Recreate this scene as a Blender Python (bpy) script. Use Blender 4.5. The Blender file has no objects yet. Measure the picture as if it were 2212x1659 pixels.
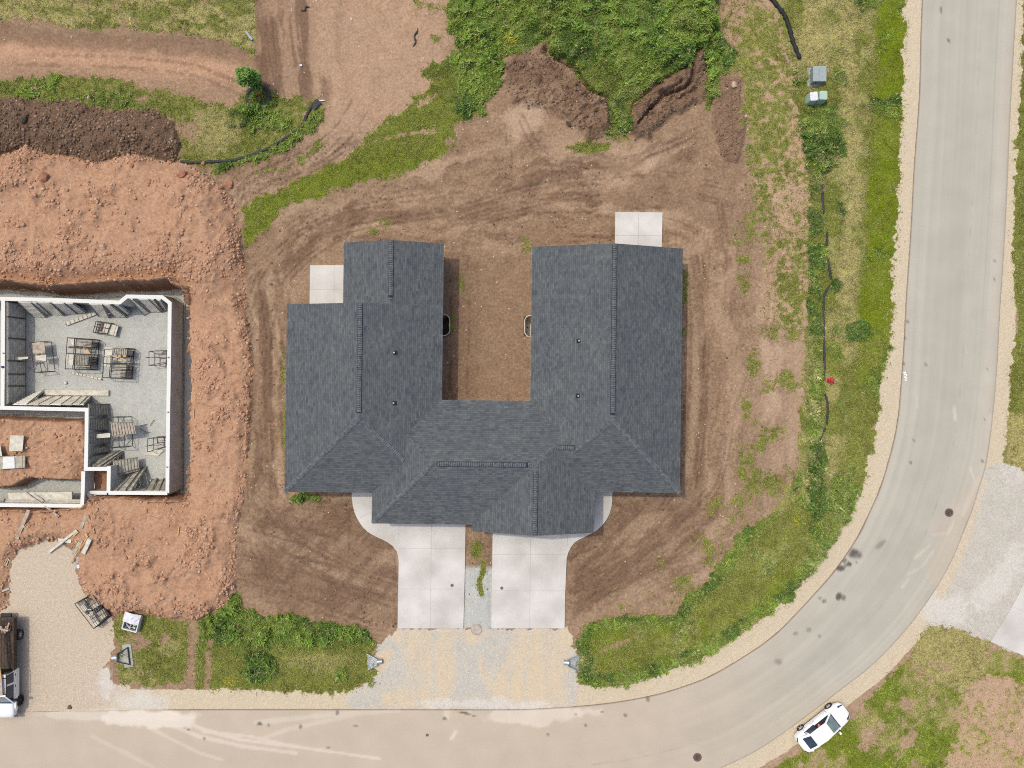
import bpy, math, random
import numpy as np
from mathutils import Vector, Matrix

# ---------------------------------------------------------------- camera, sky, sun
K = 0.036            # metres per survey unit on the ground (picture is 2212 x 1659 units)
H = 66.0             # camera height
CX, CY = 1106.0, 829.5
scene = bpy.context.scene
COL = scene.collection
cam_d = bpy.data.cameras.new("camera")
cam = bpy.data.objects.new("camera", cam_d); COL.objects.link(cam)
cam.location = (0, 0, H); cam.rotation_euler = (0, 0, 0)
cam_d.angle = 2 * math.atan(CX * K / H)
cam_d.clip_start = 0.5; cam_d.clip_end = 6000
scene.camera = cam

SUNV = Vector((0.33, -0.24, -1.0)).normalized()
elev = math.asin(-SUNV.z); az = math.atan2(-SUNV.x, -SUNV.y)
w = bpy.data.worlds.new("World"); scene.world = w; w.use_nodes = True
nt = w.node_tree; bg = nt.nodes["Background"]
sky = nt.nodes.new("ShaderNodeTexSky"); sky.sky_type = 'NISHITA'; sky.sun_disc = False
sky.sun_elevation = elev; sky.sun_rotation = az; sky.dust_density = 4.0; sky.air_density = 0.8; sky.ozone_density = 0.6
nt.links.new(sky.outputs[0], bg.inputs[0]); bg.inputs[1].default_value = 0.15
sun_d = bpy.data.lights.new("sun", 'SUN'); sun = bpy.data.objects.new("sun", sun_d); COL.objects.link(sun)
sun_d.energy = 1.5; sun_d.angle = math.radians(1.6); sun_d.color = (1.0, 0.965, 0.80)
sun.rotation_euler = SUNV.to_track_quat('-Z', 'Y').to_euler(); sun.location = (0, 0, 40)
scene.cycles.filter_width = 1.05; scene.cycles.use_denoising = False
vs = scene.view_settings
vs.view_transform = 'Standard'; vs.look = 'None'; vs.gamma = 1.0; vs.use_curve_mapping = False
vs.exposure = 0.50
GAIN = 1.50          # brightness of a flat white sheet under this light (for turning colours into albedo)

rng = np.random.default_rng(11)
random.seed(11)

def P(dx, dy, z=0.0):
    f = K * (1 - z / H)
    return Vector(((dx - CX) * f, -(dy - CY) * f, z))
def S(sx, sy, z=0.0):      # full-resolution picture measure
    return P(sx * .72, sy * .72, z)

def s2l(c):
    c = c / 255.0
    return c / 12.92 if c <= 0.04045 else ((c + 0.055) / 1.055) ** 2.4
def col(r, g, b, k=1.0):
    return tuple(min(0.9, s2l(v) / GAIN * k) for v in (r, g, b)) + (1.0,)

# ---------------------------------------------------------------- tagging helpers
def tag(o, label=None, cat=None, group=None, kind=None):
    if label: o["label"] = label
    if cat: o["category"] = cat
    if group: o["group"] = group
    if kind: o["kind"] = kind
    return o
def empty(name, loc, label, cat, group=None, rz=0.0):
    o = bpy.data.objects.new(name, None); COL.objects.link(o)
    o.location = loc; o.rotation_euler = (0, 0, rz); o.empty_display_size = .3
    return tag(o, label, cat, group)
def mesh_obj(name, verts, faces, mats, parent=None, mat_ids=None, smooth=False):
    me = bpy.data.meshes.new(name); me.from_pydata([tuple(v) for v in verts], [], faces)
    if not isinstance(mats, (list, tuple)): mats = [mats]
    for m in mats: me.materials.append(m)
    if mat_ids is not None: me.polygons.foreach_set("material_index", mat_ids)
    if smooth: me.polygons.foreach_set("use_smooth", [True] * len(me.polygons))
    me.update()
    o = bpy.data.objects.new(name, me); COL.objects.link(o)
    if parent is not None: o.parent = parent
    return o

class MB:
    """collects simple solids and links them as one mesh"""
    def __init__(s): s.v = []; s.f = []; s.m = []
    def add(s, vs_, fs, m=0):
        n = len(s.v); s.v += [Vector(v) for v in vs_]
        s.f += [tuple(i + n for i in f) for f in fs]; s.m += [m] * len(fs); return s
    def box(s, c, size, rz=0.0, m=0, rot=None):
        x, y, z = size[0] / 2, size[1] / 2, size[2] / 2
        R = rot if rot is not None else Matrix.Rotation(rz, 3, 'Z')
        c = Vector(c)
        vs_ = [c + R @ Vector(p) for p in ((-x, -y, -z), (x, -y, -z), (x, y, -z), (-x, y, -z), (-x, -y, z), (x, -y, z), (x, y, z), (-x, y, z))]
        return s.add(vs_, [(0, 3, 2, 1), (4, 5, 6, 7), (0, 1, 5, 4), (1, 2, 6, 5), (2, 3, 7, 6), (3, 0, 4, 7)], m)
    def bar(s, a, b, wd, ht=None, m=0, up=Vector((0, 0, 1))):
        a = Vector(a); b = Vector(b); d = b - a
        if d.length < 1e-6: return s
        ht = wd if ht is None else ht
        d.normalize(); sd = d.cross(up)
        if sd.length < 1e-3: sd = d.cross(Vector((1, 0, 0)))
        sd.normalize(); u = sd.cross(d)
        R = Matrix((d, sd, u)).transposed()
        return s.box((a + b) / 2 if True else a, ((b - a).length, wd, ht), rot=R, m=m)
    def tube(s, pts, r, n=8, m=0, cap=True):
        pts = [Vector(p) for p in pts]; rs = r if isinstance(r, (list, tuple)) else [r] * len(pts)
        rings = []; base = len(s.v); prev = None
        for i, p in enumerate(pts):
            d = (pts[min(i + 1, len(pts) - 1)] - pts[max(i - 1, 0)]).normalized()
            ref = Vector((0, 0, 1)) if abs(d.z) < .95 else Vector((1, 0, 0))
            a = d.cross(ref).normalized(); b = d.cross(a)
            if prev is not None and a.dot(prev) < 0: a = -a; b = -b
            prev = a
            rings.append([p + (a * math.cos(t) + b * math.sin(t)) * rs[i] for t in [2 * math.pi * k / n for k in range(n)]])
        vs_ = [v for ring in rings for v in ring]; fs = []
        for i in range(len(pts) - 1):
            for k in range(n):
                fs.append((i * n + k, i * n + (k + 1) % n, (i + 1) * n + (k + 1) % n, (i + 1) * n + k))
        if cap: fs += [tuple(range(n))[::-1], tuple((len(pts) - 1) * n + k for k in range(n))]
        return s.add(vs_, fs, m)
    def prism(s, pts, z0, z1, m=0):          # pts: 2D outline
        n = len(pts); vs_ = [(p[0], p[1], z0) for p in pts] + [(p[0], p[1], z1) for p in pts]
        return s.add(vs_, [tuple(range(n))[::-1], tuple(range(n, 2 * n))] + [(i, (i + 1) % n, n + (i + 1) % n, n + i) for i in range(n)], m)
    def lathe(s, prof, c=(0, 0, 0), n=16, m=0):   # prof: (r,z)
        c = Vector(c); vs_ = []; fs = []
        for r, z in prof:
            for k in range(n):
                t = 2 * math.pi * k / n; vs_.append(c + Vector((r * math.cos(t), r * math.sin(t), z)))
        for i in range(len(prof) - 1):
            for k in range(n): fs.append((i * n + k, i * n + (k + 1) % n, (i + 1) * n + (k + 1) % n, (i + 1) * n + k))
        fs += [tuple(range(n))[::-1], tuple((len(prof) - 1) * n + k for k in range(n))]
        return s.add(vs_, fs, m)
    def build(s, name, mats, parent=None, smooth=False, origin=None):
        vs_ = s.v
        if origin is not None:
            origin = Vector(origin); vs_ = [v - origin for v in vs_]
        o = mesh_obj(name, vs_, s.f, mats, parent, s.m, smooth)
        if origin is not None: o.location = origin
        return o

# ---------------------------------------------------------------- materials
def new_mat(name):
    m = bpy.data.materials.new(name); m.use_nodes = True
    return m, m.node_tree, m.node_tree.nodes["Principled BSDF"]
def mat(name, c1, c2=None, scale=6.0, rough=.8, metal=0.0, bump=0.0, bscale=40.0, detail=4, spec=0.3, emit=None, stretch=None):
    m, nt, b = new_mat(name)
    b.inputs["Roughness"].default_value = rough; b.inputs["Metallic"].default_value = metal
    b.inputs["Specular IOR Level"].default_value = spec
    tc = nt.nodes.new("ShaderNodeTexCoord"); src = tc.outputs["Object"]
    if stretch:
        mp = nt.nodes.new("ShaderNodeMapping"); mp.inputs["Scale"].default_value = stretch
        nt.links.new(src, mp.inputs[0]); src = mp.outputs[0]
    if c2 is None: c2 = tuple(v * .8 for v in c1[:3]) + (1,)
    n = nt.nodes.new("ShaderNodeTexNoise"); n.inputs["Scale"].default_value = scale; n.inputs["Detail"].default_value = detail
    nt.links.new(src, n.inputs[0])
    r = nt.nodes.new("ShaderNodeValToRGB"); r.color_ramp.elements[0].position = .32; r.color_ramp.elements[1].position = .68
    r.color_ramp.elements[0].color = c2; r.color_ramp.elements[1].color = c1
    nt.links.new(n.outputs[0], r.inputs[0]); nt.links.new(r.outputs[0], b.inputs["Base Color"])
    if bump:
        n2 = nt.nodes.new("ShaderNodeTexNoise"); n2.inputs["Scale"].default_value = bscale
        nt.links.new(src, n2.inputs[0])
        bp = nt.nodes.new("ShaderNodeBump"); bp.inputs["Strength"].default_value = bump; bp.inputs["Distance"].default_value = .05
        nt.links.new(n2.outputs[0], bp.inputs["Height"]); nt.links.new(bp.outputs[0], b.inputs["Normal"])
    return m

M = {}
M['conc'] = mat("concrete", col(225, 222, 217), col(199, 194, 187), scale=.45, rough=.9, bump=.08, bscale=60, detail=8)
M['conc_wall'] = mat("poured_concrete", col(190, 190, 182), col(160, 160, 152), scale=1.2, rough=.9, bump=.1, bscale=20, detail=8)
M['conc_top'] = mat("fresh_concrete_top", col(240, 240, 236), col(225, 225, 220), scale=3, rough=.9)
M['joint'] = mat("slab_joint_strip", col(186, 182, 176), col(166, 162, 156), scale=5)  # darker strips marking the slab joints
M['form'] = mat("weathered_form_board", col(200, 194, 178), col(154, 148, 132), scale=3, rough=.85, detail=8, stretch=(1, 1, 1))
M['form_lit'] = mat("lit_form_board", (.74, .72, .66, 1), (.58, .56, .50, 1), scale=3, rough=.8, detail=6)  # albedo raised so leaning panels in weak sun look lit
M['form2'] = mat("form_rib", col(160, 155, 142), col(112, 108, 98), scale=4, rough=.7, detail=6)
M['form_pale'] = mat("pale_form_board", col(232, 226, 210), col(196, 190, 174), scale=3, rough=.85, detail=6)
M['darksteel'] = mat("dark_steel", col(66, 66, 66), col(46, 44, 44), scale=8, rough=.55, metal=.4)
M['rust'] = mat("rusty_steel", col(120, 88, 72), col(86, 62, 52), scale=12, rough=.8, metal=.2)
M['galv'] = mat("galvanised_steel", col(205, 210, 212), col(165, 172, 176), scale=6, rough=.4, metal=.6)
M['wood'] = mat("new_lumber", col(222, 190, 140), col(198, 160, 108), scale=3, rough=.8, stretch=(1, 8, 8))
M['wood_old'] = mat("weathered_lumber", col(206, 192, 176), col(160, 146, 130), scale=4, rough=.85, detail=6)
M['wood_dark'] = mat("dark_lumber", col(104, 86, 70), col(66, 56, 48), scale=5, rough=.85)
M['white'] = mat("white_paint", (.70, .70, .70, 1), (.68, .68, .68, 1), scale=1, rough=.25, spec=.5)
M['white_flat'] = mat("white_trim", (.74, .74, .73, 1), (.68, .68, .67, 1), scale=4, rough=.6)
M['plast'] = mat("woven_white_plastic", col(240, 240, 244), col(214, 214, 222), scale=7, rough=.6)
M['black'] = mat("black_rubber", (.02, .02, .021, 1), (.014, .014, .014, 1), scale=10, rough=.75)
M['fabric'] = mat("black_silt_fabric", (.022, .023, .024, 1), (.05, .05, .052, 1), scale=9, rough=.8)
M['rim'] = mat("alloy_rim", (.42, .42, .43, 1), (.34, .34, .35, 1), scale=10, rough=.5, metal=.1)
M['glass'] = mat("tinted_glass", (.035, .05, .07, 1), (.02, .03, .045, 1), scale=2, rough=.12, spec=.6)
M['glass_green'] = mat("windscreen_glass", (.16, .21, .19, 1), (.10, .14, .14, 1), scale=2, rough=.15, spec=.6)
M['skin'] = mat("skin", (.52, .32, .25, 1), (.46, .27, .21, 1), scale=6, rough=.6)
M['red'] = mat("red_paint", (.52, .03, .045, 1), (.42, .02, .03, 1), scale=7, rough=.4)
M['boxgreen'] = mat("grey_green_enamel", col(158, 170, 168), col(142, 155, 153), scale=3, rough=.5)
M['boxpale'] = mat("pale_green_plastic", col(182, 210, 192), col(165, 192, 176), scale=3, rough=.5)
M['siding'] = mat("grey_siding", col(188, 188, 186), col(176, 176, 174), scale=2, rough=.7)
M['leafd'] = mat("tree_leaf", (.10, .22, .035, 1), (.045, .12, .02, 1), scale=2.5, rough=.6)
M['bark'] = mat("bark", (.12, .08, .055, 1), (.07, .05, .035, 1), scale=9)
M['stone'] = mat("pale_stone", col(215, 190, 160), col(180, 150, 124), scale=5, rough=.9, bump=.3, bscale=12)
M['redstone'] = mat("red_clay_lump", col(196, 142, 114), col(158, 108, 84), scale=4, rough=.95, bump=.4, bscale=10)
M['greypipe'] = mat("blue_grey_pipe", col(170, 182, 192), col(140, 152, 164), scale=5, rough=.6)
M['pvc'] = mat("white_pipe", (.7, .71, .72, 1), (.62, .62, .62, 1), scale=5, rough=.5)
M['iron'] = mat("cast_iron", col(142, 118, 104), col(98, 82, 74), scale=14, rough=.7, metal=.2)
M['orange'] = mat("orange_tape", (.65, .13, .03, 1), (.5, .09, .02, 1), scale=9)

# ---------------------------------------------------------------- noise on arrays
_tabs = {}
def vn(x, y, seed):
    if seed not in _tabs: _tabs[seed] = np.random.default_rng(1000 + seed).random((256, 256)).astype(np.float32)
    t = _tabs[seed]
    xi = np.floor(x).astype(np.int32); yi = np.floor(y).astype(np.int32)
    fx = (x - xi).astype(np.float32); fy = (y - yi).astype(np.float32)
    fx = fx * fx * (3 - 2 * fx); fy = fy * fy * (3 - 2 * fy)
    a = xi & 255; b = yi & 255; a1 = (a + 1) & 255; b1 = (b + 1) & 255
    return (t[a, b] * (1 - fx) + t[a1, b] * fx) * (1 - fy) + (t[a, b1] * (1 - fx) + t[a1, b1] * fx) * fy
def fbm(x, y, size, octaves=4, seed=0, gain=.5):
    """0..1 noise, size = largest feature in survey units"""
    out = 0; amp = 1; tot = 0
    c, s_ = math.cos(.6), math.sin(.6)
    X = x / size; Y = y / size
    for o in range(octaves):
        out = out + amp * vn(X, Y, seed * 7 + o); tot += amp; amp *= gain
        X, Y = (X * c - Y * s_) * 2.03 + 13.1, (X * s_ + Y * c) * 2.03 + 7.7
    return out / tot
def sm(x, a=0.0, b=1.0):
    t = np.clip((x - a) / (b - a), 0, 1); return t * t * (3 - 2 * t)
def sdist(X, Y, poly, closed=True):
    """signed distance (inside positive) for a polygon; unsigned distance for an open line"""
    shp = X.shape; x = X.ravel(); y = Y.ravel(); n = len(poly)
    d2 = np.full(x.shape, 1e12, np.float32); ins = np.zeros(x.shape, bool)
    for i in range(n if closed else n - 1):
        ax, ay = poly[i]; bx, by = poly[(i + 1) % n]
        ex, ey = bx - ax, by - ay; L = ex * ex + ey * ey + 1e-9
        t = np.clip(((x - ax) * ex + (y - ay) * ey) / L, 0, 1)
        d2 = np.minimum(d2, (x - ax - t * ex) ** 2 + (y - ay - t * ey) ** 2)
        if closed and ay != by:
            c = (y < ay) != (y < by)
            ins ^= c & (x < (bx - ax) * (y - ay) / (by - ay) + ax)
    d = np.sqrt(d2)
    return (np.where(ins, d, -d) if closed else d).reshape(shp)
def smooth_line(pts, n):
    pts = np.array(pts, float)
    P_ = np.vstack([2 * pts[0] - pts[1], pts, 2 * pts[-1] - pts[-2]]); out = []
    for i in range(1, len(P_) - 2):
        p0, p1, p2, p3 = P_[i - 1:i + 3]
        for t in np.linspace(0, 1, 12, endpoint=False):
            out.append(.5 * ((2 * p1) + (-p0 + p2) * t + (2 * p0 - 5 * p1 + 4 * p2 - p3) * t * t + (-p0 + 3 * p1 - 3 * p2 + p3) * t ** 3))
    out.append(pts[-1]); out = np.array(out)
    L = np.concatenate([[0], np.cumsum(np.hypot(*np.diff(out, axis=0).T))])
    q = np.linspace(0, L[-1], n)
    return np.stack([np.interp(q, L, out[:, 0]), np.interp(q, L, out[:, 1])], 1)

# ---------------------------------------------------------------- outlines traced as a survey plan (units of K metres)
ROAD_IN = [(2240, -6000), (2060, -1500), (2020, -500), (1992, 0), (1986, 200), (1975, 350), (1967, 500), (1957, 650), (1952, 750), (1946, 830), (1941, 890), (1932, 945),
           (1915, 1010), (1898, 1062), (1877, 1108), (1858, 1150), (1829, 1195), (1806, 1229), (1759, 1283), (1692, 1354), (1661, 1381), (1623, 1408),
           (1539, 1458), (1473, 1484), (1406, 1503), (1306, 1520), (1206, 1528), (1106, 1532), (900, 1532), (553, 1532), (367, 1533), (0, 1539), (-600, 1550), (-1800, 1560), (-6000, 1600)]
ROAD_OUT = [(2440, -6000), (2260, -1500), (2222, -500), (2196, 0), (2190, 100), (2182, 250), (2175, 417), (2168, 553), (2160, 670), (2155, 770), (2149, 853), (2140, 936),
            (2130, 1003), (2115, 1055), (2099, 1106), (2089, 1129), (2059, 1204), (2024, 1268), (1978, 1334), (1925, 1396), (1872, 1447), (1809, 1495),
            (1759, 1534), (1659, 1606), (1586, 1646), (1480, 1690), (1380, 1715), (1250, 1733), (1106, 1740), (800, 1742), (400, 1743), (0, 1747), (-600, 1760), (-1800, 1772), (-6000, 1812)]
GRASS_ROAD = [(1672, -130), (1672, 0), (1692, 83), (1712, 167), (1715, 217), (1729, 283), (1742, 350), (1753, 433), (1747, 500), (1749, 586), (1743, 653), (1739, 770),
              (1727, 886), (1727, 970), (1714, 1046), (1679, 1090), (1655, 1112), (1625, 1135), (1583, 1165), (1560, 1215), (1523, 1256), (1476, 1293), (1455, 1330), (1393, 1329),
              (1319, 1335), (1266, 1352), (1249, 1373), (1237, 1397), (1249, 1402), (1245, 1440), (1253, 1478), (1306, 1481), (1389, 1468), (1439, 1449), (1523, 1419),
              (1579, 1383), (1653, 1329), (1706, 1293), (1756, 1229), (1802, 1163), (1836, 1113), (1852, 1086), (1872, 1020), (1889, 953), (1897, 886),
              (1902, 830), (1919, 770), (1926, 703), (1929, 620), (1934, 533), (1939, 400), (1946, 267), (1951, 200), (1952, 0), (1955, -130)]
G_TOP1 = [(-150, -130), (-150, 40), (0, 43), (60, 42), (100, 45), (145, 55), (183, 63), (240, 62), (300, 67), (360, 70), (417, 75), (483, 80), (517, 107), (545, 118), (550, 60), (552, -130)]
G_BAND2 = [(-150, 177), (0, 177), (83, 163), (160, 170), (233, 167), (310, 192), (370, 202), (440, 222), (500, 228), (520, 215), (528, 200), (560, 195), (590, 200), (612, 212), (650, 205), (680, 212),
           (697, 232), (697, 256), (672, 285), (640, 312), (600, 335), (553, 350), (500, 360), (470, 380), (455, 368), (440, 358), (383, 345), (394, 317), (378, 263), (333, 233), (233, 240), (167, 218), (100, 217), (0, 209), (-150, 209)]
DARK_PILE = [(-150, 207), (0, 207), (100, 217), (167, 217), (233, 237), (333, 233), (377, 263), (393, 317), (383, 350), (340, 345), (290, 333), (240, 345), (200, 356), (160, 337), (100, 333), (67, 317), (30, 328), (0, 337), (-150, 340)]
RED = [(-150, 338), (0, 337), (30, 328), (67, 317), (100, 333), (160, 337), (200, 354), (240, 345), (290, 333), (340, 347), (383, 347), (417, 360), (467, 390), (495, 420), (513, 460), (520, 510), (528, 560), (532, 640),
       (533, 686), (544, 760), (546, 836), (540, 920), (534, 1020), (520, 1106), (507, 1206), (508, 1273), (483, 1309), (430, 1339), (367, 1336), (300, 1319), (247, 1321), (230, 1319), (180, 1279),
       (167, 1239), (160, 1189), (133, 1169), (100, 1168), (43, 1186), (23, 1216), (17, 1306), (0, 1323), (-150, 1323)]
PIT = [(-900, 598), (-150, 600), (0, 604), (60, 610), (120, 618), (190, 612), (260, 607), (330, 605), (380, 600), (386, 612), (408, 620), (411, 680), (410, 760), (413, 850), (409, 930), (411, 1000), (408, 1060), (400, 1082), (330, 1083),
       (262, 1076), (200, 1078), (182, 1098), (90, 1106), (0, 1104), (-900, 1106)]
GARAGE_FILL = [(-900, 895), (0, 898), (60, 902), (120, 905), (172, 903), (181, 920), (181, 1052), (150, 1045), (50, 1042), (20, 1060), (-900, 1062)]
GRAVEL_DRIVE = [(-150, 1325), (0, 1323), (17, 1306), (23, 1216), (43, 1186), (100, 1168), (133, 1165), (160, 1187), (167, 1239), (180, 1279), (205, 1300), (230, 1319), (247, 1339), (248, 1400), (225, 1440), (250, 1475), (300, 1484), (213, 1535), (0, 1541), (-150, 1541)]
G_PATCH1 = [(247, 1339), (262, 1322), (320, 1326), (367, 1340), (410, 1346), (408, 1400), (397, 1476), (330, 1480), (260, 1476), (250, 1430), (262, 1400), (250, 1375)]
G_PATCH2 = [(430, 1339), (483, 1313), (500, 1280), (516, 1290), (535, 1318), (560, 1332), (630, 1331), (686, 1348), (780, 1353), (812, 1386), (803, 1406), (800, 1435), (813, 1449), (800, 1479), (740, 1494), (663, 1497), (570, 1489), (500, 1489), (427, 1483), (423, 1406), (432, 1370)]
G_TONGUE = [(970, 10), (975, 60), (987, 93), (1000, 113), (970, 123), (930, 140), (910, 155), (918, 168), (936, 175), (915, 205), (890, 215), (873, 235), (826, 267), (786, 305), (753, 343), (733, 350),
            (653, 387), (613, 410), (580, 420), (553, 432), (530, 450), (528, 500), (526, 532), (534, 540), (548, 510), (566, 500), (586, 487), (585, 470), (610, 455), (633, 440), (696, 427), (713, 407), (746, 407), (766, 390), (800, 388),
            (866, 378), (906, 353), (960, 330), (973, 317), (953, 303), (980, 300), (986, 267), (1020, 250), (1046, 247), (1053, 213), (1080, 190), (1090, 127), (1106, 117), (1139, 107), (1186, 87), (1179, 117), (1219, 127), (1239, 150), (1258, 178), (1279, 200), (1313, 213), (1322, 245),
            (1316, 283), (1311, 297), (1339, 292), (1359, 277), (1366, 227), (1390, 205), (1413, 187), (1459, 163), (1493, 133), (1493, 107), (1519, 103), (1529, 133), (1533, 167), (1524, 200), (1526, 238), (1540, 222), (1549, 200), (1553, 163), (1575, 160),
            (1589, 113), (1560, 80), (1539, 50), (1536, 0), (1536, -130), (960, -130)]
G_ISLAND = [(1226, 318), (1250, 312), (1266, 305), (1290, 309), (1316, 310), (1313, 325), (1290, 330), (1249, 333)]
G_STRIP = [(1575, 160), (1603, 163), (1600, 207), (1611, 293), (1617, 350), (1628, 393), (1650, 395), (1700, 330), (1712, 300), (1712, 200), (1690, 110), (1672, 20), (1610, 20), (1595, 60), (1589, 113)]
STRAW_STRIP = [(1536, -130), (1536, 0), (1545, 50), (1590, 110), (1600, 170), (1612, 290), (1626, 400), (1650, 520), (1650, 700), (1742, 700), (1747, 500), (1753, 433), (1729, 283), (1712, 167), (1692, 83), (1672, 0), (1672, -130)]
SPARSE_R = [(1590, 560), (1600, 420), (1640, 390), (1745, 420), (1745, 700), (1738, 900), (1722, 1000), (1690, 1080), (1600, 1130), (1500, 1260), (1400, 1300), (1330, 1290), (1400, 1230), (1500, 1180), (1600, 1000), (1640, 800), (1650, 600)]
MOUND = [(1186, 84), (1179, 117), (1219, 127), (1239, 150), (1258, 178), (1279, 200), (1315, 225), (1330, 290), (1359, 277), (1366, 227), (1413, 187), (1459, 163), (1493, 133), (1493, 107), (1519, 100), (1545, 60), (1540, -40), (1480, -130), (1180, -130), (1120, -20), (1140, 60)]
SLUMP_L = [(1090, 127), (1139, 107), (1186, 87), (1179, 117), (1239, 150), (1279, 200), (1313, 213), (1322, 283), (1270, 305), (1225, 262), (1170, 232), (1106, 225), (1092, 180)]
SLUMP_R = [(1359, 277), (1366, 227), (1413, 187), (1493, 133), (1519, 103), (1533, 167), (1526, 215), (1500, 225), (1440, 262), (1400, 300), (1375, 300)]
BROWN_DARK_PATCH = [(1553, 163), (1603, 167), (1599, 207), (1613, 260), (1609, 300), (1593, 353), (1563, 350), (1546, 317), (1536, 273), (1539, 227)]
APRON = [(860, 1357), (1222, 1357), (1237, 1375), (1237, 1397), (1249, 1402), (1246, 1440), (1253, 1480), (1240, 1530), (1106, 1533), (780, 1533), (740, 1520), (770, 1488), (803, 1450), (815, 1395), (845, 1372)]
GAP_STRIP = [(1004, 1131), (1066, 1140), (1064, 1357), (1002, 1357)]
OUT_GREEN_R = [(2212, -150), (2210, 100), (2203, 220), (2196, 300), (2190, 500), (2188, 560), (2192, 630), (2204, 686), (2192, 720), (2182, 820), (2178, 900), (2180, 915), (2172, 996), (2215, 1020), (2500, 1030), (2500, -150)]
OUT_STRAW_R = [(2179, 890), (2240, 895), (2500, 900), (2500, 1040), (2215, 1018), (2170, 997)]
PALE_GRAVEL_R = [(2130, 1006), (2168, 998), (2212, 1018), (2500, 1100), (2500, 1500), (2212, 1420), (2139, 1388), (2080, 1372), (2009, 1352), (1985, 1356), (1975, 1345), (2026, 1266), (2059, 1206), (2100, 1108)]
OUT_GREEN_B = [(1949, 1433), (1905, 1478), (1872, 1520), (1845, 1550), (1800, 1580), (1726, 1626), (1676, 1650), (1640, 1690), (1600, 1780), (2360, 1800), (2500, 1500), (2212, 1420), (2132, 1400), (2132, 1446), (2079, 1496), (1992, 1453), (1969, 1429)]
OUT_STRAW_B = [(1985, 1375), (2009, 1353), (2060, 1358), (2139, 1388), (2132, 1446), (2079, 1497), (1992, 1453), (1966, 1428)]
OUT_DIRT_B = [(2079, 1500), (2135, 1450), (2212, 1480), (2500, 1560), (2500, 1900), (2020, 1800), (2040, 1659), (2072, 1560), (2070, 1530)]
HOUSE_RECT = [(640, 545), (1450, 545), (1450, 1040), (640, 1040)]
WELLS = [(957, 975, 678, 728, 1), (1126, 1150, 680, 730, -1)]

# ---------------------------------------------------------------- survey raster
ST = 2.3
gx = np.arange(-150, 2365, ST); gy = np.arange(-130, 1790, ST)
DX, DY = np.meshgrid(gx, gy)      # rows = y
DX = DX.astype(np.float32); DY = DY.astype(np.float32)
def sd(poly, closed=True, pad=150):
    xs = [p[0] for p in poly]; ys = [p[1] for p in poly]
    i0 = max(0, int((min(xs) - pad - gx[0]) / ST)); i1 = min(len(gx), int((max(xs) + pad - gx[0]) / ST) + 2)
    j0 = max(0, int((min(ys) - pad - gy[0]) / ST)); j1 = min(len(gy), int((max(ys) + pad - gy[0]) / ST) + 2)
    out = np.full(DX.shape, -float(pad) if closed else float(pad), np.float32)
    if i1 > i0 and j1 > j0:
        out[j0:j1, i0:i1] = sdist(DX[j0:j1, i0:i1], DY[j0:j1, i0:i1], poly, closed)
    return out
N_big = fbm(DX, DY, 160, 5, 1); N_mid = fbm(DX, DY, 40, 5, 2); N_sm = fbm(DX, DY, 14, 4, 3); N_fine = fbm(DX, DY, 5.5, 3, 4)
N_rag = fbm(DX, DY, 30, 6, 5, gain=.65) - .5
N_edge = (fbm(DX, DY, 11, 3, 9) - .5) + .6 * (fbm(DX, DY, 4.7, 2, 10) - .5)
N_mid2 = fbm(DX, DY, 55, 5, 6); N_clump = fbm(DX, DY, 9, 3, 8)
def zone(poly, rag=14.0, soft=2.5):
    return sm(sd(poly) + N_rag * 2 * rag + N_edge * rag * 2.2, -soft, soft)
def dirn(deg, size, stretch, seed, oct_=4, warp=14):
    """streaks running at an angle (degrees, clockwise from the survey's x axis)"""
    c, s_ = math.cos(math.radians(deg)), math.sin(math.radians(deg))
    wx = (N_mid2 - .5) * warp
    return fbm((DX * c + DY * s_) / stretch, -DX * s_ + DY * c + wx, size, oct_, seed)
def ell(cx, cy, rx, ry, ang=0, rag=.5, soft=.25):
    c, s_ = math.cos(math.radians(ang)), math.sin(math.radians(ang))
    u = ((DX - cx) * c + (DY - cy) * s_) / rx; v = (-(DX - cx) * s_ + (DY - cy) * c) / ry
    return sm(1 - np.sqrt(u * u + v * v) + N_rag * rag * 2 + N_edge * rag * 1.3, -soft, soft)
def stroke(pts, wd, rag=.3, soft=.4):
    d = sd(smooth_line(pts, 40), False, 60)
    return sm(1 - d / wd + N_rag * rag * 2, -soft, soft)

RIN = smooth_line(ROAD_IN, 900); ROUT = smooth_line(ROAD_OUT, 900)
roadpoly = [tuple(p) for p in RIN if -700 < p[0] < 2800 and -700 < p[1] < 2100] + [tuple(p) for p in ROUT[::-1] if -700 < p[0] < 2800 and -700 < p[1] < 2100]
sd_road = sd(roadpoly[::3])
# --- height -------------------------------------------------------
sd_red = sd(RED); sd_pit = sd(PIT); sd_dark = sd(DARK_PILE); sd_mound = sd(MOUND); sd_house = sdist(DX, DY, HOUSE_RECT)
lump = np.abs(fbm(DX, DY, 26, 5, 11) - .5) * 2
lump2 = fbm(DX, DY, 9, 3, 12)
Z = (N_big - .5) * .16 + (N_mid - .5) * .05
ditch = np.exp(-((sd(GRASS_ROAD) - 48) / 22) ** 2)
Z = Z - .22 * ditch
red_m = sm(sd_red + N_rag * 14, -2, 5)
Z += red_m * (.07 + .85 * sm(sd_red, 0, 70) * sm(DY, 720, 600) + .4 * sm(sd_red, 0, 26) + .30 * (N_mid2 - .5) * 2 + .40 * (.5 - lump) * (.35 + .9 * sm(N_mid2, .42, .62)) + .24 * (lump2 - .5) * sm(N_mid2 + .5 * (N_sm - .5), .46, .64))
dk = sm(sd_dark + N_rag * 12, -1, 5)
Z += dk * (.15 + .75 * sm(sd_dark, 0, 45) + .5 * (N_mid - .5) + .34 * (.5 - lump) + .16 * (lump2 - .5))
mo = sm(sd_mound + N_rag * 8, -3, 6)
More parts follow.
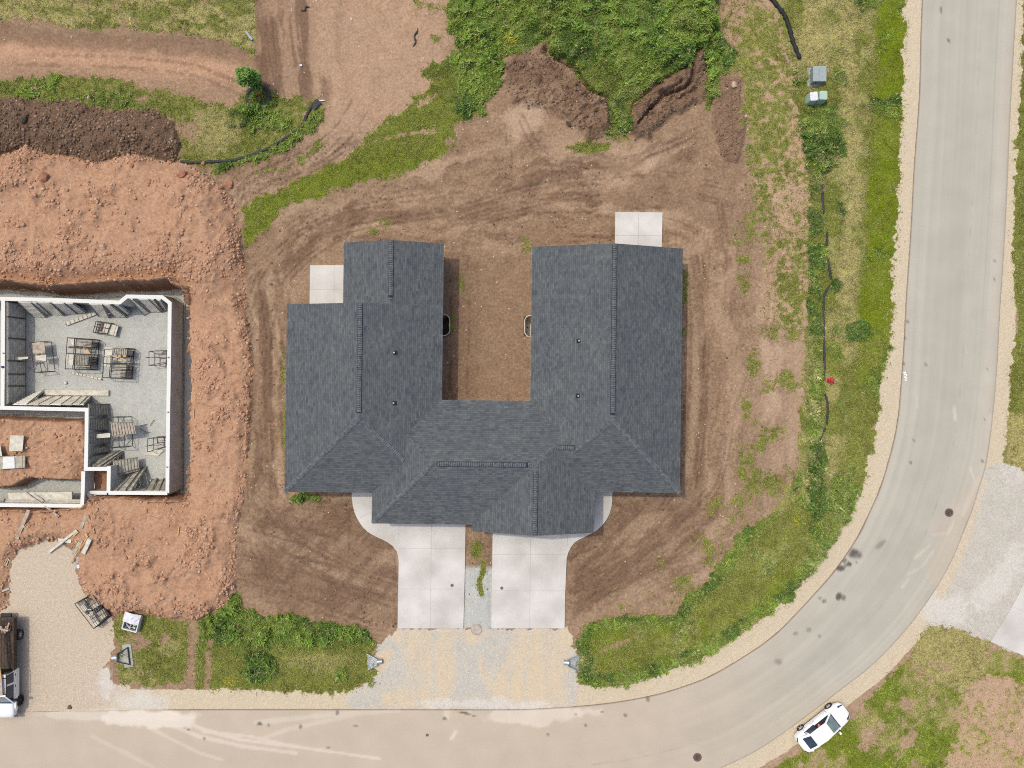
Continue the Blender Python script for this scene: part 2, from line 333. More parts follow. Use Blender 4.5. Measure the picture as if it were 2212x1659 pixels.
Z += mo * (.85 + .9 * sm(sd_mound, 0, 70) + .7 * (N_mid2 - .5)) * sm(DY, 310, 190)
for pl, ph in ((SLUMP_L, 0.7), (SLUMP_R, 2.1)):
    q = sm(sd(pl) + N_rag * 14, -6, 16) * (1 - mo)
    terr = np.mod(fbm(DX + DY * .35, DY - DX * .3, 45, 4, 21) * 4 + ph, 1.0)
    Z += q * (.45 + .55 * sm(-sd_mound, 45, 0) + .22 * sm(terr, .0, .9) - .42 * lump * (.3 + 1.2 * sm(N_mid, .42, .6)) + .10 * (lump2 - .5) * sm(N_mid, .4, .6))
q = sm(sd(BROWN_DARK_PATCH) + N_rag * 8, -3, 8); bdp = q
Z += q * (.28 + .25 * (N_sm - .5) - .2 * lump)
near = np.exp(-(np.clip(-sd_pit, 0, 200) / 26) ** 2) * (sd_pit < 0); Z = Z * (1 - .75 * near * red_m) + .05 * near * (N_sm - .5)
# ruts that run round the new house, and fans left by the machines
ang = np.arctan2(DY - 800, DX - 1050) * 420
ring = -sd_house
ringw = ring + (N_big - .5) * 70 + (N_mid2 - .5) * 26
rut_r = fbm(ringw, ang * .10, 8, 3, 31); rut_r2 = fbm(ringw, ang * .16, 24, 4, 32)
q_bl = sm(DY, 1075, 1120) * sm(DX, 870, 840); q_br = sm(DY, 1085, 1140) * sm(DX, 1215, 1235) ; q_nw = sm(DX + DY * .9, 1250, 1120) * sm(DY, 640, 560)
q_tp = sm(DY, 440, 400) * (1 - q_nw); q_ct = sm(DX, 955, 965) * sm(DX, 1150, 1140) * sm(DY, 520, 560) * sm(DY, 880, 860)
def blend(a, b, q): return a * (1 - q) + b * q
rut = blend(rut_r, dirn(17, 9, 14, 34), q_bl); rut = blend(rut, dirn(-24, 9, 14, 35), q_br); rut = blend(rut, dirn(-38, 8, 10, 36, warp=50), q_nw * .8); rut = blend(rut, dirn(-12, 9, 9, 37, warp=60), q_tp); rut = blend(rut, dirn(89, 7, 12, 38), q_ct)
rut2 = blend(rut_r2, dirn(19, 26, 6, 42), q_bl); rut2 = blend(rut2, dirn(-27, 26, 6, 43), q_br); rut2 = blend(rut2, dirn(-38, 24, 6, 44, warp=50), q_nw * .8); rut2 = blend(rut2, dirn(-20, 30, 4, 45, warp=70), q_tp); rut2 = blend(rut2, dirn(88, 26, 5, 46), q_ct)
rut_k = .35 + 1.1 * sm(N_mid2, .4, .62)
pad_m = sm(ring, 4, 20) * sm(-ring + 260 + N_mid * 60, 0, 60) * (1 - red_m) * sm(-sd_road, 20, 60)
Z += .045 * (N_fine - .5) * (1 - .5 * mo) + .05 * (N_sm - .5) * pad_m
Z += pad_m * rut_k * (.16 * (rut - .5) + .10 * (rut2 - .5)) + .05 * (N_sm - .5) * (1 - red_m)
diag = fbm((DX + DY) * .7, (DX - DY) * .08, 12, 3, 33)
z_fl = sm(ring, -2, 12)
Z = Z * z_fl * sm(-sd_road, -4, 26) - .012
for pts_, dp in (([(1183, 112), (1205, 130), (1240, 152), (1262, 186), (1284, 205), (1313, 216)], .5), ([(1494, 140), (1492, 172), (1478, 192), (1440, 206), (1405, 236), (1376, 272)], .6), ([(1372, 232), (1400, 214), (1440, 200), (1470, 182)], .3), ([(1246, 190), (1262, 208), (1278, 222)], .35), ([(1500, 196), (1480, 208), (1460, 216)], .35), ([(1295, 232), (1318, 222), (1290, 242), (1262, 262)], .2)):
    dd_ = sd(smooth_line(pts_, 40).tolist(), False, 60) + N_edge * 6
    Z -= dp * sm(dd_, 5.5, 1.0) * (.5 + N_sm)
trk = np.zeros_like(Z)
for pts_, offs, wd_ in [([(536, 660), (560, 590), (625, 515), (730, 455), (860, 428), (960, 415)], (0, 11, 42, 54), 3.2), ([(560, 760), (572, 640), (630, 560), (700, 505), (735, 488)], (0, 9, 30), 3), ([(1010, 440), (1150, 402), (1300, 378), (1440, 372), (1560, 398)], (0, 9, 34, 44), 3),
                        ([(1104, 292), (1106, 340), (1104, 384)], (0, 9), 3.5), ([(1180, 345), (1300, 352), (1420, 320), (1520, 270)], (0, 12), 3), ([(960, 470), (1100, 430), (1240, 420), (1380, 440), (1500, 480)], (0, 12, 40), 3), ([(1130, 250), (1180, 330), (1290, 400)], (0, 14), 3),
                        ([(1508, 500), (1530, 650), (1528, 850), (1500, 1060), (1420, 1180)], (0, 10, 38, 48), 3.2), ([(1560, 440), (1586, 620), (1590, 860), (1560, 1040), (1500, 1120)], (0, 10), 3), ([(1250, 1310), (1350, 1250), (1470, 1180), (1560, 1090)], (0, 12, -36, -48), 3),
                        ([(548, 1120), (600, 1180), (720, 1250), (850, 1300)], (0, 13, -34, -46), 3.4), ([(555, 1180), (600, 1250), (700, 1310), (800, 1345)], (0, 14), 3), ([(590, 700), (586, 850), (592, 1000), (600, 1075)], (0, 12, -22), 3.2), ([(1010, 560), (1014, 700), (1010, 850)], (0, 40), 3),
                        ([(640, 30), (650, 120), (668, 205)], (0, 14, 52, 66), 3.2), ([(545, 375), (640, 335), (720, 280), (760, 220)], (0, 40), 3), ([(560, 400), (660, 370), (740, 320)], (0, 9), 2.5), ([(40, 118), (250, 124), (420, 142), (540, 190)], (0, 22), 4)]:
    sm_l = smooth_line(pts_, 40); nrm = np.gradient(sm_l, axis=0); nrm = np.stack([-nrm[:, 1], nrm[:, 0]], 1) / (np.hypot(nrm[:, 0], nrm[:, 1])[:, None] + 1e-6)
    for of in offs:
        ln_ = sm_l + nrm * of; d_ = sd(ln_.tolist(), False, 40)
        trk = np.maximum(trk, sm(1 - d_ / wd_ + N_edge * 1.2 + (N_mid - .5) * 1.6, -.3, .6) * sm(N_sm + N_mid2, .75, 1.1))
trk = trk * (1 - red_m) * sm(-sd_road, 5, 20)
Z -= .07 * trk * (.4 + .9 * N_fine)
flat = sm(sd(APRON), -8, 4) + sm(sd(PALE_GRAVEL_R), -8, 6) + sm(sd(GRAVEL_DRIVE), -12, 6); flat = np.clip(flat, 0, 1)
Z = Z * (1 - .85 * flat)
# driveways and slabs press the soil flat
SLABS = [(856, 1010, 1100, 1360), (1058, 1226, 1100, 1360), (1325, 1434, 452, 545), (664, 750, 566, 662), (755, 860, 1055, 1190), (1225, 1330, 1055, 1175)]
for x0, x1, y0, y1 in SLABS:
    q = sm(np.minimum(np.minimum(DX - x0, x1 - DX), np.minimum(DY - y0, y1 - DY)), -6, 3); Z = Z * (1 - q) - .06 * q
grass_any = np.zeros_like(Z)
# excavation
bank = sm(sd_pit + N_rag * 12 + (N_fine - .5) * 4, 0, 5 + 16 * np.exp(-((DY - 606) / 40) ** 2) + 8 * np.exp(-((DY - 1090) / 30) ** 2))
FLOOR = -2.3
Z = Z * (1 - bank) + (FLOOR + .03 * (N_sm - .5)) * bank
sdg = sd(GARAGE_FILL)
gf = sm(sdg + N_rag * 8, -1, 9)
gl = -.55 + .5 * (N_mid2 - .5) + .35 * (.5 - lump) + .18 * (lump2 - .5) - .9 * sm(DX, 140, 181) * sm(DY, 975, 1030)
Z = np.where(gf > 0, Z * (1 - gf) + gl * gf, Z)
stair = sm(sd([(185, 1018), (232, 1018), (232, 1066), (185, 1066)]), -3, 1)
Z = Z * (1 - stair) + (-1.5 + .5 * (N_mid - .5) + .3 * (.5 - lump)) * stair
for x0, x1, y0, y1, sg in WELLS:
    q = sm(np.minimum(np.minimum(DX - (x0 - 12 if sg > 0 else x0 + 8), (x1 - 7 if sg > 0 else x1 + 12) - DX), np.minimum(DY - y0 - 5, y1 - 5 - DY)), -1, 1)
    Z = Z * (1 - q) - 1.15 * q

# --- what covers the ground ------------------------------------------
w_red = zone(RED, 6, 2); w_dark = zone(DARK_PILE, 7, 2)
w_pitg = np.zeros_like(Z)
g = {}
g['top1'] = zone(G_TOP1, 9, 4); g['band2'] = zone(G_BAND2, 9, 4); g['tongue'] = zone(G_TONGUE, 9, 3); g['isl'] = zone(G_ISLAND, 4, 2)
g['strip'] = zone(G_STRIP, 14, 8); g['road'] = zone(GRASS_ROAD, 9, 3); g['p1'] = zone(G_PATCH1, 8, 3); g['p2'] = zone(G_PATCH2, 7, 3)
g['or'] = zone(OUT_GREEN_R, 6, 3); g['ob'] = zone(OUT_GREEN_B, 8, 3)
spark = sm(N_clump + .5 * (N_mid - .5), .56, .74)
sparse = zone(SPARSE_R, 30, 20) * sm(N_mid2 + .3 * (N_sm - .5), .50, .66) * .62 * (.55 + .8 * N_fine)
strw = zone(STRAW_STRIP, 12, 8)
sparse2 = strw * (.25 + .35 * sm(N_mid2, .42, .6)) * (.45 + 1.0 * N_fine) * (.6 + .8 * N_clump)
gapg = np.maximum(ell(1029, 1185, 12, 19), stroke([(1045, 1215), (1042, 1240), (1036, 1258), (1040, 1283)], 5.5))
bits = np.zeros_like(Z)
for e in [(613, 798, 5, 32), (655, 1077, 24, 12), (1139, 535, 8, 16), (998, 615, 6, 22), (975, 695, 8, 14), (1132, 517, 7, 7), (810, 500, 16, 5), (1480, 625, 7, 40), (1476, 715, 5, 10),
          (578, 370, 34, 6, -8), (650, 346, 16, 9, -35), (684, 318, 12, 7, -60), (830, 480, 12, 6), (1060, 20, 18, 10), (940, 80, 8, 8), (945, 82, 9, 7), (937, 15, 16, 9), (905, 8, 10, 10), (1345, 300, 16, 10),
          (615, 945, 4, 60), (618, 1010, 3, 20), (700, 590, 1, 1), (1500, 1275, 20, 9, -20), (1480, 1250, 26, 7, -20), (1440, 1300, 14, 7), (1345, 1310, 12, 8), (1530, 1170, 14, 7, 30),
          (1605, 610, 12, 18), (1625, 780, 12, 26), (1612, 880, 9, 26), (1618, 990, 9, 20), (1600, 1010, 6, 30), (1630, 1060, 12, 14), (1590, 520, 18, 9), (1690, 640, 14, 30), (1640, 470, 30, 14), (1600, 560, 16, 8)]:
    bits = np.maximum(bits, ell(*e, rag=.9, soft=.5) * (.55 + .45 * spark))
G1 = np.maximum.reduce([g['top1'], g['band2'], g['tongue'], g['isl'], g['strip'] * .72 * (.5 + .9 * N_clump), g['road'], g['p1'], g['p2'], g['or'], g['ob'], sparse, sparse2, gapg, bits, zone(OUT_STRAW_R, 5, 3), zone(OUT_STRAW_B, 6, 3)])
for hole in [(1470, 75, 13, 9), (925, 215, 26, 7, -25), (855, 295, 60, 4, -12), (925, 285, 18, 6), (1013, 42, 22, 12, 15), (395, 1375, 1, 1), (300, 1382, 20, 22), (355, 1380, 9, 12), (306, 213, 18, 9), (400, 275, 28, 20, 20),
             (413, 1400, 6, 90), (450, 1440, 7, 60, 5), (1330, 1394, 40, 5, -25), (1990, 1462, 9, 16), (1960, 1520, 24, 12, -30), (1880, 1590, 20, 26, 20), (1960, 1600, 14, 40, 30), (2035, 1440, 30, 6, 20)]:
    G1 = G1 * (1 - .85 * ell(*hole, rag=.6, soft=.5))
G1 = G1 * (1 - w_red) * sm(-sd_road, 0, 3)
G1 = np.maximum(G1, zone(GRASS_ROAD, 6, 2) * 0)
# bald scatter inside the thin grass
thin = np.clip(.55 * g['top1'] + .4 * g['strip'] + .6 * g['ob'] + .35 * g['band2'] + .30 * g['p1'] + .15 * g['p2'], 0, 1)
G1 = G1 * (1 - thin * sm(N_mid2 + .5 * (N_sm - .5), .52, .70) * .75)
G1 = np.clip(G1 + (N_clump + N_fine - 1) * .9 * G1 * (1 - G1) * 2, 0, 1)
cov = N_clump * .5 + N_fine * .25 + N_sm * .25
G1 = G1 * (1 - .6 * sm(cov, .56, .44) * np.clip(g['top1'] * .5 + g['band2'] * .7 + .6 * g['ob'] + .4 * g['p1'], 0, 1)) * (1 - .75 * zone(OUT_DIRT_B, 10, 8) * (.6 + .6 * sm(N_mid2, .5, .4)))
# seams of the roadside grass (mown edge, ditch line, tractor marks)
u_in = sd(GRASS_ROAD)
road_right = sm(DX, 1780, 1800)
d_edge = sd(RIN[::2].tolist(), False, 400)
yell = g['road'] * sm(d_edge + N_rag * 34 + N_edge * 16, 108, 84) * sm(d_edge, 20, 34) * sm(DY + N_rag * 200, 900, 680) * (.62 + .5 * sm(N_mid, .35, .6))      # bright mown verge
yell = np.clip(yell + .22 * g['tongue'] * sm(DX, 1120, 1060) * (.4 + 1.2 * N_sm) + .55 * g['road'] * sm(DY, 1100, 1300) * sm(N_mid, .42, .6) + .6 * g['strip'] * N_mid + .35 * g['tongue'] * sm(DY, 300, 360) + .8 * ell(1055, 130, 50, 60, 30) * .6 + .75 * g['ob'] * (.4 + N_mid), 0, 1)
lush = np.clip(sm(N_edge * 1.0 + .5, .25, .6) * .35 + .65, 0, 1) * np.clip(g['tongue'] * sm(DY, 190, 60) * .9 + ell(1250, 20, 230, 60, 0) * .4 + ell(1500, 90, 50, 60) * .6 + g['tongue'] * sm(DX, 1180, 1230) * (.30 + .5 * sm(N_mid, .4, .6)) + ell(1040, 190, 60, 70, 0) * .7 * g['tongue'] + .28 * g['ob'] * ell(1960, 1560, 110, 110) * sm(N_mid, .3, .5)
               + g['p2'] * sm(DY + N_rag * 70, 1412, 1368) + .8 * ell(560, 1440, 36, 30) + .8 * ell(740, 1452, 12, 16) + g['road'] * (.75 * np.exp(-((DX - 1762) / 22) ** 2) * sm(DY, 160, 260) * sm(N_mid, .3, .6)
               + .8 * ell(1775, 300, 45, 70) + .7 * ell(1800, 1080, 60, 40) + .6 * sm(sd(GRASS_ROAD), 42, 10) * sm(DY, 1080, 1180) + .5 * sm(N_mid2, .56, .7))
               + g['band2'] * (ell(560, 215, 34, 34) + .8 * ell(560, 255, 60, 26) + .8 * stroke([(480, 368), (560, 345), (640, 300), (690, 250)], 12) + .5 * sm(N_mid2, .5, .66) * sm(DX, 400, 300))
               + ell(660, 1077, 24, 12) * .8 + ell(760, 1385, 1, 1), 0, 1)
straw = np.clip(g['top1'] * (.15 + .9 * sm(dirn(6, 13, 3, 48, warp=30), .40, .60)) + .9 * ell(1985, 1420, 1, 1) + g['road'] * .75 * sm(N_mid, .42, .60) * sm(d_edge + N_rag * 40, 84, 116) * sm(DY, 1250, 1000) + .45 * g['road'] * sm(N_mid2, .5, .66) * sm(DY, 900, 1150)
                + g['band2'] * .75 * ell(460, 285, 62, 50, 0) + .6 * g['p1'] * sm(N_mid, .45, .6) + .5 * ell(690, 1430, 70, 22) * g['p2'] + .8 * stroke([(1838, -20), (1832, 200), (1836, 420), (1822, 640)], 17, 1.2) * g['road'] + .7 * ell(1770, 90, 50, 90) * g['road'] * N_mid2 * 1.4
                + .30 * g['tongue'] * sm(DY, 150, 230) * sm(DX, 1180, 1230) * sm(N_mid, .4, .6) + .25 * g['strip'] + .5 * g['ob'] * sm(N_mid2, .45, .62), 0, 1)
straw_p = np.maximum(zone(OUT_STRAW_R, 5, 3), zone(OUT_STRAW_B, 6, 3))
straw = np.maximum(straw, straw_p)
straw_under = np.maximum(straw, .55 * strw * (.5 + N_sm))
gflower = np.maximum.reduce([ell(1722, 1126, 10, 14), ell(690, 1545, 1, 1), ell(500, 1470, 16, 11), ell(490, 1485, 10, 6), ell(1100, 88, 12, 8), ell(1700, 1050, 8, 8), ell(1800, 80, 8, 4), ell(750, 1440, 1, 1), ell(675, 1420, 30, 10) * .0])

# loose surfaces
w_sh = np.clip(sm(-sd_road, -1, 2) * sm(d_edge + N_rag * 10, 48, 40) + sm(sd(ROUT[::2].tolist(), False, 200) + N_rag * 10, 40, 32) * sm(-sd_road, -1, 2), 0, 1)
w_sh = np.maximum(w_sh * (1 - G1 * .0), zone(GRAVEL_DRIVE, 5, 3) * 0)
w_drive = zone(GRAVEL_DRIVE, 6, 3)
w_apron = zone(APRON, 6, 3); w_pale = zone(PALE_GRAVEL_R, 7, 5)
gapz = zone(GAP_STRIP, 2, 2)
w_grey = np.maximum(w_apron, gapz * sm(DY, 1190, 1260))
greyp = np.maximum.reduce([ell(825, 1480, 60, 52, -20), ell(1035, 1420, 24, 60, 0), ell(1080, 1400, 26, 60, 12), ell(932, 1385, 12, 40), ell(1212, 1490, 26, 40, 0), ell(1050, 1500, 30, 12), ell(845, 1385, 14, 14), ell(1010, 1490, 40, 20)])
w_greyd = np.maximum(w_apron * greyp * .42 * (.5 + N_sm), gapz * sm(DY, 1190, 1260))
tan = np.zeros_like(Z)
for e in [(895, 1410, 26, 62, 0), (960, 1430, 22, 95, 1), (928, 1420, 9, 80, 0), (1150, 1440, 62, 95, 10), (1190, 1420, 42, 80, 0), (1100, 1480, 40, 46, 20), (1046, 1450, 12, 42, -22), (1160, 1500, 60, 40, 0), (1025, 1372, 26, 18, 0), (1035, 1353, 14, 10, 0), (870, 1372, 30, 18), (905, 1510, 70, 26), (825, 1430, 14, 28, 30), (1218, 1380, 20, 26)]:
    tan = np.maximum(tan, ell(*e, rag=.45, soft=.45))
str_v = fbm(DX, DY * .07, 8, 3, 41)
tan = np.clip(tan * w_apron * (.45 + .5 * sm(str_v, .3, .62)) * (.75 + .5 * N_sm) + .75 * stroke([(2112, 1040), (2078, 1170), (2040, 1258), (1985, 1345)], 16, .7) * w_pale + .25 * w_apron * sm(DY, 1450, 1510) * sm(N_mid, .4, .6), 0, 1)
white = np.zeros_like(Z)
for e in [(340, 1540, 1, 1), (300, 1512, 60, 22, 12), (225, 1478, 24, 30, 0), (250, 1540, 90, 7, 0), (1120, 1530, 60, 16, 0), (1085, 1523, 30, 12), (2208, 1010, 30, 34, 0), (2010, 1310, 30, 26, 60), (2150, 1260, 26, 90, 40), (2060, 1320, 40, 30), (1120, 1340, 1, 1), (980, 1520, 60, 9)]:
    white = np.maximum(white, ell(*e, rag=.8, soft=.5))
white = white * (1 - G1)
pale = np.clip(.35 * sm(rut2 + .4 * (N_mid2 - .5), .50, .36) * pad_m + .9 * sm(-ring + 200, 60, -60) * sm(DX, 560, 620) * sm(DX, 1010, 930) * sm(DY, 470, 300) * .5
               + .35 * strw * (.5 + N_sm) + .55 * zone(OUT_DIRT_B, 14, 10) + .8 * ell(1130, 255, 45, 34, -30, rag=.4) + .5 * ell(1330, 360, 160, 40, 0) * N_mid + .45 * sm(DX, 1590, 1680) * sm(-sd_road, 0, 10), 0, 1)
pinkz = np.clip(zone([(-150, 45), (545, 118), (560, 200), (500, 232), (310, 192), (-150, 170)], 12, 8) * (.15 + .8 * np.exp(-((DY - 125 - (DX - 200) * .09) / 26) ** 2)) + .34 * sm(DX, 545, 560) * sm(DX, 1000, 900) * sm(DY, 330, 200) * (.4 + N_mid2)
                + .30 * zone(OUT_DIRT_B, 14, 10) + .28 * strw + .45 * ell(1640, 1280, 1, 1) + .6 * ell(430, 1280, 1, 1), 0, 1)
moist = np.clip(.5 * trk + pad_m * (1 - .45 * sm(DX, 1470, 1500)) * (.42 * sm(rut, .50, .68) * rut_k + .42 * sm(rut2, .46, .66) * (.4 + .9 * N_mid)) + .55 * stroke([(0, 72), (200, 88), (420, 100), (540, 130)], 20, .8) + .75 * sm(dirn(88, 26, 5, 47), .48, .66) * sm(DX, 548, 556) * sm(DX, 760, 700) * sm(DY, 260, 200) + zone(SLUMP_L, 12, 6) * .62 * (.4 + 1.1 * sm(N_mid, .38, .6)) * (1 - ell(1130, 255, 50, 34, -30)) + zone(SLUMP_R, 10, 6) * .8 + bdp * .75
                + .8 * ell(1030, 1, 1, 1) + .6 * ell(1240, 360, 30, 22) + ell(1000, 760, 40, 260, 0) * .25 + .55 * zone([(560, 1100), (760, 1080), (855, 1180), (857, 1350), (790, 1352), (620, 1330), (540, 1280)], 16, 12) * (.6 + .8 * sm(diag, .42, .62))
                + .5 * zone([(1230, 1190), (1290, 1130), (1420, 1080), (1560, 1080), (1500, 1200), (1240, 1340)], 18, 14) * (.5 + .9 * sm(diag, .4, .6))
                + .75 * stroke([(560, 640), (575, 700), (580, 900)], 12, .8) + .7 * ell(730, 480, 70, 26, -25, rag=.8) + .6 * ell(640, 560, 60, 20, -40, rag=.8) + .35 * sm(DX, 545, 555) * sm(DX, 700, 660) * sm(DY, 260, 180)
                + .6 * ell(1420, 600, 1, 1) + .35 * zone([(960, 550), (1146, 550), (1146, 860), (960, 860)], 8, 10) + .5 * stroke([(1500, 560), (1520, 800), (1510, 1050)], 10, .6), 0, 1)
brownR = np.clip(sm(DX, 1470, 1490), 0, 1)
# mud cracks
crk = np.abs(fbm(DX, DY, 20, 3, 51) - .5); cracks = sm(crk, .026, .006) * pad_m * sm(N_mid2, .36, .54) * (.45 + .75 * q_nw)
orange_st = ell(8, 490, 26, 26, 0, .4)
G1 = np.where(gf > .05, 0, G1); G1 = np.clip(G1, 0, 1)

def make_ground():
    out_x = [60 * 1.55 ** i for i in range(14)]
    ax = np.concatenate([gx[0] - np.cumsum(out_x)[::-1], gx, gx[-1] + np.cumsum(out_x)])
    ay = np.concatenate([gy[0] - np.cumsum(out_x)[::-1], gy, gy[-1] + np.cumsum(out_x)])
    n0 = len(out_x)
    X, Y = np.meshgrid(ax, ay)
    Zp = np.pad(Z, n0, mode='edge')
    far = np.clip(np.maximum.reduce([gx[0] - X, X - gx[-1], gy[0] - Y, Y - gy[-1]]) / 300, 0, 1)
    Zp = Zp * (1 - far) - .02 * far
    nx, ny = len(ax), len(ay)
    co = np.stack([(X - CX) * K, -(Y - CY) * K, Zp], -1).reshape(-1, 3).astype(np.float32)
    idx = np.arange(nx * ny).reshape(ny, nx)
    f = np.stack([idx[1:, :-1], idx[1:, 1:], idx[:-1, 1:], idx[:-1, :-1]], -1).reshape(-1, 4).astype(np.int32)
    me = bpy.data.meshes.new("ground")
    me.vertices.add(len(co)); me.vertices.foreach_set("co", co.ravel())
    me.loops.add(f.size); me.loops.foreach_set("vertex_index", f.ravel())
    me.polygons.add(len(f)); me.polygons.foreach_set("loop_start", np.arange(0, f.size, 4, dtype=np.int32))
    me.polygons.foreach_set("use_smooth", np.ones(len(f), bool))
    me.update(calc_edges=True)
    # covers were surveyed in the air photo: look them up where each point of the relief is seen
    px = CX + (X - CX) * H / (H - Zp); py = CY + (Y - CY) * H / (H - Zp)
    fi = np.clip((px - gx[0]) / ST, 0, len(gx) - 1.001); fj = np.clip((py - gy[0]) / ST, 0, len(gy) - 1.001)
    i = fi.astype(int); j = fj.astype(int); a = fi - i; b = fj - j
    def look(F): return (F[j, i] * (1 - a) + F[j, i + 1] * a) * (1 - b) + (F[j + 1, i] * (1 - a) + F[j + 1, i + 1] * a) * b
    inpit = sm(-Zp, 2.05, 2.2) * (np.pad(bank, n0, mode='edge') > .5)
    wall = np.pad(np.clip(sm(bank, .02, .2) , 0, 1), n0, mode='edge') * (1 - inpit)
    def attr(name, chans):
        A = np.stack([np.clip(c, 0, 1) for c in chans], -1).reshape(-1, 4).astype(np.float32)
        at = me.color_attributes.new(name, 'FLOAT_COLOR', 'POINT'); at.data.foreach_set("color", A.ravel())
    r_ = np.maximum(look(w_red), np.maximum(wall, np.pad(gf, n0, mode='edge')))
    r_ = r_ * (1 - inpit)
    attr("cover_a", [r_, look(w_dark) * (1 - inpit), look(G1), look(w_sh)])
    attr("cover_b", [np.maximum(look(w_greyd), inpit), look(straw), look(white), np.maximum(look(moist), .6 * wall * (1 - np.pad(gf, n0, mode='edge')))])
    attr("cover_c", [look(w_drive), look(tan), look(pale), look(pinkz)])
    attr("cover_d", [look(yell), look(lush), np.maximum(look(w_pale), look(w_apron)), look(cracks)])
    ob = bpy.data.objects.new("ground", me); COL.objects.link(ob); tag(ob, kind="structure")
    return ob

def ground_material():
    m, nt, b = new_mat("soil_and_turf"); L = nt.links.new; N = nt.nodes.new
    b.inputs["Roughness"].default_value = .95; b.inputs["Specular IOR Level"].default_value = .1
    geo = N("ShaderNodeNewGeometry")
    def noise(scale, detail=3, rough=.6, off=0):
        mp = N("ShaderNodeMapping"); mp.inputs["Location"].default_value = (off, off * .7, 0); L(geo.outputs["Position"], mp.inputs[0])
        n = N("ShaderNodeTexNoise"); n.inputs["Scale"].default_value = scale; n.inputs["Detail"].default_value = detail; n.inputs["Roughness"].default_value = rough
        L(mp.outputs[0], n.inputs[0]); return n.outputs[0]
    n_a = noise(.9, 6, .7); n_b = noise(4.6, 5, .78, 3); n_c = noise(16, 2, .6, 9)
    def ramp(f, stops):
        r = N("ShaderNodeValToRGB"); els = r.color_ramp.elements
        while len(els) < len(stops): els.new(.5)
        for e, (p, c) in zip(els, stops): e.position = p; e.color = c
        L(f, r.inputs[0]); return r.outputs[0]
    def mth(op, a, c, clamp=False):
        n = N("ShaderNodeMath"); n.operation = op; n.use_clamp = clamp
        for k, v in enumerate((a, c)):
            if isinstance(v, (int, float)): n.inputs[k].default_value = v
            else: L(v, n.inputs[k])
        return n.outputs[0]
    nm = mth('ADD', mth('MULTIPLY', n_a, .32), mth('MULTIPLY', n_b, .68))
    nf = mth('ADD', mth('MULTIPLY', n_b, .45), mth('MULTIPLY', n_c, .55))
    def mix(f, a, c):
        x = N("ShaderNodeMix"); x.data_type = 'RGBA'
        L(f, x.inputs[0]); L(a, x.inputs[6]); L(c, x.inputs[7]); return x.outputs[2]
    def chan(name):
        at = N("ShaderNodeAttribute"); at.attribute_name = name
        s_ = N("ShaderNodeSeparateColor"); L(at.outputs["Color"], s_.inputs[0])
        return s_.outputs[0], s_.outputs[1], s_.outputs[2], at.outputs["Alpha"]
    red, dark, grass, shoulder = chan("cover_a"); grey, straw_, white_, moist_ = chan("cover_b")
    drv, tan_, pale_, pink = chan("cover_c"); yel, lush_, palegr, crk_ = chan("cover_d")
    def edge(f, amt=.5, lo=.35, hi=.65):      # roughen an edge at the scale of clods
        v = mth('ADD', f, mth('MULTIPLY', mth('SUBTRACT', nf, .5), amt)); r = N("ShaderNodeMapRange"); r.interpolation_type = 'SMOOTHSTEP'
        L(v, r.inputs[0]); r.inputs[1].default_value = lo; r.inputs[2].default_value = hi; return r.outputs[0]
    c = ramp(nm, [(.36, col(130, 105, 83)), (.5, col(158, 131, 106)), (.64, col(184, 157, 130))])
    c = mix(pale_, c, ramp(nm, [(.36, col(174, 146, 121)), (.64, col(208, 181, 154))]))
    c = mix(pink, c, ramp(nm, [(.36, col(170, 132, 104)), (.64, col(212, 172, 142))]))
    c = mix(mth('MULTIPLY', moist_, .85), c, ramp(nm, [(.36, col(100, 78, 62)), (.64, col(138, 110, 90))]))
    c = mix(mth('MULTIPLY', crk_, .6), c, ramp(nm, [(.3, col(84, 64, 52)), (.7, col(110, 86, 70))]))
    c = mix(edge(dark), c, ramp(nf, [(.36, col(92, 72, 56)), (.5, col(118, 95, 77)), (.64, col(146, 119, 98))]))
    rd = ramp(nm, [(.34, col(162, 123, 96)), (.5, col(188, 148, 119)), (.66, col(207, 170, 141))])
    rd2 = ramp(nm, [(.34, col(118, 72, 48)), (.66, col(166, 114, 84))])
    c = mix(edge(red), c, mix(mth('MULTIPLY', moist_, .8), rd, rd2))
    c = mix(edge(shoulder, .35), c, ramp(nf, [(.30, col(192, 176, 150)), (.5, col(212, 197, 170)), (.70, col(226, 212, 187))]))
    c = mix(edge(drv, .4), c, ramp(nf, [(.32, col(180, 163, 143)), (.5, col(205, 189, 168)), (.68, col(228, 214, 194))]))
    c = mix(edge(palegr, .3), c, ramp(nm, [(.3, col(180, 175, 163)), (.5, col(201, 195, 183)), (.7, col(218, 212, 200))]))
    c = mix(edge(grey, .3), c, ramp(nm, [(.3, col(172, 173, 168)), (.5, col(192, 193, 187)), (.7, col(208, 208, 201))]))
    c = mix(tan_, c, ramp(nm, [(.3, col(206, 188, 160)), (.7, col(226, 208, 180))]))
    c = mix(mth('MULTIPLY', white_, .8), c, ramp(nm, [(.3, col(206, 200, 191)), (.7, col(230, 225, 216))]))
    gs = ramp(nf, [(.36, col(86, 100, 34)), (.5, col(122, 130, 58)), (.64, col(158, 156, 90))])
    gs = mix(yel, gs, ramp(nf, [(.38, col(86, 106, 14)), (.62, col(130, 144, 36))]))
    gs = mix(lush_, gs, ramp(nf, [(.36, col(54, 84, 26)), (.64, col(96, 130, 50))]))
    gs = mix(straw_, gs, ramp(nf, [(.36, col(138, 134, 74)), (.64, col(200, 188, 128))]))
    c = mix(edge(grass, 1.1, .36, .64), c, gs)
    # small pale stones and dark holes
    v = N("ShaderNodeTexVoronoi"); v.inputs["Scale"].default_value = 4.2; v.inputs["Randomness"].default_value = 1; L(geo.outputs["Position"], v.inputs[0])
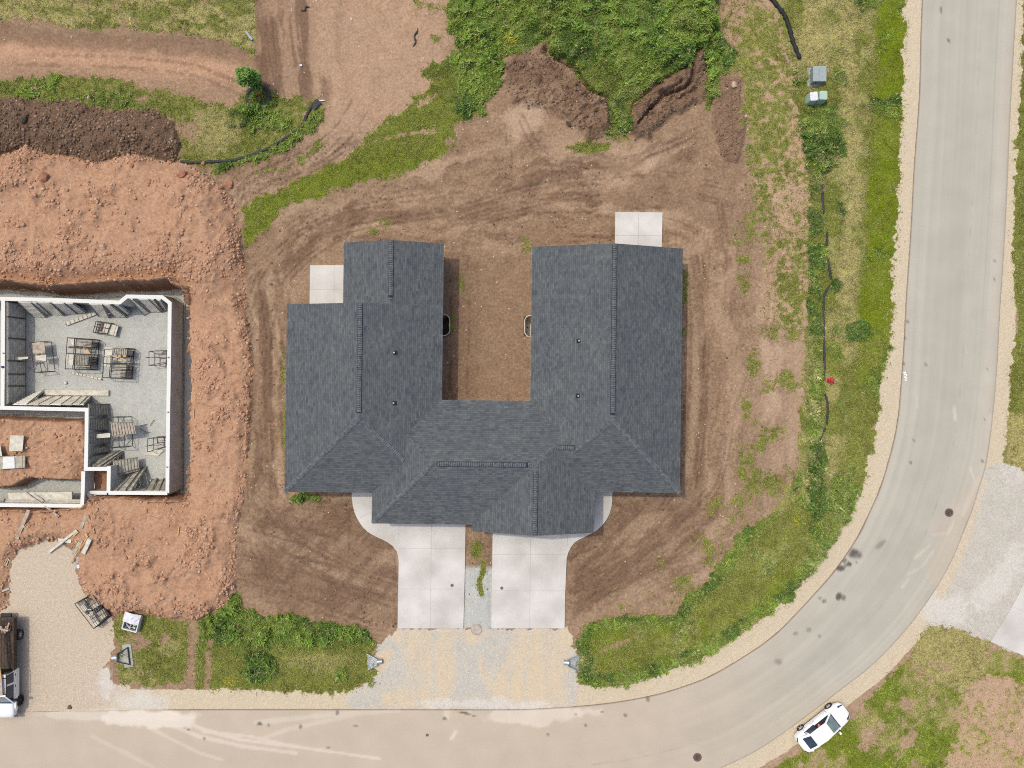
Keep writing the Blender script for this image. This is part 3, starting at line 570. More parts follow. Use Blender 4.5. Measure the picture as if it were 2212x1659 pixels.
    sc_ = N("ShaderNodeSeparateColor"); L(v.outputs["Color"], sc_.inputs[0])
    st = mth('MULTIPLY', mth('LESS_THAN', v.outputs["Distance"], .20), mth('GREATER_THAN', sc_.outputs[0], .978))
    st = mth('MULTIPLY', st, mth('SUBTRACT', 1.0, grass, True))
    rgb = N("ShaderNodeRGB"); rgb.outputs[0].default_value = col(238, 218, 190)
    c = mix(mth('MULTIPLY', st, .8), c, rgb.outputs[0])
    L(c, b.inputs["Base Color"])
    bp = N("ShaderNodeBump"); bp.inputs["Strength"].default_value = .5; bp.inputs["Distance"].default_value = .10
    L(mth('ADD', mth('MULTIPLY', n_b, .7), mth('MULTIPLY', n_c, .45)), bp.inputs["Height"]); L(bp.outputs[0], b.inputs["Normal"])
    return m

ground = make_ground()
ground.data.materials.append(ground_material())

def zat(dx, dy):
    """terrain height under a plan position (arrays or numbers)"""
    fi = np.clip((np.asarray(dx, float) - gx[0]) / ST, 0, len(gx) - 1.001); fj = np.clip((np.asarray(dy, float) - gy[0]) / ST, 0, len(gy) - 1.001)
    i = fi.astype(int); j = fj.astype(int); a = fi - i; b = fj - j
    return (Z[j, i] * (1 - a) + Z[j, i + 1] * a) * (1 - b) + (Z[j + 1, i] * (1 - a) + Z[j + 1, i + 1] * a) * b
def G(dx, dy, up=0.0):
    """point on the ground that is seen at (dx, dy)"""
    z = 0.0
    for _ in range(3):
        f = 1 - z / H
        z = float(zat(CX + (dx - CX) * f, CY + (dy - CY) * f)) + up
    return P(dx, dy, z)

# ---------------------------------------------------------------- road
def make_road():
    na, nb = 4200, 60
    A = smooth_line(ROAD_IN, na); B = smooth_line(ROAD_OUT, na)
    t = np.linspace(0, 1, nb)[None, :, None]
    PT = A[:, None, :] * (1 - t) + B[:, None, :] * t
    X = PT[..., 0]; Y = PT[..., 1]
    wv = (fbm(X, Y, 10, 3, 61) - .5) * 2.2
    crown = (1 - (2 * t[..., 0] - 1) ** 2) * .06
    co = np.stack([(X - CX) * K, -(Y - CY) * K, .018 + crown + 0 * X], -1)
    idx = np.arange(na * nb).reshape(na, nb)
    f = np.stack([idx[:-1, :-1], idx[1:, :-1], idx[1:, 1:], idx[:-1, 1:]], -1).reshape(-1, 4).astype(np.int32)
    me = bpy.data.meshes.new("road"); me.vertices.add(na * nb); me.vertices.foreach_set("co", co.reshape(-1).astype(np.float32))
    me.loops.add(f.size); me.loops.foreach_set("vertex_index", f.ravel()); me.polygons.add(len(f))
    me.polygons.foreach_set("loop_start", np.arange(0, f.size, 4, dtype=np.int32)); me.polygons.foreach_set("use_smooth", np.ones(len(f), bool)); me.update(calc_edges=True)
    U = np.broadcast_to(t[..., 0], X.shape); V = np.broadcast_to(np.linspace(0, 1, na)[:, None], X.shape)
    L_ = np.concatenate([[0], np.cumsum(np.hypot(*np.diff(A, axis=0).T))])[:, None] + 0 * X
    rag = fbm(X, Y, 30, 5, 62) - .5
    def E(cx, cy, rx, ry, an=0, rg=.5, so=.25):
        c, s_ = math.cos(math.radians(an)), math.sin(math.radians(an))
        u = ((X - cx) * c + (Y - cy) * s_) / rx; v = (-(X - cx) * s_ + (Y - cy) * c) / ry
        return sm(1 - np.sqrt(u * u + v * v) + rag * rg * 2, -so, so)
    streak = .6 * fbm(U * 206, L_ * .012, 26, 4, 63) + .4 * fbm(U * 206, L_ * .012, 7, 3, 67)
    streak2 = fbm(U * 206, L_ * .05, 26, 3, 64)
    dust = sm(Y + 0 * X, 1150, 1620) * sm(X, 1900, 1300) * (.35 + .9 * (streak - .3)) + .45 * sm(U, .80, 1.0) * (.5 + rag) + .25 * sm(U, .06, 0)
    dust = np.clip(dust + .8 * E(1120, 1535, 240, 28, 0, .8) + .4 * E(2085, 1150, 60, 140, 25, .8) , 0, 1)
    wht = np.clip(E(330, 1552, 95, 16, 4, .9) * .9 + E(1130, 1545, 120, 18, 0, 1.1) * .6 + E(250, 1545, 180, 9, 0, .9) * .5, 0, 1)
    def ln(pts, wd):
        d = sdist(X, Y, pts, False); return sm(1 - d / wd + rag * .7, -.3, .5)
    for pts, wd, k in [([(385, 1552), (440, 1575), (520, 1597), (640, 1612)], 4.5, .55), ([(370, 1566), (430, 1590), (520, 1610), (640, 1626)], 4.5, .5), ([(440, 1580), (540, 1590), (640, 1612), (820, 1638)], 3.5, .5),
                       ([(330, 1575), (430, 1625), (480, 1640)], 4, .35), ([(553, 1560), (700, 1545), (860, 1534)], 6, .35), ([(553, 1600), (620, 1575), (760, 1545)], 5, .3), ([(200, 1590), (300, 1640), (330, 1655)], 5, .25),
                       ([(2060, 1128), (2045, 1155)], 2.5, .35), ([(2008, 1178), (1975, 1205)], 3, .35), ([(2015, 1190), (1990, 1225), (1960, 1240)], 2.5, .35), ([(1960, 1252), (1948, 1268)], 2.5, .4), ([(2095, 1010), (2105, 1040)], 3, .35),
                       ([(1980, 860), (1981, 880)], 3, .25), ([(2060, 880), (2062, 905)], 4, .4), ([(2050, 1150), (2015, 1156)], 2, .3), ([(985, 1580), (975, 1595)], 4, .6), ([(2140, 900), (2120, 1020), (2080, 1110)], 6, .25)]:
        wht = np.maximum(wht, ln(pts, wd) * k)
    dk = np.zeros_like(X)
    for e in [(1856, 1199, 12, 11), (1850, 1193, 12, 9), (1824, 1211, 5, 5), (1813, 1227, 7, 5), (1834, 1218, 6, 4), (1827, 1222, 3, 3), (1850, 1214, 3, 3), (1811, 1288, 6, 9, 20), (1821, 1291, 5, 6), (1780, 1298, 5, 4), (1770, 1292, 4, 3),
              (1904, 1174, 15, 6, -35), (1747, 1360, 6, 5), (1718, 1368, 5, 4), (1770, 1373, 5, 4), (1682, 1430, 10, 8), (1399, 1505, 4, 7), (1399, 1512, 4, 3), (1351, 1544, 4, 4), (1301, 1538, 2.5, 2), (1243, 1543, 2, 2), (1265, 1566, 4, 3), (1183, 1586, 3, 3),
              (729, 1539, 4, 5), (650, 1569, 4, 5), (581, 1566, 2.5, 2.5), (769, 1568, 5, 2), (561, 1563, 6, 3), (710, 1614, 3, 2), (442, 1595, 3, 3), (408, 1576, 3, 2), (2032, 22, 3, 7), (2048, 88, 4, 4), (2148, 564, 2.5, 2.5), (2148, 603, 2.5, 2.5), (2000, 788, 3, 3),
              (1973, 951, 3, 3), (1966, 999, 3, 3), (2122, 996, 3, 3), (2131, 797, 2.5, 2.5), (2125, 906, 2, 2), (1960, 695, 4, 3), (1954, 730, 3, 3), (1952, 785, 3, 3), (1003, 1540, 14, 3, 12), (1020, 1545, 12, 2.5, 12), (960, 1552, 5, 3)]:
        k = .40 if e[0] in (1904, 1682, 1747, 1718, 1770) else (.85 if e[2] > 5 else .6)
        dk = np.maximum(dk, E(*e, rg=1.1 if e[2] > 6 else .3, so=.4 if e[2] > 6 else .25) * k)
    seam = np.exp(-((U * 206 - 168 + 3 * (streak2 - .5)) / .9) ** 2) * .5 * sm(streak, .45, .6) + np.exp(-((U * 206 - 128 + wv) / .9) ** 2) * .6 * sm(V, .2, .4)
    edge = np.clip(sm(U * 206, 2.2, .2) + .6 * sm((1 - U) * 206, 2.4, .2), 0, 1) * sm(X + 0 * Y, 300, 420)
    A4 = np.stack([np.clip(dust, 0, 1), np.clip(wht, 0, 1), np.clip(dk, 0, 1), np.clip(np.maximum(seam * .5, edge * .8), 0, 1)], -1).reshape(-1).astype(np.float32)
    at = me.color_attributes.new("wear", 'FLOAT_COLOR', 'POINT'); at.data.foreach_set("color", A4)
    B4 = np.stack([streak, streak2, fbm(X, Y, 90, 4, 66), sm(Y, 1200, 1560) * sm(X, 1900, 1200)], -1).reshape(-1).astype(np.float32)
    at = me.color_attributes.new("lanes", 'FLOAT_COLOR', 'POINT'); at.data.foreach_set("color", B4)
    ob = bpy.data.objects.new("road", me); COL.objects.link(ob); tag(ob, kind="structure")
    m, nt, b = new_mat("road_surface"); L = nt.links.new; N = nt.nodes.new
    b.inputs["Roughness"].default_value = .9; b.inputs["Specular IOR Level"].default_value = .15
    def at_(name):
        a = N("ShaderNodeAttribute"); a.attribute_name = name; s_ = N("ShaderNodeSeparateColor"); L(a.outputs["Color"], s_.inputs[0]); return list(s_.outputs) + [a.outputs["Alpha"]]
    wr = at_("wear"); ln_ = at_("lanes")
    def mixc(f, a, c):
        x = N("ShaderNodeMix"); x.data_type = 'RGBA'; L(f, x.inputs[0])
        for k, v in ((6, a), (7, c)):
            if isinstance(v, tuple): x.inputs[k].default_value = v
            else: L(v, x.inputs[k])
        return x.outputs[2]
    r = N("ShaderNodeValToRGB"); r.color_ramp.elements[0].position = .3; r.color_ramp.elements[1].position = .7
    r.color_ramp.elements[0].color = col(182, 178, 165); r.color_ramp.elements[1].color = col(196, 191, 177); L(ln_[0], r.inputs[0])
    c = mixc(ln_[3], r.outputs[0], col(196, 182, 164))
    c = mixc(wr[0], c, col(201, 186, 167)); c = mixc(wr[1], c, col(228, 217, 202)); c = mixc(wr[3], c, col(120, 112, 104)); c = mixc(wr[2], c, col(74, 70, 66))
    geo = N("ShaderNodeNewGeometry"); n = N("ShaderNodeTexNoise"); n.inputs["Scale"].default_value = 14; n.inputs["Detail"].default_value = 3; L(geo.outputs["Position"], n.inputs[0])
    n2 = N("ShaderNodeTexNoise"); n2.inputs["Scale"].default_value = .5; n2.inputs["Detail"].default_value = 5; L(geo.outputs["Position"], n2.inputs[0])
    mm = N("ShaderNodeMath"); mm.operation = 'ADD'; L(n.outputs[0], mm.inputs[0]); L(n2.outputs[0], mm.inputs[1])
    mr = N("ShaderNodeMapRange"); mr.inputs[1].default_value = .6; mr.inputs[2].default_value = 1.4; mr.inputs[3].default_value = .90; mr.inputs[4].default_value = 1.08; L(mm.outputs[0], mr.inputs[0])
    mu = N("ShaderNodeVectorMath"); mu.operation = 'SCALE'; L(c, mu.inputs[0]); L(mr.outputs[0], mu.inputs["Scale"])
    L(mu.outputs[0], b.inputs["Base Color"]); me.materials.append(m)
    return ob
road = make_road()
# white survey scribble sprayed on the road's inner edge
mb = MB()
pts = [(1950, 806), (1959, 802), (1952, 810), (1961, 809), (1952, 816), (1960, 816), (1954, 821), (1959, 822)]
for a_, b_ in zip(pts[:-1], pts[1:]): mb.bar(P(*a_, .045), P(*b_, .045), .055, .004)
tag(mb.build("road_marking", M['white_flat']), kind="structure")

# ---------------------------------------------------------------- driveways and patios
def slab(name, outline, z0, z1, joints, mats=None):
    mb = MB()
    pts = [P(x, y) for x, y in outline]
    if sum(a.x * b.y - b.x * a.y for a, b in zip(pts, pts[1:] + pts[:1])) < 0: pts = pts[::-1]
    mb.prism([(p.x, p.y) for p in pts], z0, z1)
    for (a, b) in joints:
        A_, B_ = P(*a), P(*b); A_.z = B_.z = z1 + .001; mb.bar(A_, B_, .02, .006, m=1)
    o = mb.build(name, [mats or M['conc'], M['joint']]); return tag(o, kind="structure")
def arc(cx, cy, r, a0, a1, n=9): return [(cx + r * math.cos(math.radians(a0 + (a1 - a0) * i / n)), cy + r * math.sin(math.radians(a0 + (a1 - a0) * i / n))) for i in range(n + 1)]
left_d = [(862, 1010), (1008, 1010), (1006, 1120), (1004, 1240), (1001, 1357), (859, 1357), (860, 1290), (861.5, 1215)] + smooth_line([(861.5, 1215), (859, 1195), (849, 1180), (832, 1168), (810, 1158), (788, 1143), (771, 1118), (762, 1090), (759.5, 1055), (759.5, 1040)], 18)[1:].tolist() + [(862, 1040)]
slab("driveway", left_d, -.12, .05, [((862.5, 1100), (861.5, 1168)), ((861, 1185), (1005, 1185)), ((860.5, 1272), (1002, 1272)), ((932, 1120), (930, 1357)), ((778, 1118), (802, 1106)), ((812, 1157), (824, 1130)), ((760, 1073), (803, 1073))])
right_d = [(1066, 1010), (1330, 1010), (1323, 1060), (1322, 1085)] + smooth_line([(1322, 1085), (1318, 1106), (1306, 1128), (1288, 1146), (1262, 1160), (1243, 1170), (1230, 1187), (1224, 1206)], 14)[1:].tolist() + [(1221, 1280), (1219.5, 1357), (1061.5, 1357), (1063, 1240)]
slab("driveway", right_d, -.12, .052, [((1226.5, 1150), (1225, 1178)), ((1064, 1197), (1226, 1197)), ((1062.5, 1276), (1221, 1276)), ((1146, 1150), (1144, 1357)), ((1288, 1074), (1322, 1074)), ((1290, 1110), (1312, 1120))])
slab("patio", [(1329, 458), (1431, 459), (1429, 545), (1328, 545)], -.12, .05, [((1379, 458), (1379, 545)), ((1329, 509), (1430, 509))])
slab("patio", [(670, 573), (756, 573), (756, 665), (669, 665)], -.12, .05, [((722, 573), (722, 660)), ((670, 625), (745, 625))])
slab("driveway", [(2139, 1386), (2186, 1309), (2199, 1286), (2212, 1255), (2280, 1080), (2500, 1080), (2500, 1530), (2300, 1451), (2212, 1416)], -.15, .06, [((2186, 1309), (2260, 1345))])

# ---------------------------------------------------------------- the new house
TH = math.radians(.70)
def HL(x, y, z):      # house plan (survey units, y up) -> world
    return Vector(((x * math.cos(TH) + y * math.sin(TH)) * K, (y * math.cos(TH) - x * math.sin(TH)) * K, z))
ZE = 3.0
COMP = [  # axis, x0, x1, y0, y1, ridge, ridge height, low-end hip apex (None = gable), high-end hip apex, sink
    ('y', -466, -144.5, -228, 159, -305.3, 4.93, -73, None, 0.0),
    ('y', -350.3, -144.5, 100, 288, -247.4, 4.235, None, None, .004),
    ('x', -286, 173.3, -291, -34.5, -162.7, 4.53, -157.8, 50, 0.0),
    ('y', -80.2, 173.3, -305, -150, 50, 4.533, None, None, -.003),
    ('y', 38, 349, -220.6, 283.5, 202, 4.97, -69.4, None, 0.0),
    ('x', 45, 205, -220.6, -34.5, -127.5, 4.12, None, None, .004)]
def zroof(x, y):
    best = 0
    for ax, x0, x1, y0, y1, r, zr, a0, a1, sk in COMP:
        if not (x0 <= x <= x1 and y0 <= y <= y1): continue
        u, u0, u1, v, v0, v1 = (x, x0, x1, y, y0, y1) if ax == 'y' else (y, y0, y1, x, x0, x1)
        t = min((u - u0) / (r - u0), (u1 - u) / (u1 - r), 1)
        if a0 is not None: t = min(t, (v - v0) / (a0 - v0))
        if a1 is not None: t = min(t, (v1 - v) / (v1 - a1))
        best = max(best, ZE + (zr - ZE) * t)
    return best
house = empty("house", (0, 0, 0), "new duplex house with a dark grey shingle roof in a U shape", "house")
def shingle_mat():
    m, nt, b = new_mat("asphalt_shingle"); L = nt.links.new; N = nt.nodes.new
    b.inputs["Roughness"].default_value = .92; b.inputs["Specular IOR Level"].default_value = .12
    uv = N("ShaderNodeUVMap"); uv.uv_map = "uv"
    def brick(wd, off, c1, c2, mort):
        t = N("ShaderNodeTexBrick"); t.inputs["Scale"].default_value = 1; t.inputs["Brick Width"].default_value = wd; t.inputs["Row Height"].default_value = .145
        t.inputs["Mortar Size"].default_value = .008; t.inputs["Mortar Smooth"].default_value = .3; t.offset = .37; t.offset_frequency = 3; t.squash = 1.0
        t.inputs["Color1"].default_value = c1; t.inputs["Color2"].default_value = c2; t.inputs["Mortar"].default_value = mort
        mp = N("ShaderNodeMapping"); mp.inputs["Location"].default_value = (off, 0, 0); L(uv.outputs[0], mp.inputs[0]); L(mp.outputs[0], t.inputs[0]); return t.outputs[0]
    a = brick(.23, 0, col(80, 84, 90), col(122, 126, 126), col(62, 66, 72))
    c = brick(.41, .13, col(84, 88, 94), col(120, 125, 127), col(72, 76, 82))
    d = brick(.31, .37, col(82, 86, 92), col(120, 125, 126), col(72, 76, 82))
    def mx(f, x_, y_):
        n = N("ShaderNodeMix"); n.data_type = 'RGBA'
        if isinstance(f, float): n.inputs[0].default_value = f
        else: L(f, n.inputs[0])
        L(x_, n.inputs[6]); L(y_, n.inputs[7]); return n.outputs[2]
    e = mx(.33, mx(.5, a, c), d)
    ns = N("ShaderNodeTexNoise"); ns.inputs["Scale"].default_value = .55; ns.inputs["Detail"].default_value = 5; ns.inputs["Roughness"].default_value = .65; L(uv.outputs[0], ns.inputs[0])
    r = N("ShaderNodeValToRGB"); r.color_ramp.elements[0].position = .35; r.color_ramp.elements[1].position = .65
    r.color_ramp.elements[0].color = (.84, .84, .86, 1); r.color_ramp.elements[1].color = (.98, .99, .95, 1); L(ns.outputs[0], r.inputs[0])
    mu = N("ShaderNodeMix"); mu.data_type = 'RGBA'; mu.blend_type = 'MULTIPLY'; mu.inputs[0].default_value = 1; L(e, mu.inputs[6]); L(r.outputs[0], mu.inputs[7])
    L(mu.outputs[2], b.inputs["Base Color"])
    bp = N("ShaderNodeBump"); bp.inputs["Strength"].default_value = .5; bp.inputs["Distance"].default_value = .02
    bw = N("ShaderNodeRGBToBW"); L(a, bw.inputs[0]); L(bw.outputs[0], bp.inputs["Height"]); L(bp.outputs[0], b.inputs["Normal"])
    return m
M['shingle'] = shingle_mat()
M['cap'] = mat("cap_shingle", col(118, 122, 126), col(78, 83, 90), scale=5, rough=.9, detail=6)
M['capdark'] = mat("ridge_vent_dark_strip", col(52, 56, 64), col(40, 44, 52), scale=5, rough=.9)  # dark base of the ridge vents, reused for other dark trim
def build_roof():
    V = []; F = []; MI = []; UV = []
    def face(pts, m, uvs=None):
        n = len(V); V.extend(pts); F.append(tuple(range(n, n + len(pts)))); MI.append(m); UV.append(uvs or [(0, 0)] * len(pts))
    for ci, (ax, x0, x1, y0, y1, r, zr, a0, a1, sk) in enumerate(COMP):
        def Q(u, v, z):
            return HL(u, v, z - sk) if ax == 'y' else HL(v, u, z - sk)
        u0, u1, v0, v1 = (x0, x1, y0, y1) if ax == 'y' else (y0, y1, x0, x1)
        e0 = v0 if a0 is None else a0; e1 = v1 if a1 is None else a1
        def slope(pts, eave_a, eave_b, off):      # pts 3D; uv from the eave line
            ea = eave_a; d = (eave_b - eave_a).normalized(); uvs = []
            for p in pts:
                q = p - ea; u = q.dot(d); uvs.append((u + off, (q - d * u).length))
            return uvs
        flip = (ax == 'x')
        def add(pts, m, uvs=None):
            if flip: pts = pts[::-1]; uvs = uvs[::-1] if uvs else None
            face(pts, m, uvs)
        A, B_, C_, D = Q(u0, v0, ZE), Q(u1, v0, ZE), Q(u1, v1, ZE), Q(u0, v1, ZE)
        R0, R1 = Q(r, e0, zr), Q(r, e1, zr)
        p = [A, R0, R1, D]; add(p, 0, slope(p, A, D, ci * 3.7))
        p = [B_, C_, R1, R0]; add(p, 0, slope(p, B_, C_, ci * 2.3 + 1))
        if a0 is not None: p = [A, B_, R0]; add(p, 0, slope(p, A, B_, 5.1))
        else: add([A, B_, R0], 1)
        if a1 is not None: p = [C_, D, R1]; add(p, 0, slope(p, C_, D, 2.2))
        else: add([C_, D, R1], 1)
        lo = [v - Vector((0, 0, .17 - ci * .003)) for v in (A, B_, C_, D)]; up = [A, B_, C_, D]
        for i in range(4):
            j = (i + 1) % 4; add([lo[i], lo[j], up[j], up[i]], 1)
        add(lo[::-1], 1)
    me = bpy.data.meshes.new("roof"); me.from_pydata([tuple(v) for v in V], [], F)
    uvl = me.uv_layers.new(name="uv"); k = 0
    flat = [c for f in UV for uv in f for c in uv]; uvl.data.foreach_set("uv", flat)
    me.materials.append(M['shingle']); me.materials.append(M['white_flat']); me.polygons.foreach_set("material_index", MI); me.update()
    o = bpy.data.objects.new("roof", me); COL.objects.link(o); o.parent = house; return o
roof = build_roof()
def caps(name, a, b, wd, slope, dark, step=.15, lift=.0):
    """overlapping cap shingles laid along a ridge or hip from a (top) to b"""
    d = b - a; Ln = d.length; d.normalize(); side = d.cross(Vector((0, 0, 1))).normalized(); up = Vector((0, 0, 1))
    mb = MB(); n = int(Ln / step)
    if dark:
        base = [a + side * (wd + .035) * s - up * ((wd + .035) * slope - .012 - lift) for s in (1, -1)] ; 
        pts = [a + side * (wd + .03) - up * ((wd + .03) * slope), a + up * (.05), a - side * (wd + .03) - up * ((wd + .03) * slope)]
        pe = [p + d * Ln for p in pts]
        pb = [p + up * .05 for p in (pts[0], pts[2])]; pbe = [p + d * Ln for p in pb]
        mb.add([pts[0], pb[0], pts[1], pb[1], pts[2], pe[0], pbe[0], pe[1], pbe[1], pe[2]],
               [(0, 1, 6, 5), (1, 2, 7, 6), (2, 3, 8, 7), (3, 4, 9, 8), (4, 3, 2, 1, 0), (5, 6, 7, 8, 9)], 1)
    h0 = (.062 if dark else .018); rr = random.Random(int(a.x * 100) + int(b.y * 10))
    for i in range(n):
        g_ = .035 if dark else .0
        p = a + d * (i * step + g_ / 2); q = a + d * ((i + 1) * step - g_ / 2)
        w_ = wd * rr.uniform(.96, 1.03); hq = h0 + (.006 if dark else .05); hp = h0
        vs_ = [p + side * w_ - up * (w_ * slope - hp), p + up * hp, p - side * w_ - up * (w_ * slope - hp),
               q + side * w_ - up * (w_ * slope - hq), q + up * hq, q - side * w_ - up * (w_ * slope - hq)]
        lo = [v - up * .024 for v in vs_]
        mb.add(vs_ + lo, [(0, 1, 4, 3), (1, 2, 5, 4), (3, 4, 10, 9), (4, 5, 11, 10), (0, 3, 9, 6), (5, 2, 8, 11), (2, 1, 7, 8), (1, 0, 6, 7)], 0)
    o = mb.build(name, [M['cap'], M['capdark']], roof); return o
def rz(x, y, z): return HL(x, y, z)
SL = .333
for a, b in [((-305.3, 158, 4.93), (-305.3, -62, 4.93)), ((-247.4, 287, 4.235), (-247.4, 172, 4.235)), ((202, 282, 4.97), (202, -60, 4.97)),
             ((-148, -162.7, 4.53), (34, -162.7, 4.53)), ((50, -178, 4.533), (50, -303, 4.533)), ((92, -127.5, 4.116), (128, -127.5, 4.116))]:
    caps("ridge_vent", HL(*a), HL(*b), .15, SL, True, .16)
for a, b in [((-305.3, -73, 4.93), (-466, -228, 3.0)), ((-305.3, -73, 4.93), (-215, -160, 3.86)), ((-157.8, -162.7, 4.53), (-215, -105, 3.85)),
             ((-157.8, -162.7, 4.53), (-286, -291, 3.0)), ((50, -162.7, 4.53), (85, -127.5, 4.1)), ((202, -69.4, 4.97), (131, -134.6, 4.12)), ((202, -69.4, 4.97), (349, -220.6, 3.0))]:
    caps("hip_cap", HL(*a), HL(*b), .17, .235, False, .15)
for a, b in [((-305.3, -62, 4.93), (-305.3, -74, 4.93)), ((-247.4, 172, 4.235), (-247.4, 160, 4.235)), ((202, -60, 4.97), (202, -71, 4.97)), ((34, -162.7, 4.53), (50, -162.7, 4.53)), ((-158, -162.7, 4.53), (-148, -162.7, 4.53)), ((50, -163, 4.53), (50, -178, 4.53))]:
    caps("ridge_cap", HL(*a), HL(*b), .15, SL, False, .13)
for dx, dy in [(851, 761.6), (849.7, 870.8), (1251, 735.8), (1249.5, 855)]:
    p = P(dx, dy, 4.5); z = zroof((p.x * math.cos(TH) - p.y * math.sin(TH)) / K, (p.y * math.cos(TH) + p.x * math.sin(TH)) / K)
    mb = MB(); mb.lathe([(.055, -.1), (.055, .34), (.048, .34), (.035, .335), (.035, .2), (.001, .2)], (0, 0, 0), 14)
    o = mb.build("vent_pipe", M['pvc'], roof); p = P(dx, dy, z + .34); o.location = (p.x, p.y, z)
    mb = MB(); mb.box((0, 0, .02), (.34, .32, .03)); mb.lathe([(.13, 0), (.11, .08), (.072, .17), (.06, .17)], (0, 0, 0), 14)
    b_ = mb.build("boot", M['black'], roof); b_.location = (p.x, p.y, z); 
# walls stand back under the eaves
mb = MB(); INS = 11
for i, (ax, x0, x1, y0, y1, r, zr, a0, a1, sk) in enumerate(COMP[:5]):
    c = [HL(x0 + INS, y0 + INS, 0), HL(x1 - INS, y0 + INS, 0), HL(x1 - INS, y1 - INS, 0), HL(x0 + INS, y1 - INS, 0)]
    mb.prism([(p.x, p.y) for p in c], -.4 - i * .003, ZE - .13 - i * .004)
mb.build("wall", M['siding'], house)
def opening(name, x, y, wd, z0, z1, face, m, frame=True, parent=house):
    """face: 'S','N','E','W' - outward direction"""
    n = {'S': (0, -1), 'N': (0, 1), 'E': (1, 0), 'W': (-1, 0)}[face]
    c = HL(x, y, (z0 + z1) / 2) + Vector((n[0], n[1], 0)) * .02
    sz = (wd, .06, z1 - z0) if face in 'SN' else (.06, wd, z1 - z0)
    o = MB().box((0, 0, 0), sz, -TH, 0).build(name, m, parent); o.location = c
    fr = MB(); t = .09
    for sx, sz_, w2, h2 in ((0, (z1 - z0) / 2 + t / 2, wd + 2 * t, t), (0, -(z1 - z0) / 2 - t / 2, wd + 2 * t, t), (wd / 2 + t / 2, 0, t, z1 - z0), (-wd / 2 - t / 2, 0, t, z1 - z0)):
        if face in 'SN': fr.box((sx, 0, sz_), (w2, .1, h2))
        else: fr.box((0, sx, sz_), (.1, w2, h2))
    f = fr.build("frame", M['white_flat'], o); return o
for x, y, wd in ((-172, -280, 4.7), (34, -294, 4.7)):
    o = opening("garage_door", x, y, wd, .06, 2.25, 'S', M['white_flat'])
    pn = MB()
    for r in range(4):
        for c in range(4): pn.box((-wd / 2 + (c + .5) * wd / 4, -.035, -.82 + r * .55), (wd / 4 - .18, .02, .38))
    pn.build("door_panels", M['siding'], o)
for x, y, f in ((-318, -217, 'S'), (190, -209.6, 'S'), (-360, 148, 'N'), (222, 272.5, 'N')):
    o = opening("door", x, y, .95, .1, 2.15, f, M['darksteel']); MB().box((.36, -.05 if f == 'S' else .05, 0), (.05, .07, .12)).build("handle", M['galv'], o)
for x, y, f in ((-155.5, 200, 'E'), (-155.5, 100, 'E'), (49, 180, 'W'), (49, 90, 'W'), (338, 200, 'E'), (338, 60, 'E'), (338, -120, 'E'), (-455, 60, 'W'), (-455, -90, 'W'), (-300, 277, 'N'), (-200, 277, 'N'), (120, 272.5, 'N'), (290, 272.5, 'N'), (-60, -45.5, 'N'), (-400, -217, 'S'), (290, -209.6, 'S')):
    opening("window", x, y, 1.3, .95, 2.2, f, M['glass'])

# window wells beside the courtyard walls
def well(xa, y0, y1, sgn, label):
    root = empty("window_well", P(xa, (y0 + y1) / 2), label, "window well", "window wells in the courtyard")
    hy = (y1 - y0) / 2 * K; dp = .62
    def outline(r):
        pts = []
        for k in range(13):
            t = k / 12 * math.pi / 2; pts.append((sgn * (dp - .48 + (.48 - r) * math.sin(t)), -(hy - .48) - (.48 - r) * math.cos(t)))
        q = [(-sgn * .35, -(hy - r))] + pts + [(x, -y) for x, y in pts[::-1]] + [(-sgn * .35, hy - r)]
        return q
    mb = MB(); o0 = outline(0); o1 = outline(.045)
    prof = [(0.0, .10), (.045, .10), (.05, .02), (.09, -.06), (.05, -.14), (.09, -.26), (.05, -.38), (.09, -.52), (.05, -.66), (.09, -.82), (.05, -1.1)]
    rows = [outline(r) for r, z in prof]; n = len(o0); vs_ = []; fs = []
    for (r, z), row in zip(prof, rows): vs_ += [(x, y, z) for x, y in row]
    for i in range(len(prof) - 1):
        for k in range(n - 1): fs.append((i * n + k, i * n + k + 1, (i + 1) * n + k + 1, (i + 1) * n + k))
    mb.add(vs_, fs)
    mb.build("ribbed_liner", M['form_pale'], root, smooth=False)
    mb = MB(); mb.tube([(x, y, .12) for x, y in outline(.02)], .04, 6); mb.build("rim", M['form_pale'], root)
    mb = MB(); oo = outline(.03); oo = oo if sgn < 0 else oo[::-1]; mb.prism(oo, -1.14, -1.09); mb.build("gravel_bed", M['form_pale'] if sgn < 0 else M['wood_dark'], root)  # shade painted in: dark bed in the shaded well, pale in sun
    mb = MB(); mb.lathe([(.05, 0), (.05, .04)], (sgn * .35, 0, -1.09), 10); mb.build("drain_cap", M['black'], root)
well(957 - 2, 678.5, 726, 1, "ribbed oval window well shaded by the left wing's wall")
well(1148 + 2, 681, 729, -1, "ribbed oval window well in sun against the right wing's wall")

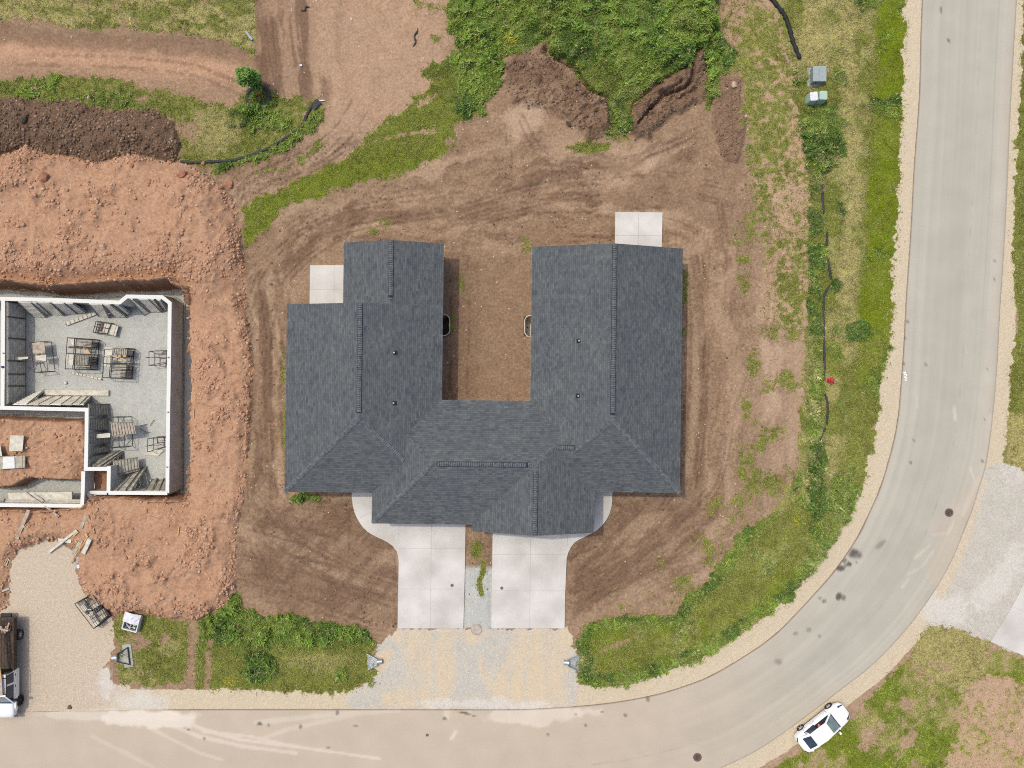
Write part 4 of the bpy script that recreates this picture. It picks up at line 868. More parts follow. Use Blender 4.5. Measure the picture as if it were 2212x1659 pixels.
# ---------------------------------------------------------------- the concrete foundation in its pit
ZT = .15; ZF = -2.28
def T5(tx, ty): return (tx / 3.0, 553 + (ty) / 3.0)      # detail sheet of the left lot -> survey units
fnd = empty("foundation", P(190, 800, ZF), "pale poured concrete basement foundation in a red soil pit", "foundation")
fo = Vector(fnd.location)
FW = [  # wall centre lines (as seen along the top), height of base
    ([(-900, 262), (20, 277), (400, 286), (775, 301), (823, 262), (1050, 266), (1100, 305), (1096, 640), (1090, 1000), (1084, 1536)], ZF),
    ([(20, 277), (19, 640), (16, 985)], ZF), ([(-900, 970), (16, 984), (200, 988), (562, 996), (560, 1200), (556, 1392)], ZF),
    ([(556, 1380), (706, 1380)], ZF), ([(706, 1362), (703, 1534)], ZF), ([(703, 1535), (1084, 1537)], ZF),
    ([(540, 1396), (538, 1500), (532, 1624)], -1.3), ([(540, 1534), (692, 1535)], ZF), ([(-900, 1608), (0, 1614), (532, 1619)], -1.3)]
def wall_solid(mb, pts, z0, z1, wd):
    """one mitred run of wall"""
    n = len(pts); L_ = []; R_ = []
    for i, p in enumerate(pts):
        d0 = (pts[i] - pts[i - 1]).normalized() if i else None; d1 = (pts[i + 1] - pts[i]).normalized() if i < n - 1 else None
        if d0 is None: t = d1; k = 1
        elif d1 is None: t = d0; k = 1
        else: t = (d0 + d1).normalized(); k = 1 / max(.5, t.dot(d1))
        nn = Vector((-t.y, t.x)) * wd / 2 * k
        if d0 is None: q = p - d1 * wd * .0
        else: q = p
        L_.append(q + nn); R_.append(q - nn)
    vs_ = []
    for z in (z0, z1): vs_ += [(p.x, p.y, z) for p in L_] + [(p.x, p.y, z) for p in R_]
    fs = []; t0 = 2 * n
    for i in range(n - 1):
        fs += [(i, t0 + i, t0 + i + 1, i + 1)[::-1], (n + i, n + i + 1, t0 + n + i + 1, t0 + n + i)[::-1], (t0 + i, t0 + n + i, t0 + n + i + 1, t0 + i + 1)[::-1], (i, i + 1, n + i + 1, n + i)[::-1]]
    fs += [(0, n, t0 + n, t0), (n - 1, t0 + n - 1, t0 + 2 * n - 1, 2 * n - 1)]
    mb.add(vs_, fs)
def conc_wall_mat():
    m = mat("formed_concrete_wall", col(224, 223, 216), col(202, 201, 194), scale=1.4, rough=.9, detail=8)
    nt = m.node_tree; b = nt.nodes["Principled BSDF"]; L = nt.links.new; N = nt.nodes.new
    geo = N("ShaderNodeNewGeometry"); sp = N("ShaderNodeSeparateXYZ"); L(geo.outputs["Normal"], sp.inputs[0])
    old = b.inputs["Base Color"].links[0].from_socket
    # trowelled tops are paler than the formed faces
    c = N("ShaderNodeMath"); c.operation = 'GREATER_THAN'; c.inputs[1].default_value = .7; L(sp.outputs[2], c.inputs[0])
    br = N("ShaderNodeTexBrick"); br.inputs["Scale"].default_value = 1; br.inputs["Brick Width"].default_value = .9; br.inputs["Row Height"].default_value = 1.22; br.inputs["Mortar Size"].default_value = .014; br.offset = 0
    br.inputs["Color1"].default_value = (1, 1, 1, 1); br.inputs["Color2"].default_value = (.94, .94, .94, 1); br.inputs["Mortar"].default_value = (.7, .7, .7, 1)
    pp = N("ShaderNodeSeparateXYZ"); L(geo.outputs["Position"], pp.inputs[0]); ad = N("ShaderNodeMath"); L(pp.outputs[0], ad.inputs[0]); L(pp.outputs[1], ad.inputs[1])
    cb = N("ShaderNodeCombineXYZ"); L(ad.outputs[0], cb.inputs[0]); L(pp.outputs[2], cb.inputs[1]); L(cb.outputs[0], br.inputs[0])
    mu = N("ShaderNodeMix"); mu.data_type = 'RGBA'; mu.blend_type = 'MULTIPLY'; mu.inputs[0].default_value = 1; L(old, mu.inputs[6]); L(br.outputs[0], mu.inputs[7])
    mx = N("ShaderNodeMix"); mx.data_type = 'RGBA'; L(c.outputs[0], mx.inputs[0]); L(mu.outputs[2], mx.inputs[6]); mx.inputs[7].default_value = col(236, 236, 231); L(mx.outputs[2], b.inputs["Base Color"])
    return m
M['fwall'] = conc_wall_mat()
for i, (pts, zb) in enumerate(FW):
    w3 = [P(*T5(x, y), ZT) for x, y in pts]; zt = ZT + (i % 9) * .0031
    if i == 7: zt = -.35; w3 = [P(*T5(x, y), zt) for x, y in pts]
    mb = MB(); wall_solid(mb, [Vector((p.x, p.y)) for p in w3], zb - i * .002, zt, .29)
    mb.v = [v - fo for v in mb.v]; mb.build("wall", M['fwall'], fnd)
    if zb == ZF:
        mb = MB(); wall_solid(mb, [Vector((p.x, p.y)) for p in w3], zb - .15, zb + .10 + i * .003, .56)
        mb.v = [v - fo for v in mb.v]; mb.build("footing", M['conc_wall'], fnd)
a, b = P(*T5(285, 885), ZF + .1), P(*T5(706, 888), ZF + .1)
mb = MB().bar(a - fo, b - fo, .42, .2); mb.build("footing", M['form_pale'], fnd)
a, b = P(*T5(60, 1565), -1.0), P(*T5(470, 1560), -1.0)
mb = MB().bar(a - fo, b - fo, .8, .25); mb.build("footing", M['form_pale'], fnd)
# drain tile along the outside footing
mb = MB(); mb.tube([P(395.5, 655, ZF + .1) - fo, P(396.5, 800, ZF + .1) - fo, P(395, 1060, ZF + .1) - fo], .05, 6); mb.build("drain_pipe", M['form2'], fnd)
# anchor straps on the wall tops
for tx, ty in [(22, 630), (1092, 657), (1090, 1012), (1083, 1368)]: MB().box(P(*T5(tx, ty), ZT + .03) - fo, (.12, .1, .06)).build("anchor_block", M['form2'], fnd)

# ---------------------------------------------------------------- loose concrete form panels
def form_panel(label, c, ribs=8, m=None, group=None, thick=.05, parent=None, name="concrete_form", cat="form panel", rails=True, tint=None):
    """c: four world corners a,b (one long-end edge) and d,e (other end): a-b top edge, d-e bottom edge, a above d"""
    a, b, d, e = [Vector(v) for v in c]
    n = (b - a).cross(d - a).normalized()
    if n.z < 0: n = -n
    org = (a + b + d + e) / 4
    mb = MB()
    q = [a, b, e, d]; lo = [v - n * thick for v in q]
    w_ = [v - org for v in q + lo]
    ccw = (b - a).cross(d - a).dot(n) < 0
    fs = [(0, 1, 2, 3), (4, 7, 6, 5), (0, 4, 5, 1), (1, 5, 6, 2), (2, 6, 7, 3), (3, 7, 4, 0)]
    mb.add(w_, fs if ccw is False else [f[::-1] for f in fs], 0)
    rb = mb
    for i in range(ribs):
        t = (i + .5) / ribs; p = a.lerp(d, t) - org; r = b.lerp(e, t) - org
        rb.bar(p.lerp(r, .02) + n * .022, p.lerp(r, .98) + n * .022, .045, .05, up=n, m=1)
    root = mb.build(name, [m or M['form'], M['form_pale'] if m in (M['form_pale'], M['form_lit']) else M['form2']]); root.location = org
    tag(root, label, cat, group)
    if rails:
        for s_, f_ in ((a, d), (b, e)):
            inn = ((b - a) if s_ is a else (a - b)).normalized() * .02
            MB().bar(s_ - org + inn + n * .03, f_ - org + inn + n * .03, .035, .07, up=n).build("rail", M['form2'], root)
    return root
ZH = ZT - .03; ZL = ZF + .04
NP = [((54, 906), (94, 907), (99, 950), (139, 951.5)), ((95, 907), (110, 907), (136, 943.5), (152, 943.4)), ((111, 907), (152, 907), (151, 942), (193, 947)), ((154, 908), (193, 909), (195, 942), (232, 941)),
      ((194, 909), (219, 909.5), (233, 940), (262, 938.7)), ((267, 912), (307, 913), (296, 948.6), (328, 953)), ((309, 913), (331, 913), (343, 950.4), (381, 952)), ((341, 913), (358, 913.4), (382, 945), (392, 939.6)),
      ((389, 896.5), (399, 896.5), (433, 946), (449, 937)), ((413, 897), (446, 897), (451, 936), (486, 936)), ((448, 897.5), (462, 898), (480, 934), (489, 935)), ((468, 898.5), (482, 899.5), (495, 932), (502, 929.6))]
NL = ["wide form panel at the left end of the row leaning on the north basement wall", "narrow form panel tucked beside the leftmost wide one on the north wall", "third form panel from the left leaning on the north basement wall, over a dark gap",
      "fourth form panel from the left leaning on the north basement wall", "form panel just left of the wide dark gap on the north basement wall", "form panel leaning on the north wall beside the right end of the small segmented board",
      "wide form panel left of the bay corner with a dark stripe beside it", "thin form panel leaning alone in the shadow before the wall's bay", "dull board stack leaning furthest out at the left side of the bay", "wide ribbed form panel leaning in the middle of the bay",
      "narrow form panel beside the black gap in the bay", "last form panel in the bay's right corner by the east wall"]
for c, lb in zip(NP, NL):
    zl = ZL
    form_panel(lb, [S(*c[0], ZH), S(*c[1], ZH), S(*c[2], zl), S(*c[3], zl)], 11, m=M["form_lit"], group="form panels leaning on the north wall")
# upright forms still standing against the west wall
ys = [905, 950, 1014, 1082, 1122, 1158, 1212]
WLb = ["upright brown form at the north end of the west basement wall", "second upright form from the north on the west basement wall", "upright form on the west wall just above the white plank", "narrow upright form on the west wall just below the white plank",
       "upright form on the west wall between the blue clip and the panels below", "upright form at the south end of the west basement wall"]
for i in range(6):
    x = 19.5
    a, b = S(x, ys[i] + 1, ZH), S(x, ys[i + 1] - 1, ZH); xx = a.x + .06
    a = Vector((xx, a.y, ZH)); b = Vector((xx, b.y, ZH)); form_panel(WLb[i], [a, b, Vector((xx + .05, a.y, ZL)), Vector((xx + .05, b.y, ZL))], 8, m=M['form_pale'], group="upright forms on the west wall", thick=.04)  # paler board colour makes up for the shade on these east-facing forms
# row on the wall between basement and garage
tl = [(38, 1214), (82, 1214), (116, 1215), (150, 1216), (184, 1216), (216, 1217), (240, 1217), (252, 1218)]
SLb = ["broad panel leaning diagonally in the west corner of the row on the garage wall", "second form panel from the west on the garage wall's north face", "third form panel from the west on the garage wall's north face", "middle form panel of the row on the garage wall's north face",
       "form panel just east of the middle on the garage wall's north face", "slanting form panel near the east end of the garage wall's north face", "last slanting form panel before the garage wall's corner"]
for i in range(7):
    x0, x1 = tl[i][0], tl[i + 1][0] - 1; d0 = 70 if i == 0 else 62 - i * 6.5
    y1 = 1172 if i == 0 else 1187
    w2 = (x1 - x0) if i else 28
    form_panel(SLb[i], [S(x0, 1213, ZH), S(x1, 1214, ZH), S(x0 + d0, y1 + (4 if i == 0 else 0), ZL), S(x0 + d0 + w2, y1 - (2 if i == 0 else -3), ZL)], 9, m=M['form_pale'] if i % 3 else M['form_lit'], group="form panels on the garage wall")
EP = [((265, 1212), (268, 1247), (327, 1211), (331, 1245)), ((267, 1255), (267, 1290), (324, 1255), (325, 1290)), ((267, 1297), (267, 1331), (329, 1298), (329, 1330)), ((268, 1342), (268, 1363), (327, 1338), (330, 1355)), ((266, 1371), (268, 1392), (322, 1358), (330, 1370))]
ELb = ["top panel of the column leaning east from the garage wall's corner", "second panel down the column beside the garage's east wall", "panel behind the raised scaffold planks beside the garage's east wall", "short panel low in the column beside the garage's east wall", "bottom skewed panel of the column beside the garage's east wall"]
for c, lb in zip(EP, ELb): form_panel(lb, [S(*c[0], ZH - .1), S(*c[1], ZH - .1), S(*c[2], ZL), S(*c[3], ZL)], 8, group="form panels beside the garage east wall")
BL = [(((271, 1392), (282, 1400), (346, 1352), (356, 1352)), -.3, "long board leaning diagonally above the stair room, upper one"), (((287, 1397), (301, 1400), (360, 1352), (369, 1354)), -.35, "long ribbed board leaning diagonally above the stair room, middle one"),
      (((306, 1400), (320, 1399), (366, 1360), (372, 1356)), -.4, "long thin board leaning over the stair room wall, lower one")]
for c, z, lb in BL: form_panel(lb, [S(*c[0], z), S(*c[1], z), S(*c[2], ZL), S(*c[3], ZL)], 4, group="long boards above the stair room", thick=.06)
form_panel("large panel lying across others east of the stair room", [S(338, 1382, -.9), S(343, 1424, -.9), S(414, 1371, -1.5), S(417, 1405, -1.5)], 8)
form_panel("under panel sticking out beneath the large one east of the stair room", [S(340, 1400, -1.0), S(345, 1430, -1.0), S(416, 1380, -1.65), S(419, 1411, -1.65)], 8)
DL = [(((342, 1470), (352, 1471), (404, 1414), (412, 1412)), "left of the long form boards leaning on the south basement wall"), (((355, 1471), (377, 1471), (413, 1405), (430, 1400)), "wide long form board in the middle of those leaning on the south basement wall"),
      (((381, 1470), (396, 1470), (432, 1402), (441, 1400)), "long form board leaning at its steepest on the south basement wall, before the dark gap"), (((398, 1470), (420, 1471), (403, 1468), (426, 1462)), "short form edge by the tarp on the south basement wall")]
for c, lb in DL[:3]: form_panel(lb, [S(*c[0], ZH), S(*c[1], ZH), S(*c[2], ZL), S(*c[3], ZL)], 5, group="long form boards on the south wall", thick=.06)
for i, (x0, x1) in enumerate([(436, 458), (459, 478), (479, 496)]):
    form_panel(["west", "middle", "east"][i] + " panel of the flat studded row along the south basement wall", [S(x0, 1471, ZH - .1), S(x1, 1471, ZH - .1), S(x0 + 20 - 3 * i, 1438 + 3 * i, ZL), S(min(x1 + 14, 496), 1436, ZL)], 9, group="flat studded panels on the south wall")
form_panel("forms still clamped inside the garage's south wall", [S(8, 1515, 0.05), S(245, 1517, .05), S(14, 1496, -.95), S(243, 1498, -.95)], 3, m=M['form_pale'])
form_panel("dark ribbed form outside the garage wall's south-east corner", [S(254, 1480, 0), S(282, 1484, -.1), S(254, 1518, -.7), S(282, 1512, -.7)], 3, m=M['form2'])

# steel racks stacked with panels on the basement floor
def rack(cs, zt, label, group, bent=0):
    """cs: four seen corners of the top rails (clockwise from top left)"""
    P4 = [S(x, y, zt) for x, y in cs]; org = sum(P4, Vector()) / 4; org.z = ZF + .02
    root = empty("form_rack", org, label, "steel rack", group)
    T = [p - org for p in P4]; Bm = [Vector((p.x, p.y, .12)) for p in T]
    mb = MB()
    for i in range(4): mb.tube([T[i], T[(i + 1) % 4]], .032, 6)
    m0, m1 = (T[0] + T[3]) / 2, (T[1] + T[2]) / 2; mb.tube([m0, m1], .03, 6)
    q0, q1 = T[0].lerp(T[1], .36), T[3].lerp(T[2], .36); mb.tube([q0, q1], .028, 6)
    mb.build("top_rail", M['darksteel'], root)
    for i in range(4): MB().tube([Bm[i] - Vector((0, 0, .12)), T[i]], .032, 6).build("post", M['darksteel'], root)
    mb = MB()
    for i in range(4): mb.tube([Bm[i], Bm[(i + 1) % 4]], .035, 6)
    for t in (.25, .5, .75): mb.tube([Bm[0].lerp(Bm[3], t), Bm[1].lerp(Bm[2], t)], .03, 6)
    mb.build("base", M['darksteel'], root)
    MB().tube([Bm[1], T[2]], .02, 5).build("brace", M['darksteel'], root)
    return org, T
def upright_stack(org, T, u0, u1, v0, v1, n, z0, z1, what, where, m=None):
    """n sheets standing on edge side by side inside a rack cell"""
    def q(u, v, z): p = T[0].lerp(T[1], u).lerp(T[3].lerp(T[2], u), v); return org + Vector((p.x, p.y, z))
    for i in range(n):
        va = v0 + (v1 - v0) * (i + .2) / n; vb = v0 + (v1 - v0) * (i + .75) / n; dz = random.uniform(-.06, .02)
        mb = MB(); a, b, c, d = q(u0, va, z0), q(u1, va, z0), q(u1, vb, z0), q(u0, vb, z0); o = (a + c) / 2
        mb.prism([((p - o).x, (p - o).y) for p in (d, c, b, a)], 0, z1 - z0 + dz)
        ob = mb.build("concrete_form", m or random.choice([M['form'], M['form2'], M['wood_old']])); ob.location = (o.x, o.y, org.z + z0 + 0 * o.z)
        ob.location = (o.x, o.y, ZF + .02 + z0)
        tag(ob, "grey form panel standing on edge %s %s" % (what, where), "form panel", "panels on edge %s %s" % (what, where))
def flat_board(label, cs, z, th=.05, m=None, name="plywood_sheet", cat="board", group=None, tilt=0):
    P4 = [S(x, y, z) for x, y in cs]; o = sum(P4, Vector()) / 4; mb = MB()
    pts = [(p.x - o.x, p.y - o.y) for p in P4]
    if sum(a[0] * b[1] - b[0] * a[1] for a, b in zip(pts, pts[1:] + pts[:1])) < 0: pts = pts[::-1]
    mb.prism(pts, -th, 0); ob = mb.build(name, m or M['wood_old']); ob.location = o
    return tag(ob, label, cat, group)
g1 = "steel racks on the basement floor"
org, T = rack([(202, 1013), (277, 1018), (269.5, 1108.5), (195.5, 1106.5)], -1.0, "left of the two steel racks full of panels on the basement floor", g1)
upright_stack(org, T, .36, .97, .05, .26, 5, .16, 1.1, "at the back of", "the left steel rack")
upright_stack(org, T, .40, .95, .55, .93, 7, .16, 1.05, "at the front of", "the left steel rack")
form_panel("ribbed panel lying flat over the left rack's front half", [S(226, 1066, -1.02), S(226, 1096, -1.02), S(266, 1064, -1.05), S(264, 1095, -1.05)], 8, thick=.04)
flat_board("curled yellow plywood offcut in the left steel rack", [(250, 1050), (264, 1049), (271, 1061), (250, 1060)], -.98, m=M['wood'])
flat_board("weathered plank across the left steel rack", [(205, 1039), (248, 1040), (248, 1047), (205, 1044)], -.94, m=M['wood_dark'])
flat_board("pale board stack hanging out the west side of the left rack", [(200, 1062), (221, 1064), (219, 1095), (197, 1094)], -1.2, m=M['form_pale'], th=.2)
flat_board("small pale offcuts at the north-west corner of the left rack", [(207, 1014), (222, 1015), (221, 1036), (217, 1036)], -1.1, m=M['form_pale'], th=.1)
org, T = rack([(314, 1048), (383.5, 1045), (376, 1135), (307, 1133)], -1.0, "right of the two steel racks full of panels on the basement floor", g1)
upright_stack(org, T, .40, .97, .54, .95, 8, .16, 1.08, "at the front of", "the right steel rack")
upright_stack(org, T, .40, .97, .04, .2, 3, .16, 1.0, "at the back of", "the right steel rack", M['form_pale'])
form_panel("ribbed panel lying flat over the right rack's back half", [S(340, 1043, -.98), S(340, 1060, -.98), S(380, 1046, -1.0), S(380, 1066, -1.0)], 6, thick=.04)
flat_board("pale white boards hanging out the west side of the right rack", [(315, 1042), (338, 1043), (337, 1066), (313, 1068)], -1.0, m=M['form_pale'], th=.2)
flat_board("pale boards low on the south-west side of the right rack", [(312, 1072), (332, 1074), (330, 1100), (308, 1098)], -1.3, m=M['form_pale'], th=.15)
for i, (a_, b_) in enumerate([((354, 1064), (362, 1072)), ((368, 1062), (378, 1071)), ((354, 1078), (366, 1084)), ((369, 1080), (380, 1085))]):
    flat_board(["upper left", "upper right", "lower left", "lower right"][i] + " yellow wood block showing inside the right rack", [a_, (b_[0], a_[1]), b_, (a_[0], b_[1])], -1.05, m=M['wood'], name="wood_block", cat="block", group="wood blocks in the right rack")
form_panel("plank lying diagonally across the right steel rack", [S(335, 1065, -.94), S(336, 1069, -.94), S(381, 1079, -.96), S(380, 1083, -.96)], 1, m=M['wood_old'], rails=False)
org, T = rack([(288, 963.5), (333, 970), (322, 1001), (279, 997)], -1.75, "nearly empty low steel frame north of the full racks", None)
form_panel("flat pair of pale panels lying in the low steel frame", [S(312, 968, -1.8), S(304, 996, -1.8), S(356, 976, -1.9), S(346, 1010, -1.9)], 3, m=M['form_pale'])
flat_board("reddish bar across the low steel frame", [(308, 966), (312, 967), (304, 995), (300, 994)], -1.72, m=M['rust'], name="steel_bar", cat="bar")

# scaffold tower lying against the west forms, and others
def scaffold(label, cs, zt, zb, extra=(), deck=None, m='rust', name="scaffold", posts=True, cross=True):
    P4 = [S(x, y, zt) for x, y in cs]; org = sum(P4, Vector()) / 4; org.z = zb; root = empty(name, org, label, "scaffold", None)
    T = [p - org for p in P4]; Bm = [Vector((p.x, p.y, 0)) for p in T]
    mb = MB()
    for i in range(4): mb.tube([T[i], T[(i + 1) % 4]], .025, 6)
    mb.build("top_frame", M[m], root)
    if posts:
        for i in range(4): MB().tube([Bm[i], T[i]], .025, 6).build("post", M[m], root)
        mb = MB()
        for i in range(4): mb.tube([Bm[i], Bm[(i + 1) % 4]], .022, 6)
        mb.build("bottom_frame", M[m], root)
    if cross:
        MB().tube([T[0], T[2]], .016, 5).tube([T[1], T[3]], .016, 5).build("cross_brace", M[m], root)
    for a_, b_, z0, z1 in extra: MB().tube([S(*a_, z0) - org, S(*b_, z1) - org], .02, 5).build("strut", M[m], root)
    if deck: 
        q = [S(x, y, zt + .04) - org for x, y in deck]; mb = MB(); mb.prism([(p.x, p.y) for p in (q if (q[1] - q[0]).cross(q[2] - q[0]).z > 0 else q[::-1])], q[0].z - .05, q[0].z)
        mb.build("deck", M['wood_old'], root)
    return root
scaffold("rusty scaffold frame tipped near the west wall with a brown mesh deck", [(91, 1028), (133, 1024), (144, 1114), (103, 1117)], -1.25, ZF,
         [((87, 1029), (92, 1068), -1.2, -.9), ((92, 1068), (45, 1062), -.9, -.6), ((92, 1070), (60, 1100), -.9, -1.6), ((75, 1095), (103, 1117), -1.2, -1.3), ((81, 1068), (141, 1061), -1.0, -1.1)], deck=[(97, 1029), (133, 1025), (136, 1058), (99, 1061)])
flat_board("white plank jutting west from the tipped scaffold frame", [(43, 1072), (84, 1070), (84, 1076), (44, 1081)], -.8, m=M['form_pale'], name="plank", cat="plank")
flat_board("bundle of pale slats on the tipped scaffold frame", [(106, 1068), (138, 1064), (138, 1083), (108, 1080)], -1.1, m=M['form_pale'], th=.1, name="slat_bundle", cat="slats")
scaffold("scaffold frame carrying a ribbed panel beside the garage's east wall", [(330, 1252), (372, 1252), (374, 1342), (333, 1344)], -.9, ZF,
         [((297, 1300), (329, 1257), -.8, -.8), ((305, 1316), (331, 1343), -.9, -.9), ((374, 1342), (397, 1315), -1.1, -2.2)], m='darksteel')
form_panel("weathered ribbed panel lying on the scaffold frame", [S(331, 1267, -.82), S(337, 1309, -.82), S(400, 1266, -.9), S(408, 1301, -.9)], 8, m=M['wood_old'])
flat_board("pair of pale planks jutting west from the scaffold by the garage wall", [(287, 1303), (330, 1299), (330, 1312), (287, 1315)], -.7, m=M['form_pale'], th=.12, name="plank", cat="plank")
scaffold("dark scaffold bracket against the east wall, northern one", [(447, 1054), (500, 1051), (500, 1086), (447, 1096)], -1.2, ZF, [((438, 1072), (505, 1073), -.5, -.3), ((438, 1073), (481, 1071), -.5, -.6)], m='darksteel', cross=False)
flat_board("greenish board under the northern east-wall bracket", [(452, 1052), (490, 1052), (484, 1062), (455, 1058)], -1.9, m=M['form'])
scaffold("dark scaffold bracket against the east wall, southern one", [(443, 1316), (494, 1312), (494, 1340), (442, 1356)], -1.2, ZF, [((436, 1338), (495, 1334), -.5, -.4), ((437, 1339), (472, 1330), -.5, -.5), ((472, 1330), (495, 1338), -.5, -.5)], m='darksteel', cross=False)
flat_board("pale sheet on the floor under the southern east-wall bracket", [(435, 1364), (474, 1368), (492, 1350), (446, 1348)], ZF + .08, m=M['form_pale'])
def hoop(label, cs, z):
    P4 = [S(x, y, z) for x, y in cs]; o = sum(P4, Vector()) / 4; mb = MB()
    for i in range(4): mb.tube([P4[i] - o, P4[(i + 1) % 4] - o], .03, 6)
    ob = mb.build("steel_hoop", M['rust']); ob.location = o; tag(ob, label, "steel hoop")
hoop("small rusty square frame by the east wall beside the northern bracket", [(481, 1075), (500, 1076), (499, 1099), (480, 1098)], -1.7)
hoop("small red-rusted frame by the east wall above the southern bracket", [(473, 1309), (493, 1309), (493, 1328), (472, 1328)], -1.7)

# small spacer ladders and litter on the basement floor
def ladder_board(label, a, b, wd, n):
    a = S(*a, ZF + .12); b = S(*b, ZF + .12); o = (a + b) / 2; mb = MB(); mb.bar(a - o, b - o, wd, .06)
    rb = mb; sd_ = (b - a).cross(Vector((0, 0, 1))).normalized() * wd * .5
    for i in range(n + 1):
        p = a.lerp(b, i / n) - o + Vector((0, 0, .04)); rb.bar(p - sd_, p + sd_, .04, .04, m=1)
    ob = mb.build("segmented_board", [M['form_pale'], M['form2']]); ob.location = o; tag(ob, label, "board")
ladder_board("segmented board on the gravel north of the full racks", (199, 972), (287, 939), .28, 7)
ladder_board("thin segmented board on the gravel south of the left rack", (214, 1118), (304, 1138), .14, 8)
def blob(name, label, cat, c, size, m, seed=0, group=None, squash=.7, sub=2):
    import bmesh
    bm = bmesh.new(); bmesh.ops.create_icosphere(bm, subdivisions=sub, radius=1); r = random.Random(seed + 5)
    ph = [r.uniform(0, 6) for _ in range(6)]
    for v in bm.verts:
        k = 1 + .16 * math.sin(3.1 * v.co.x + ph[0]) + .13 * math.sin(4.3 * v.co.y + ph[1]) + .12 * math.sin(5.2 * v.co.z + ph[2]) + r.uniform(-.07, .07)
        v.co = Vector((v.co.x * k * size * r.uniform(.97, 1.03), v.co.y * k * size * .85, v.co.z * k * size * squash))
    me = bpy.data.meshes.new(name); bm.to_mesh(me); bm.free(); me.materials.append(m)
    o = bpy.data.objects.new(name, me); COL.objects.link(o); o.location = c; o.rotation_euler.z = r.uniform(0, 6)
    if label: tag(o, label, cat, group)
    return o
blob("paper_scrap", "white scrap lying on the basement gravel near its south-west", "scrap", S(196, 1148, ZF + .1), .13, M['plast'], 3)
blob("paper_scrap", "round white scrap in the dark gap at the south-east basement corner", "scrap", S(453, 1443, ZF + .15), .12, M['plast'], 4)
blob("blue_clip", "small blue clip on top of the west basement wall", "clip", S(7, 1101, ZT + .05), .12, mat("blue_plastic", (.03, .06, .2, 1)), 5)
for i, (x, y, a) in enumerate([(430, 1275, .3), (456, 1268, 1.0), (428, 1290, -.5), (440, 1298, .2)]):
    c = S(x, y, ZF + .08); mb = MB(); mb.bar(Vector((-.3, 0, 0)), Vector((.3, 0, 0)), .03); o = mb.build("form_tie", M['wood_dark']); o.location = c; o.rotation_euler.z = a
    tag(o, "thin form tie dropped on the basement gravel east of the scaffold", "form tie", "form ties on the basement gravel")

# boards and sheets on the fill inside the garage walls
flat_board("square pale board lying on the red fill inside the garage walls", [(30, 1306), (71, 1307), (67, 1354), (27, 1353)], -.05, m=M['form_pale'])
flat_board("long pale board under the square white sheet on the garage fill", [(-40, 1371), (75, 1367), (74, 1403), (-40, 1412)], -.1, m=M['form'], th=.12, name="board_stack", cat="board stack")
flat_board("square white sheet on top of the striped board stack", [(9, 1371), (43, 1370), (44, 1405), (8, 1407)], -.04, m=M['conc_top'])
flat_board("tan slat on the east end of the striped board stack", [(62, 1368), (66, 1368), (66, 1403), (62, 1404)], -.06, m=M['wood'], name="slat", cat="slat")
flat_board("pale plank edge at the photo's left border above the board stack", [(-30, 1335), (1, 1336), (6, 1368), (-28, 1370)], .0, m=M['form_pale'], name="plank", cat="plank")

# ---------------------------------------------------------------- timber offcuts round the lot
def plank(label, a, b, wd, m='wood_old', up=.04, th=.05, name="board", cat="board", ua=None, ub=None, group=None, sc=.72):
    """a, b in full-resolution picture measure"""
    A = G(a[0] * sc, a[1] * sc, up if ua is None else ua); B = G(b[0] * sc, b[1] * sc, up if ub is None else ub); o = (A + B) / 2
    ob = MB().bar(A - o, B - o, wd, th).build(name, M[m]); ob.location = o; return tag(ob, label, cat, group)
plank("long weathered board leaning against the garage's front wall on gravel", (86, 1530), (50, 1618), .26, ua=.9, ub=.15)
A_ = S(80, 1478, -.2); B_ = S(178, 1549, .35); o = (A_ + B_) / 2; ob = MB().bar(A_ - o, B_ - o, .1, .14).bar(A_ - o + Vector((1.2, -.45, 0)), B_ - o + Vector((-.1, -.12, 0)), .06, .1).build("timber_pair", M['wood_old']); ob.location = o
tag(ob, "long thin timber pair bridging the garage's front wall diagonally", "timber")
plank("grey mossy plank lying alone on red soil above the board pile", (258, 1546), (243, 1586), .22, 'form', up=.08)
plank("thin reddish stick beside the grey mossy plank", (266, 1545), (272, 1558), .05, 'rust', name="stick", cat="stick")
plank("short pale wood block east of the grey plank", (268, 1584), (282, 1588), .16, 'wood', name="wood_block", cat="block")
plank("long pale board lying over a shorter one at the gravel's top edge", (230, 1591), (145, 1658), .19, 'form_pale', up=.16)
plank("short yellow board alongside the long pale board's upper end", (235, 1595), (220, 1607), .13, 'wood', up=.1)
plank("short wide pale board crossed by the long pale board", (175, 1620), (214, 1624), .27, 'form_pale', up=.06)
plank("wide pale board lying on red soil at the board pile's east side", (270, 1617), (250, 1660), .32, 'form_pale', up=.08, th=.09)
plank("greenish weathered board half on gravel in the board pile", (240, 1626), (220, 1664), .26, 'form', up=.06)
plank("long thin yellow lath across the board pile", (260, 1615), (210, 1690), .07, 'wood', up=.18, name="lath", cat="lath")
plank("second shorter lath beside the greenish board", (248, 1622), (236, 1645), .10, 'wood', up=.12, name="lath", cat="lath")
plank("small tan wood block at the top of the board pile", (256, 1600), (262, 1612), .14, 'wood', up=.1, name="wood_block", cat="block")
plank("grey steel channel pointing down to the white bucket lid", (234, 1664), (229, 1702), .13, 'galv', up=.06, name="steel_channel", cat="channel")
plank("small orange-yellow block by the greenish board", (226, 1622), (231, 1627), .1, 'wood', up=.08, name="wood_block", cat="block")
ob = MB().lathe([(.14, 0), (.15, .03), (.12, .05)], n=18).build("bucket_lid", M['plast']); ob.location = G(235.5 * .72, 1700 * .72, .02); tag(ob, "round white bucket lid at the foot of the grey channel", "lid")
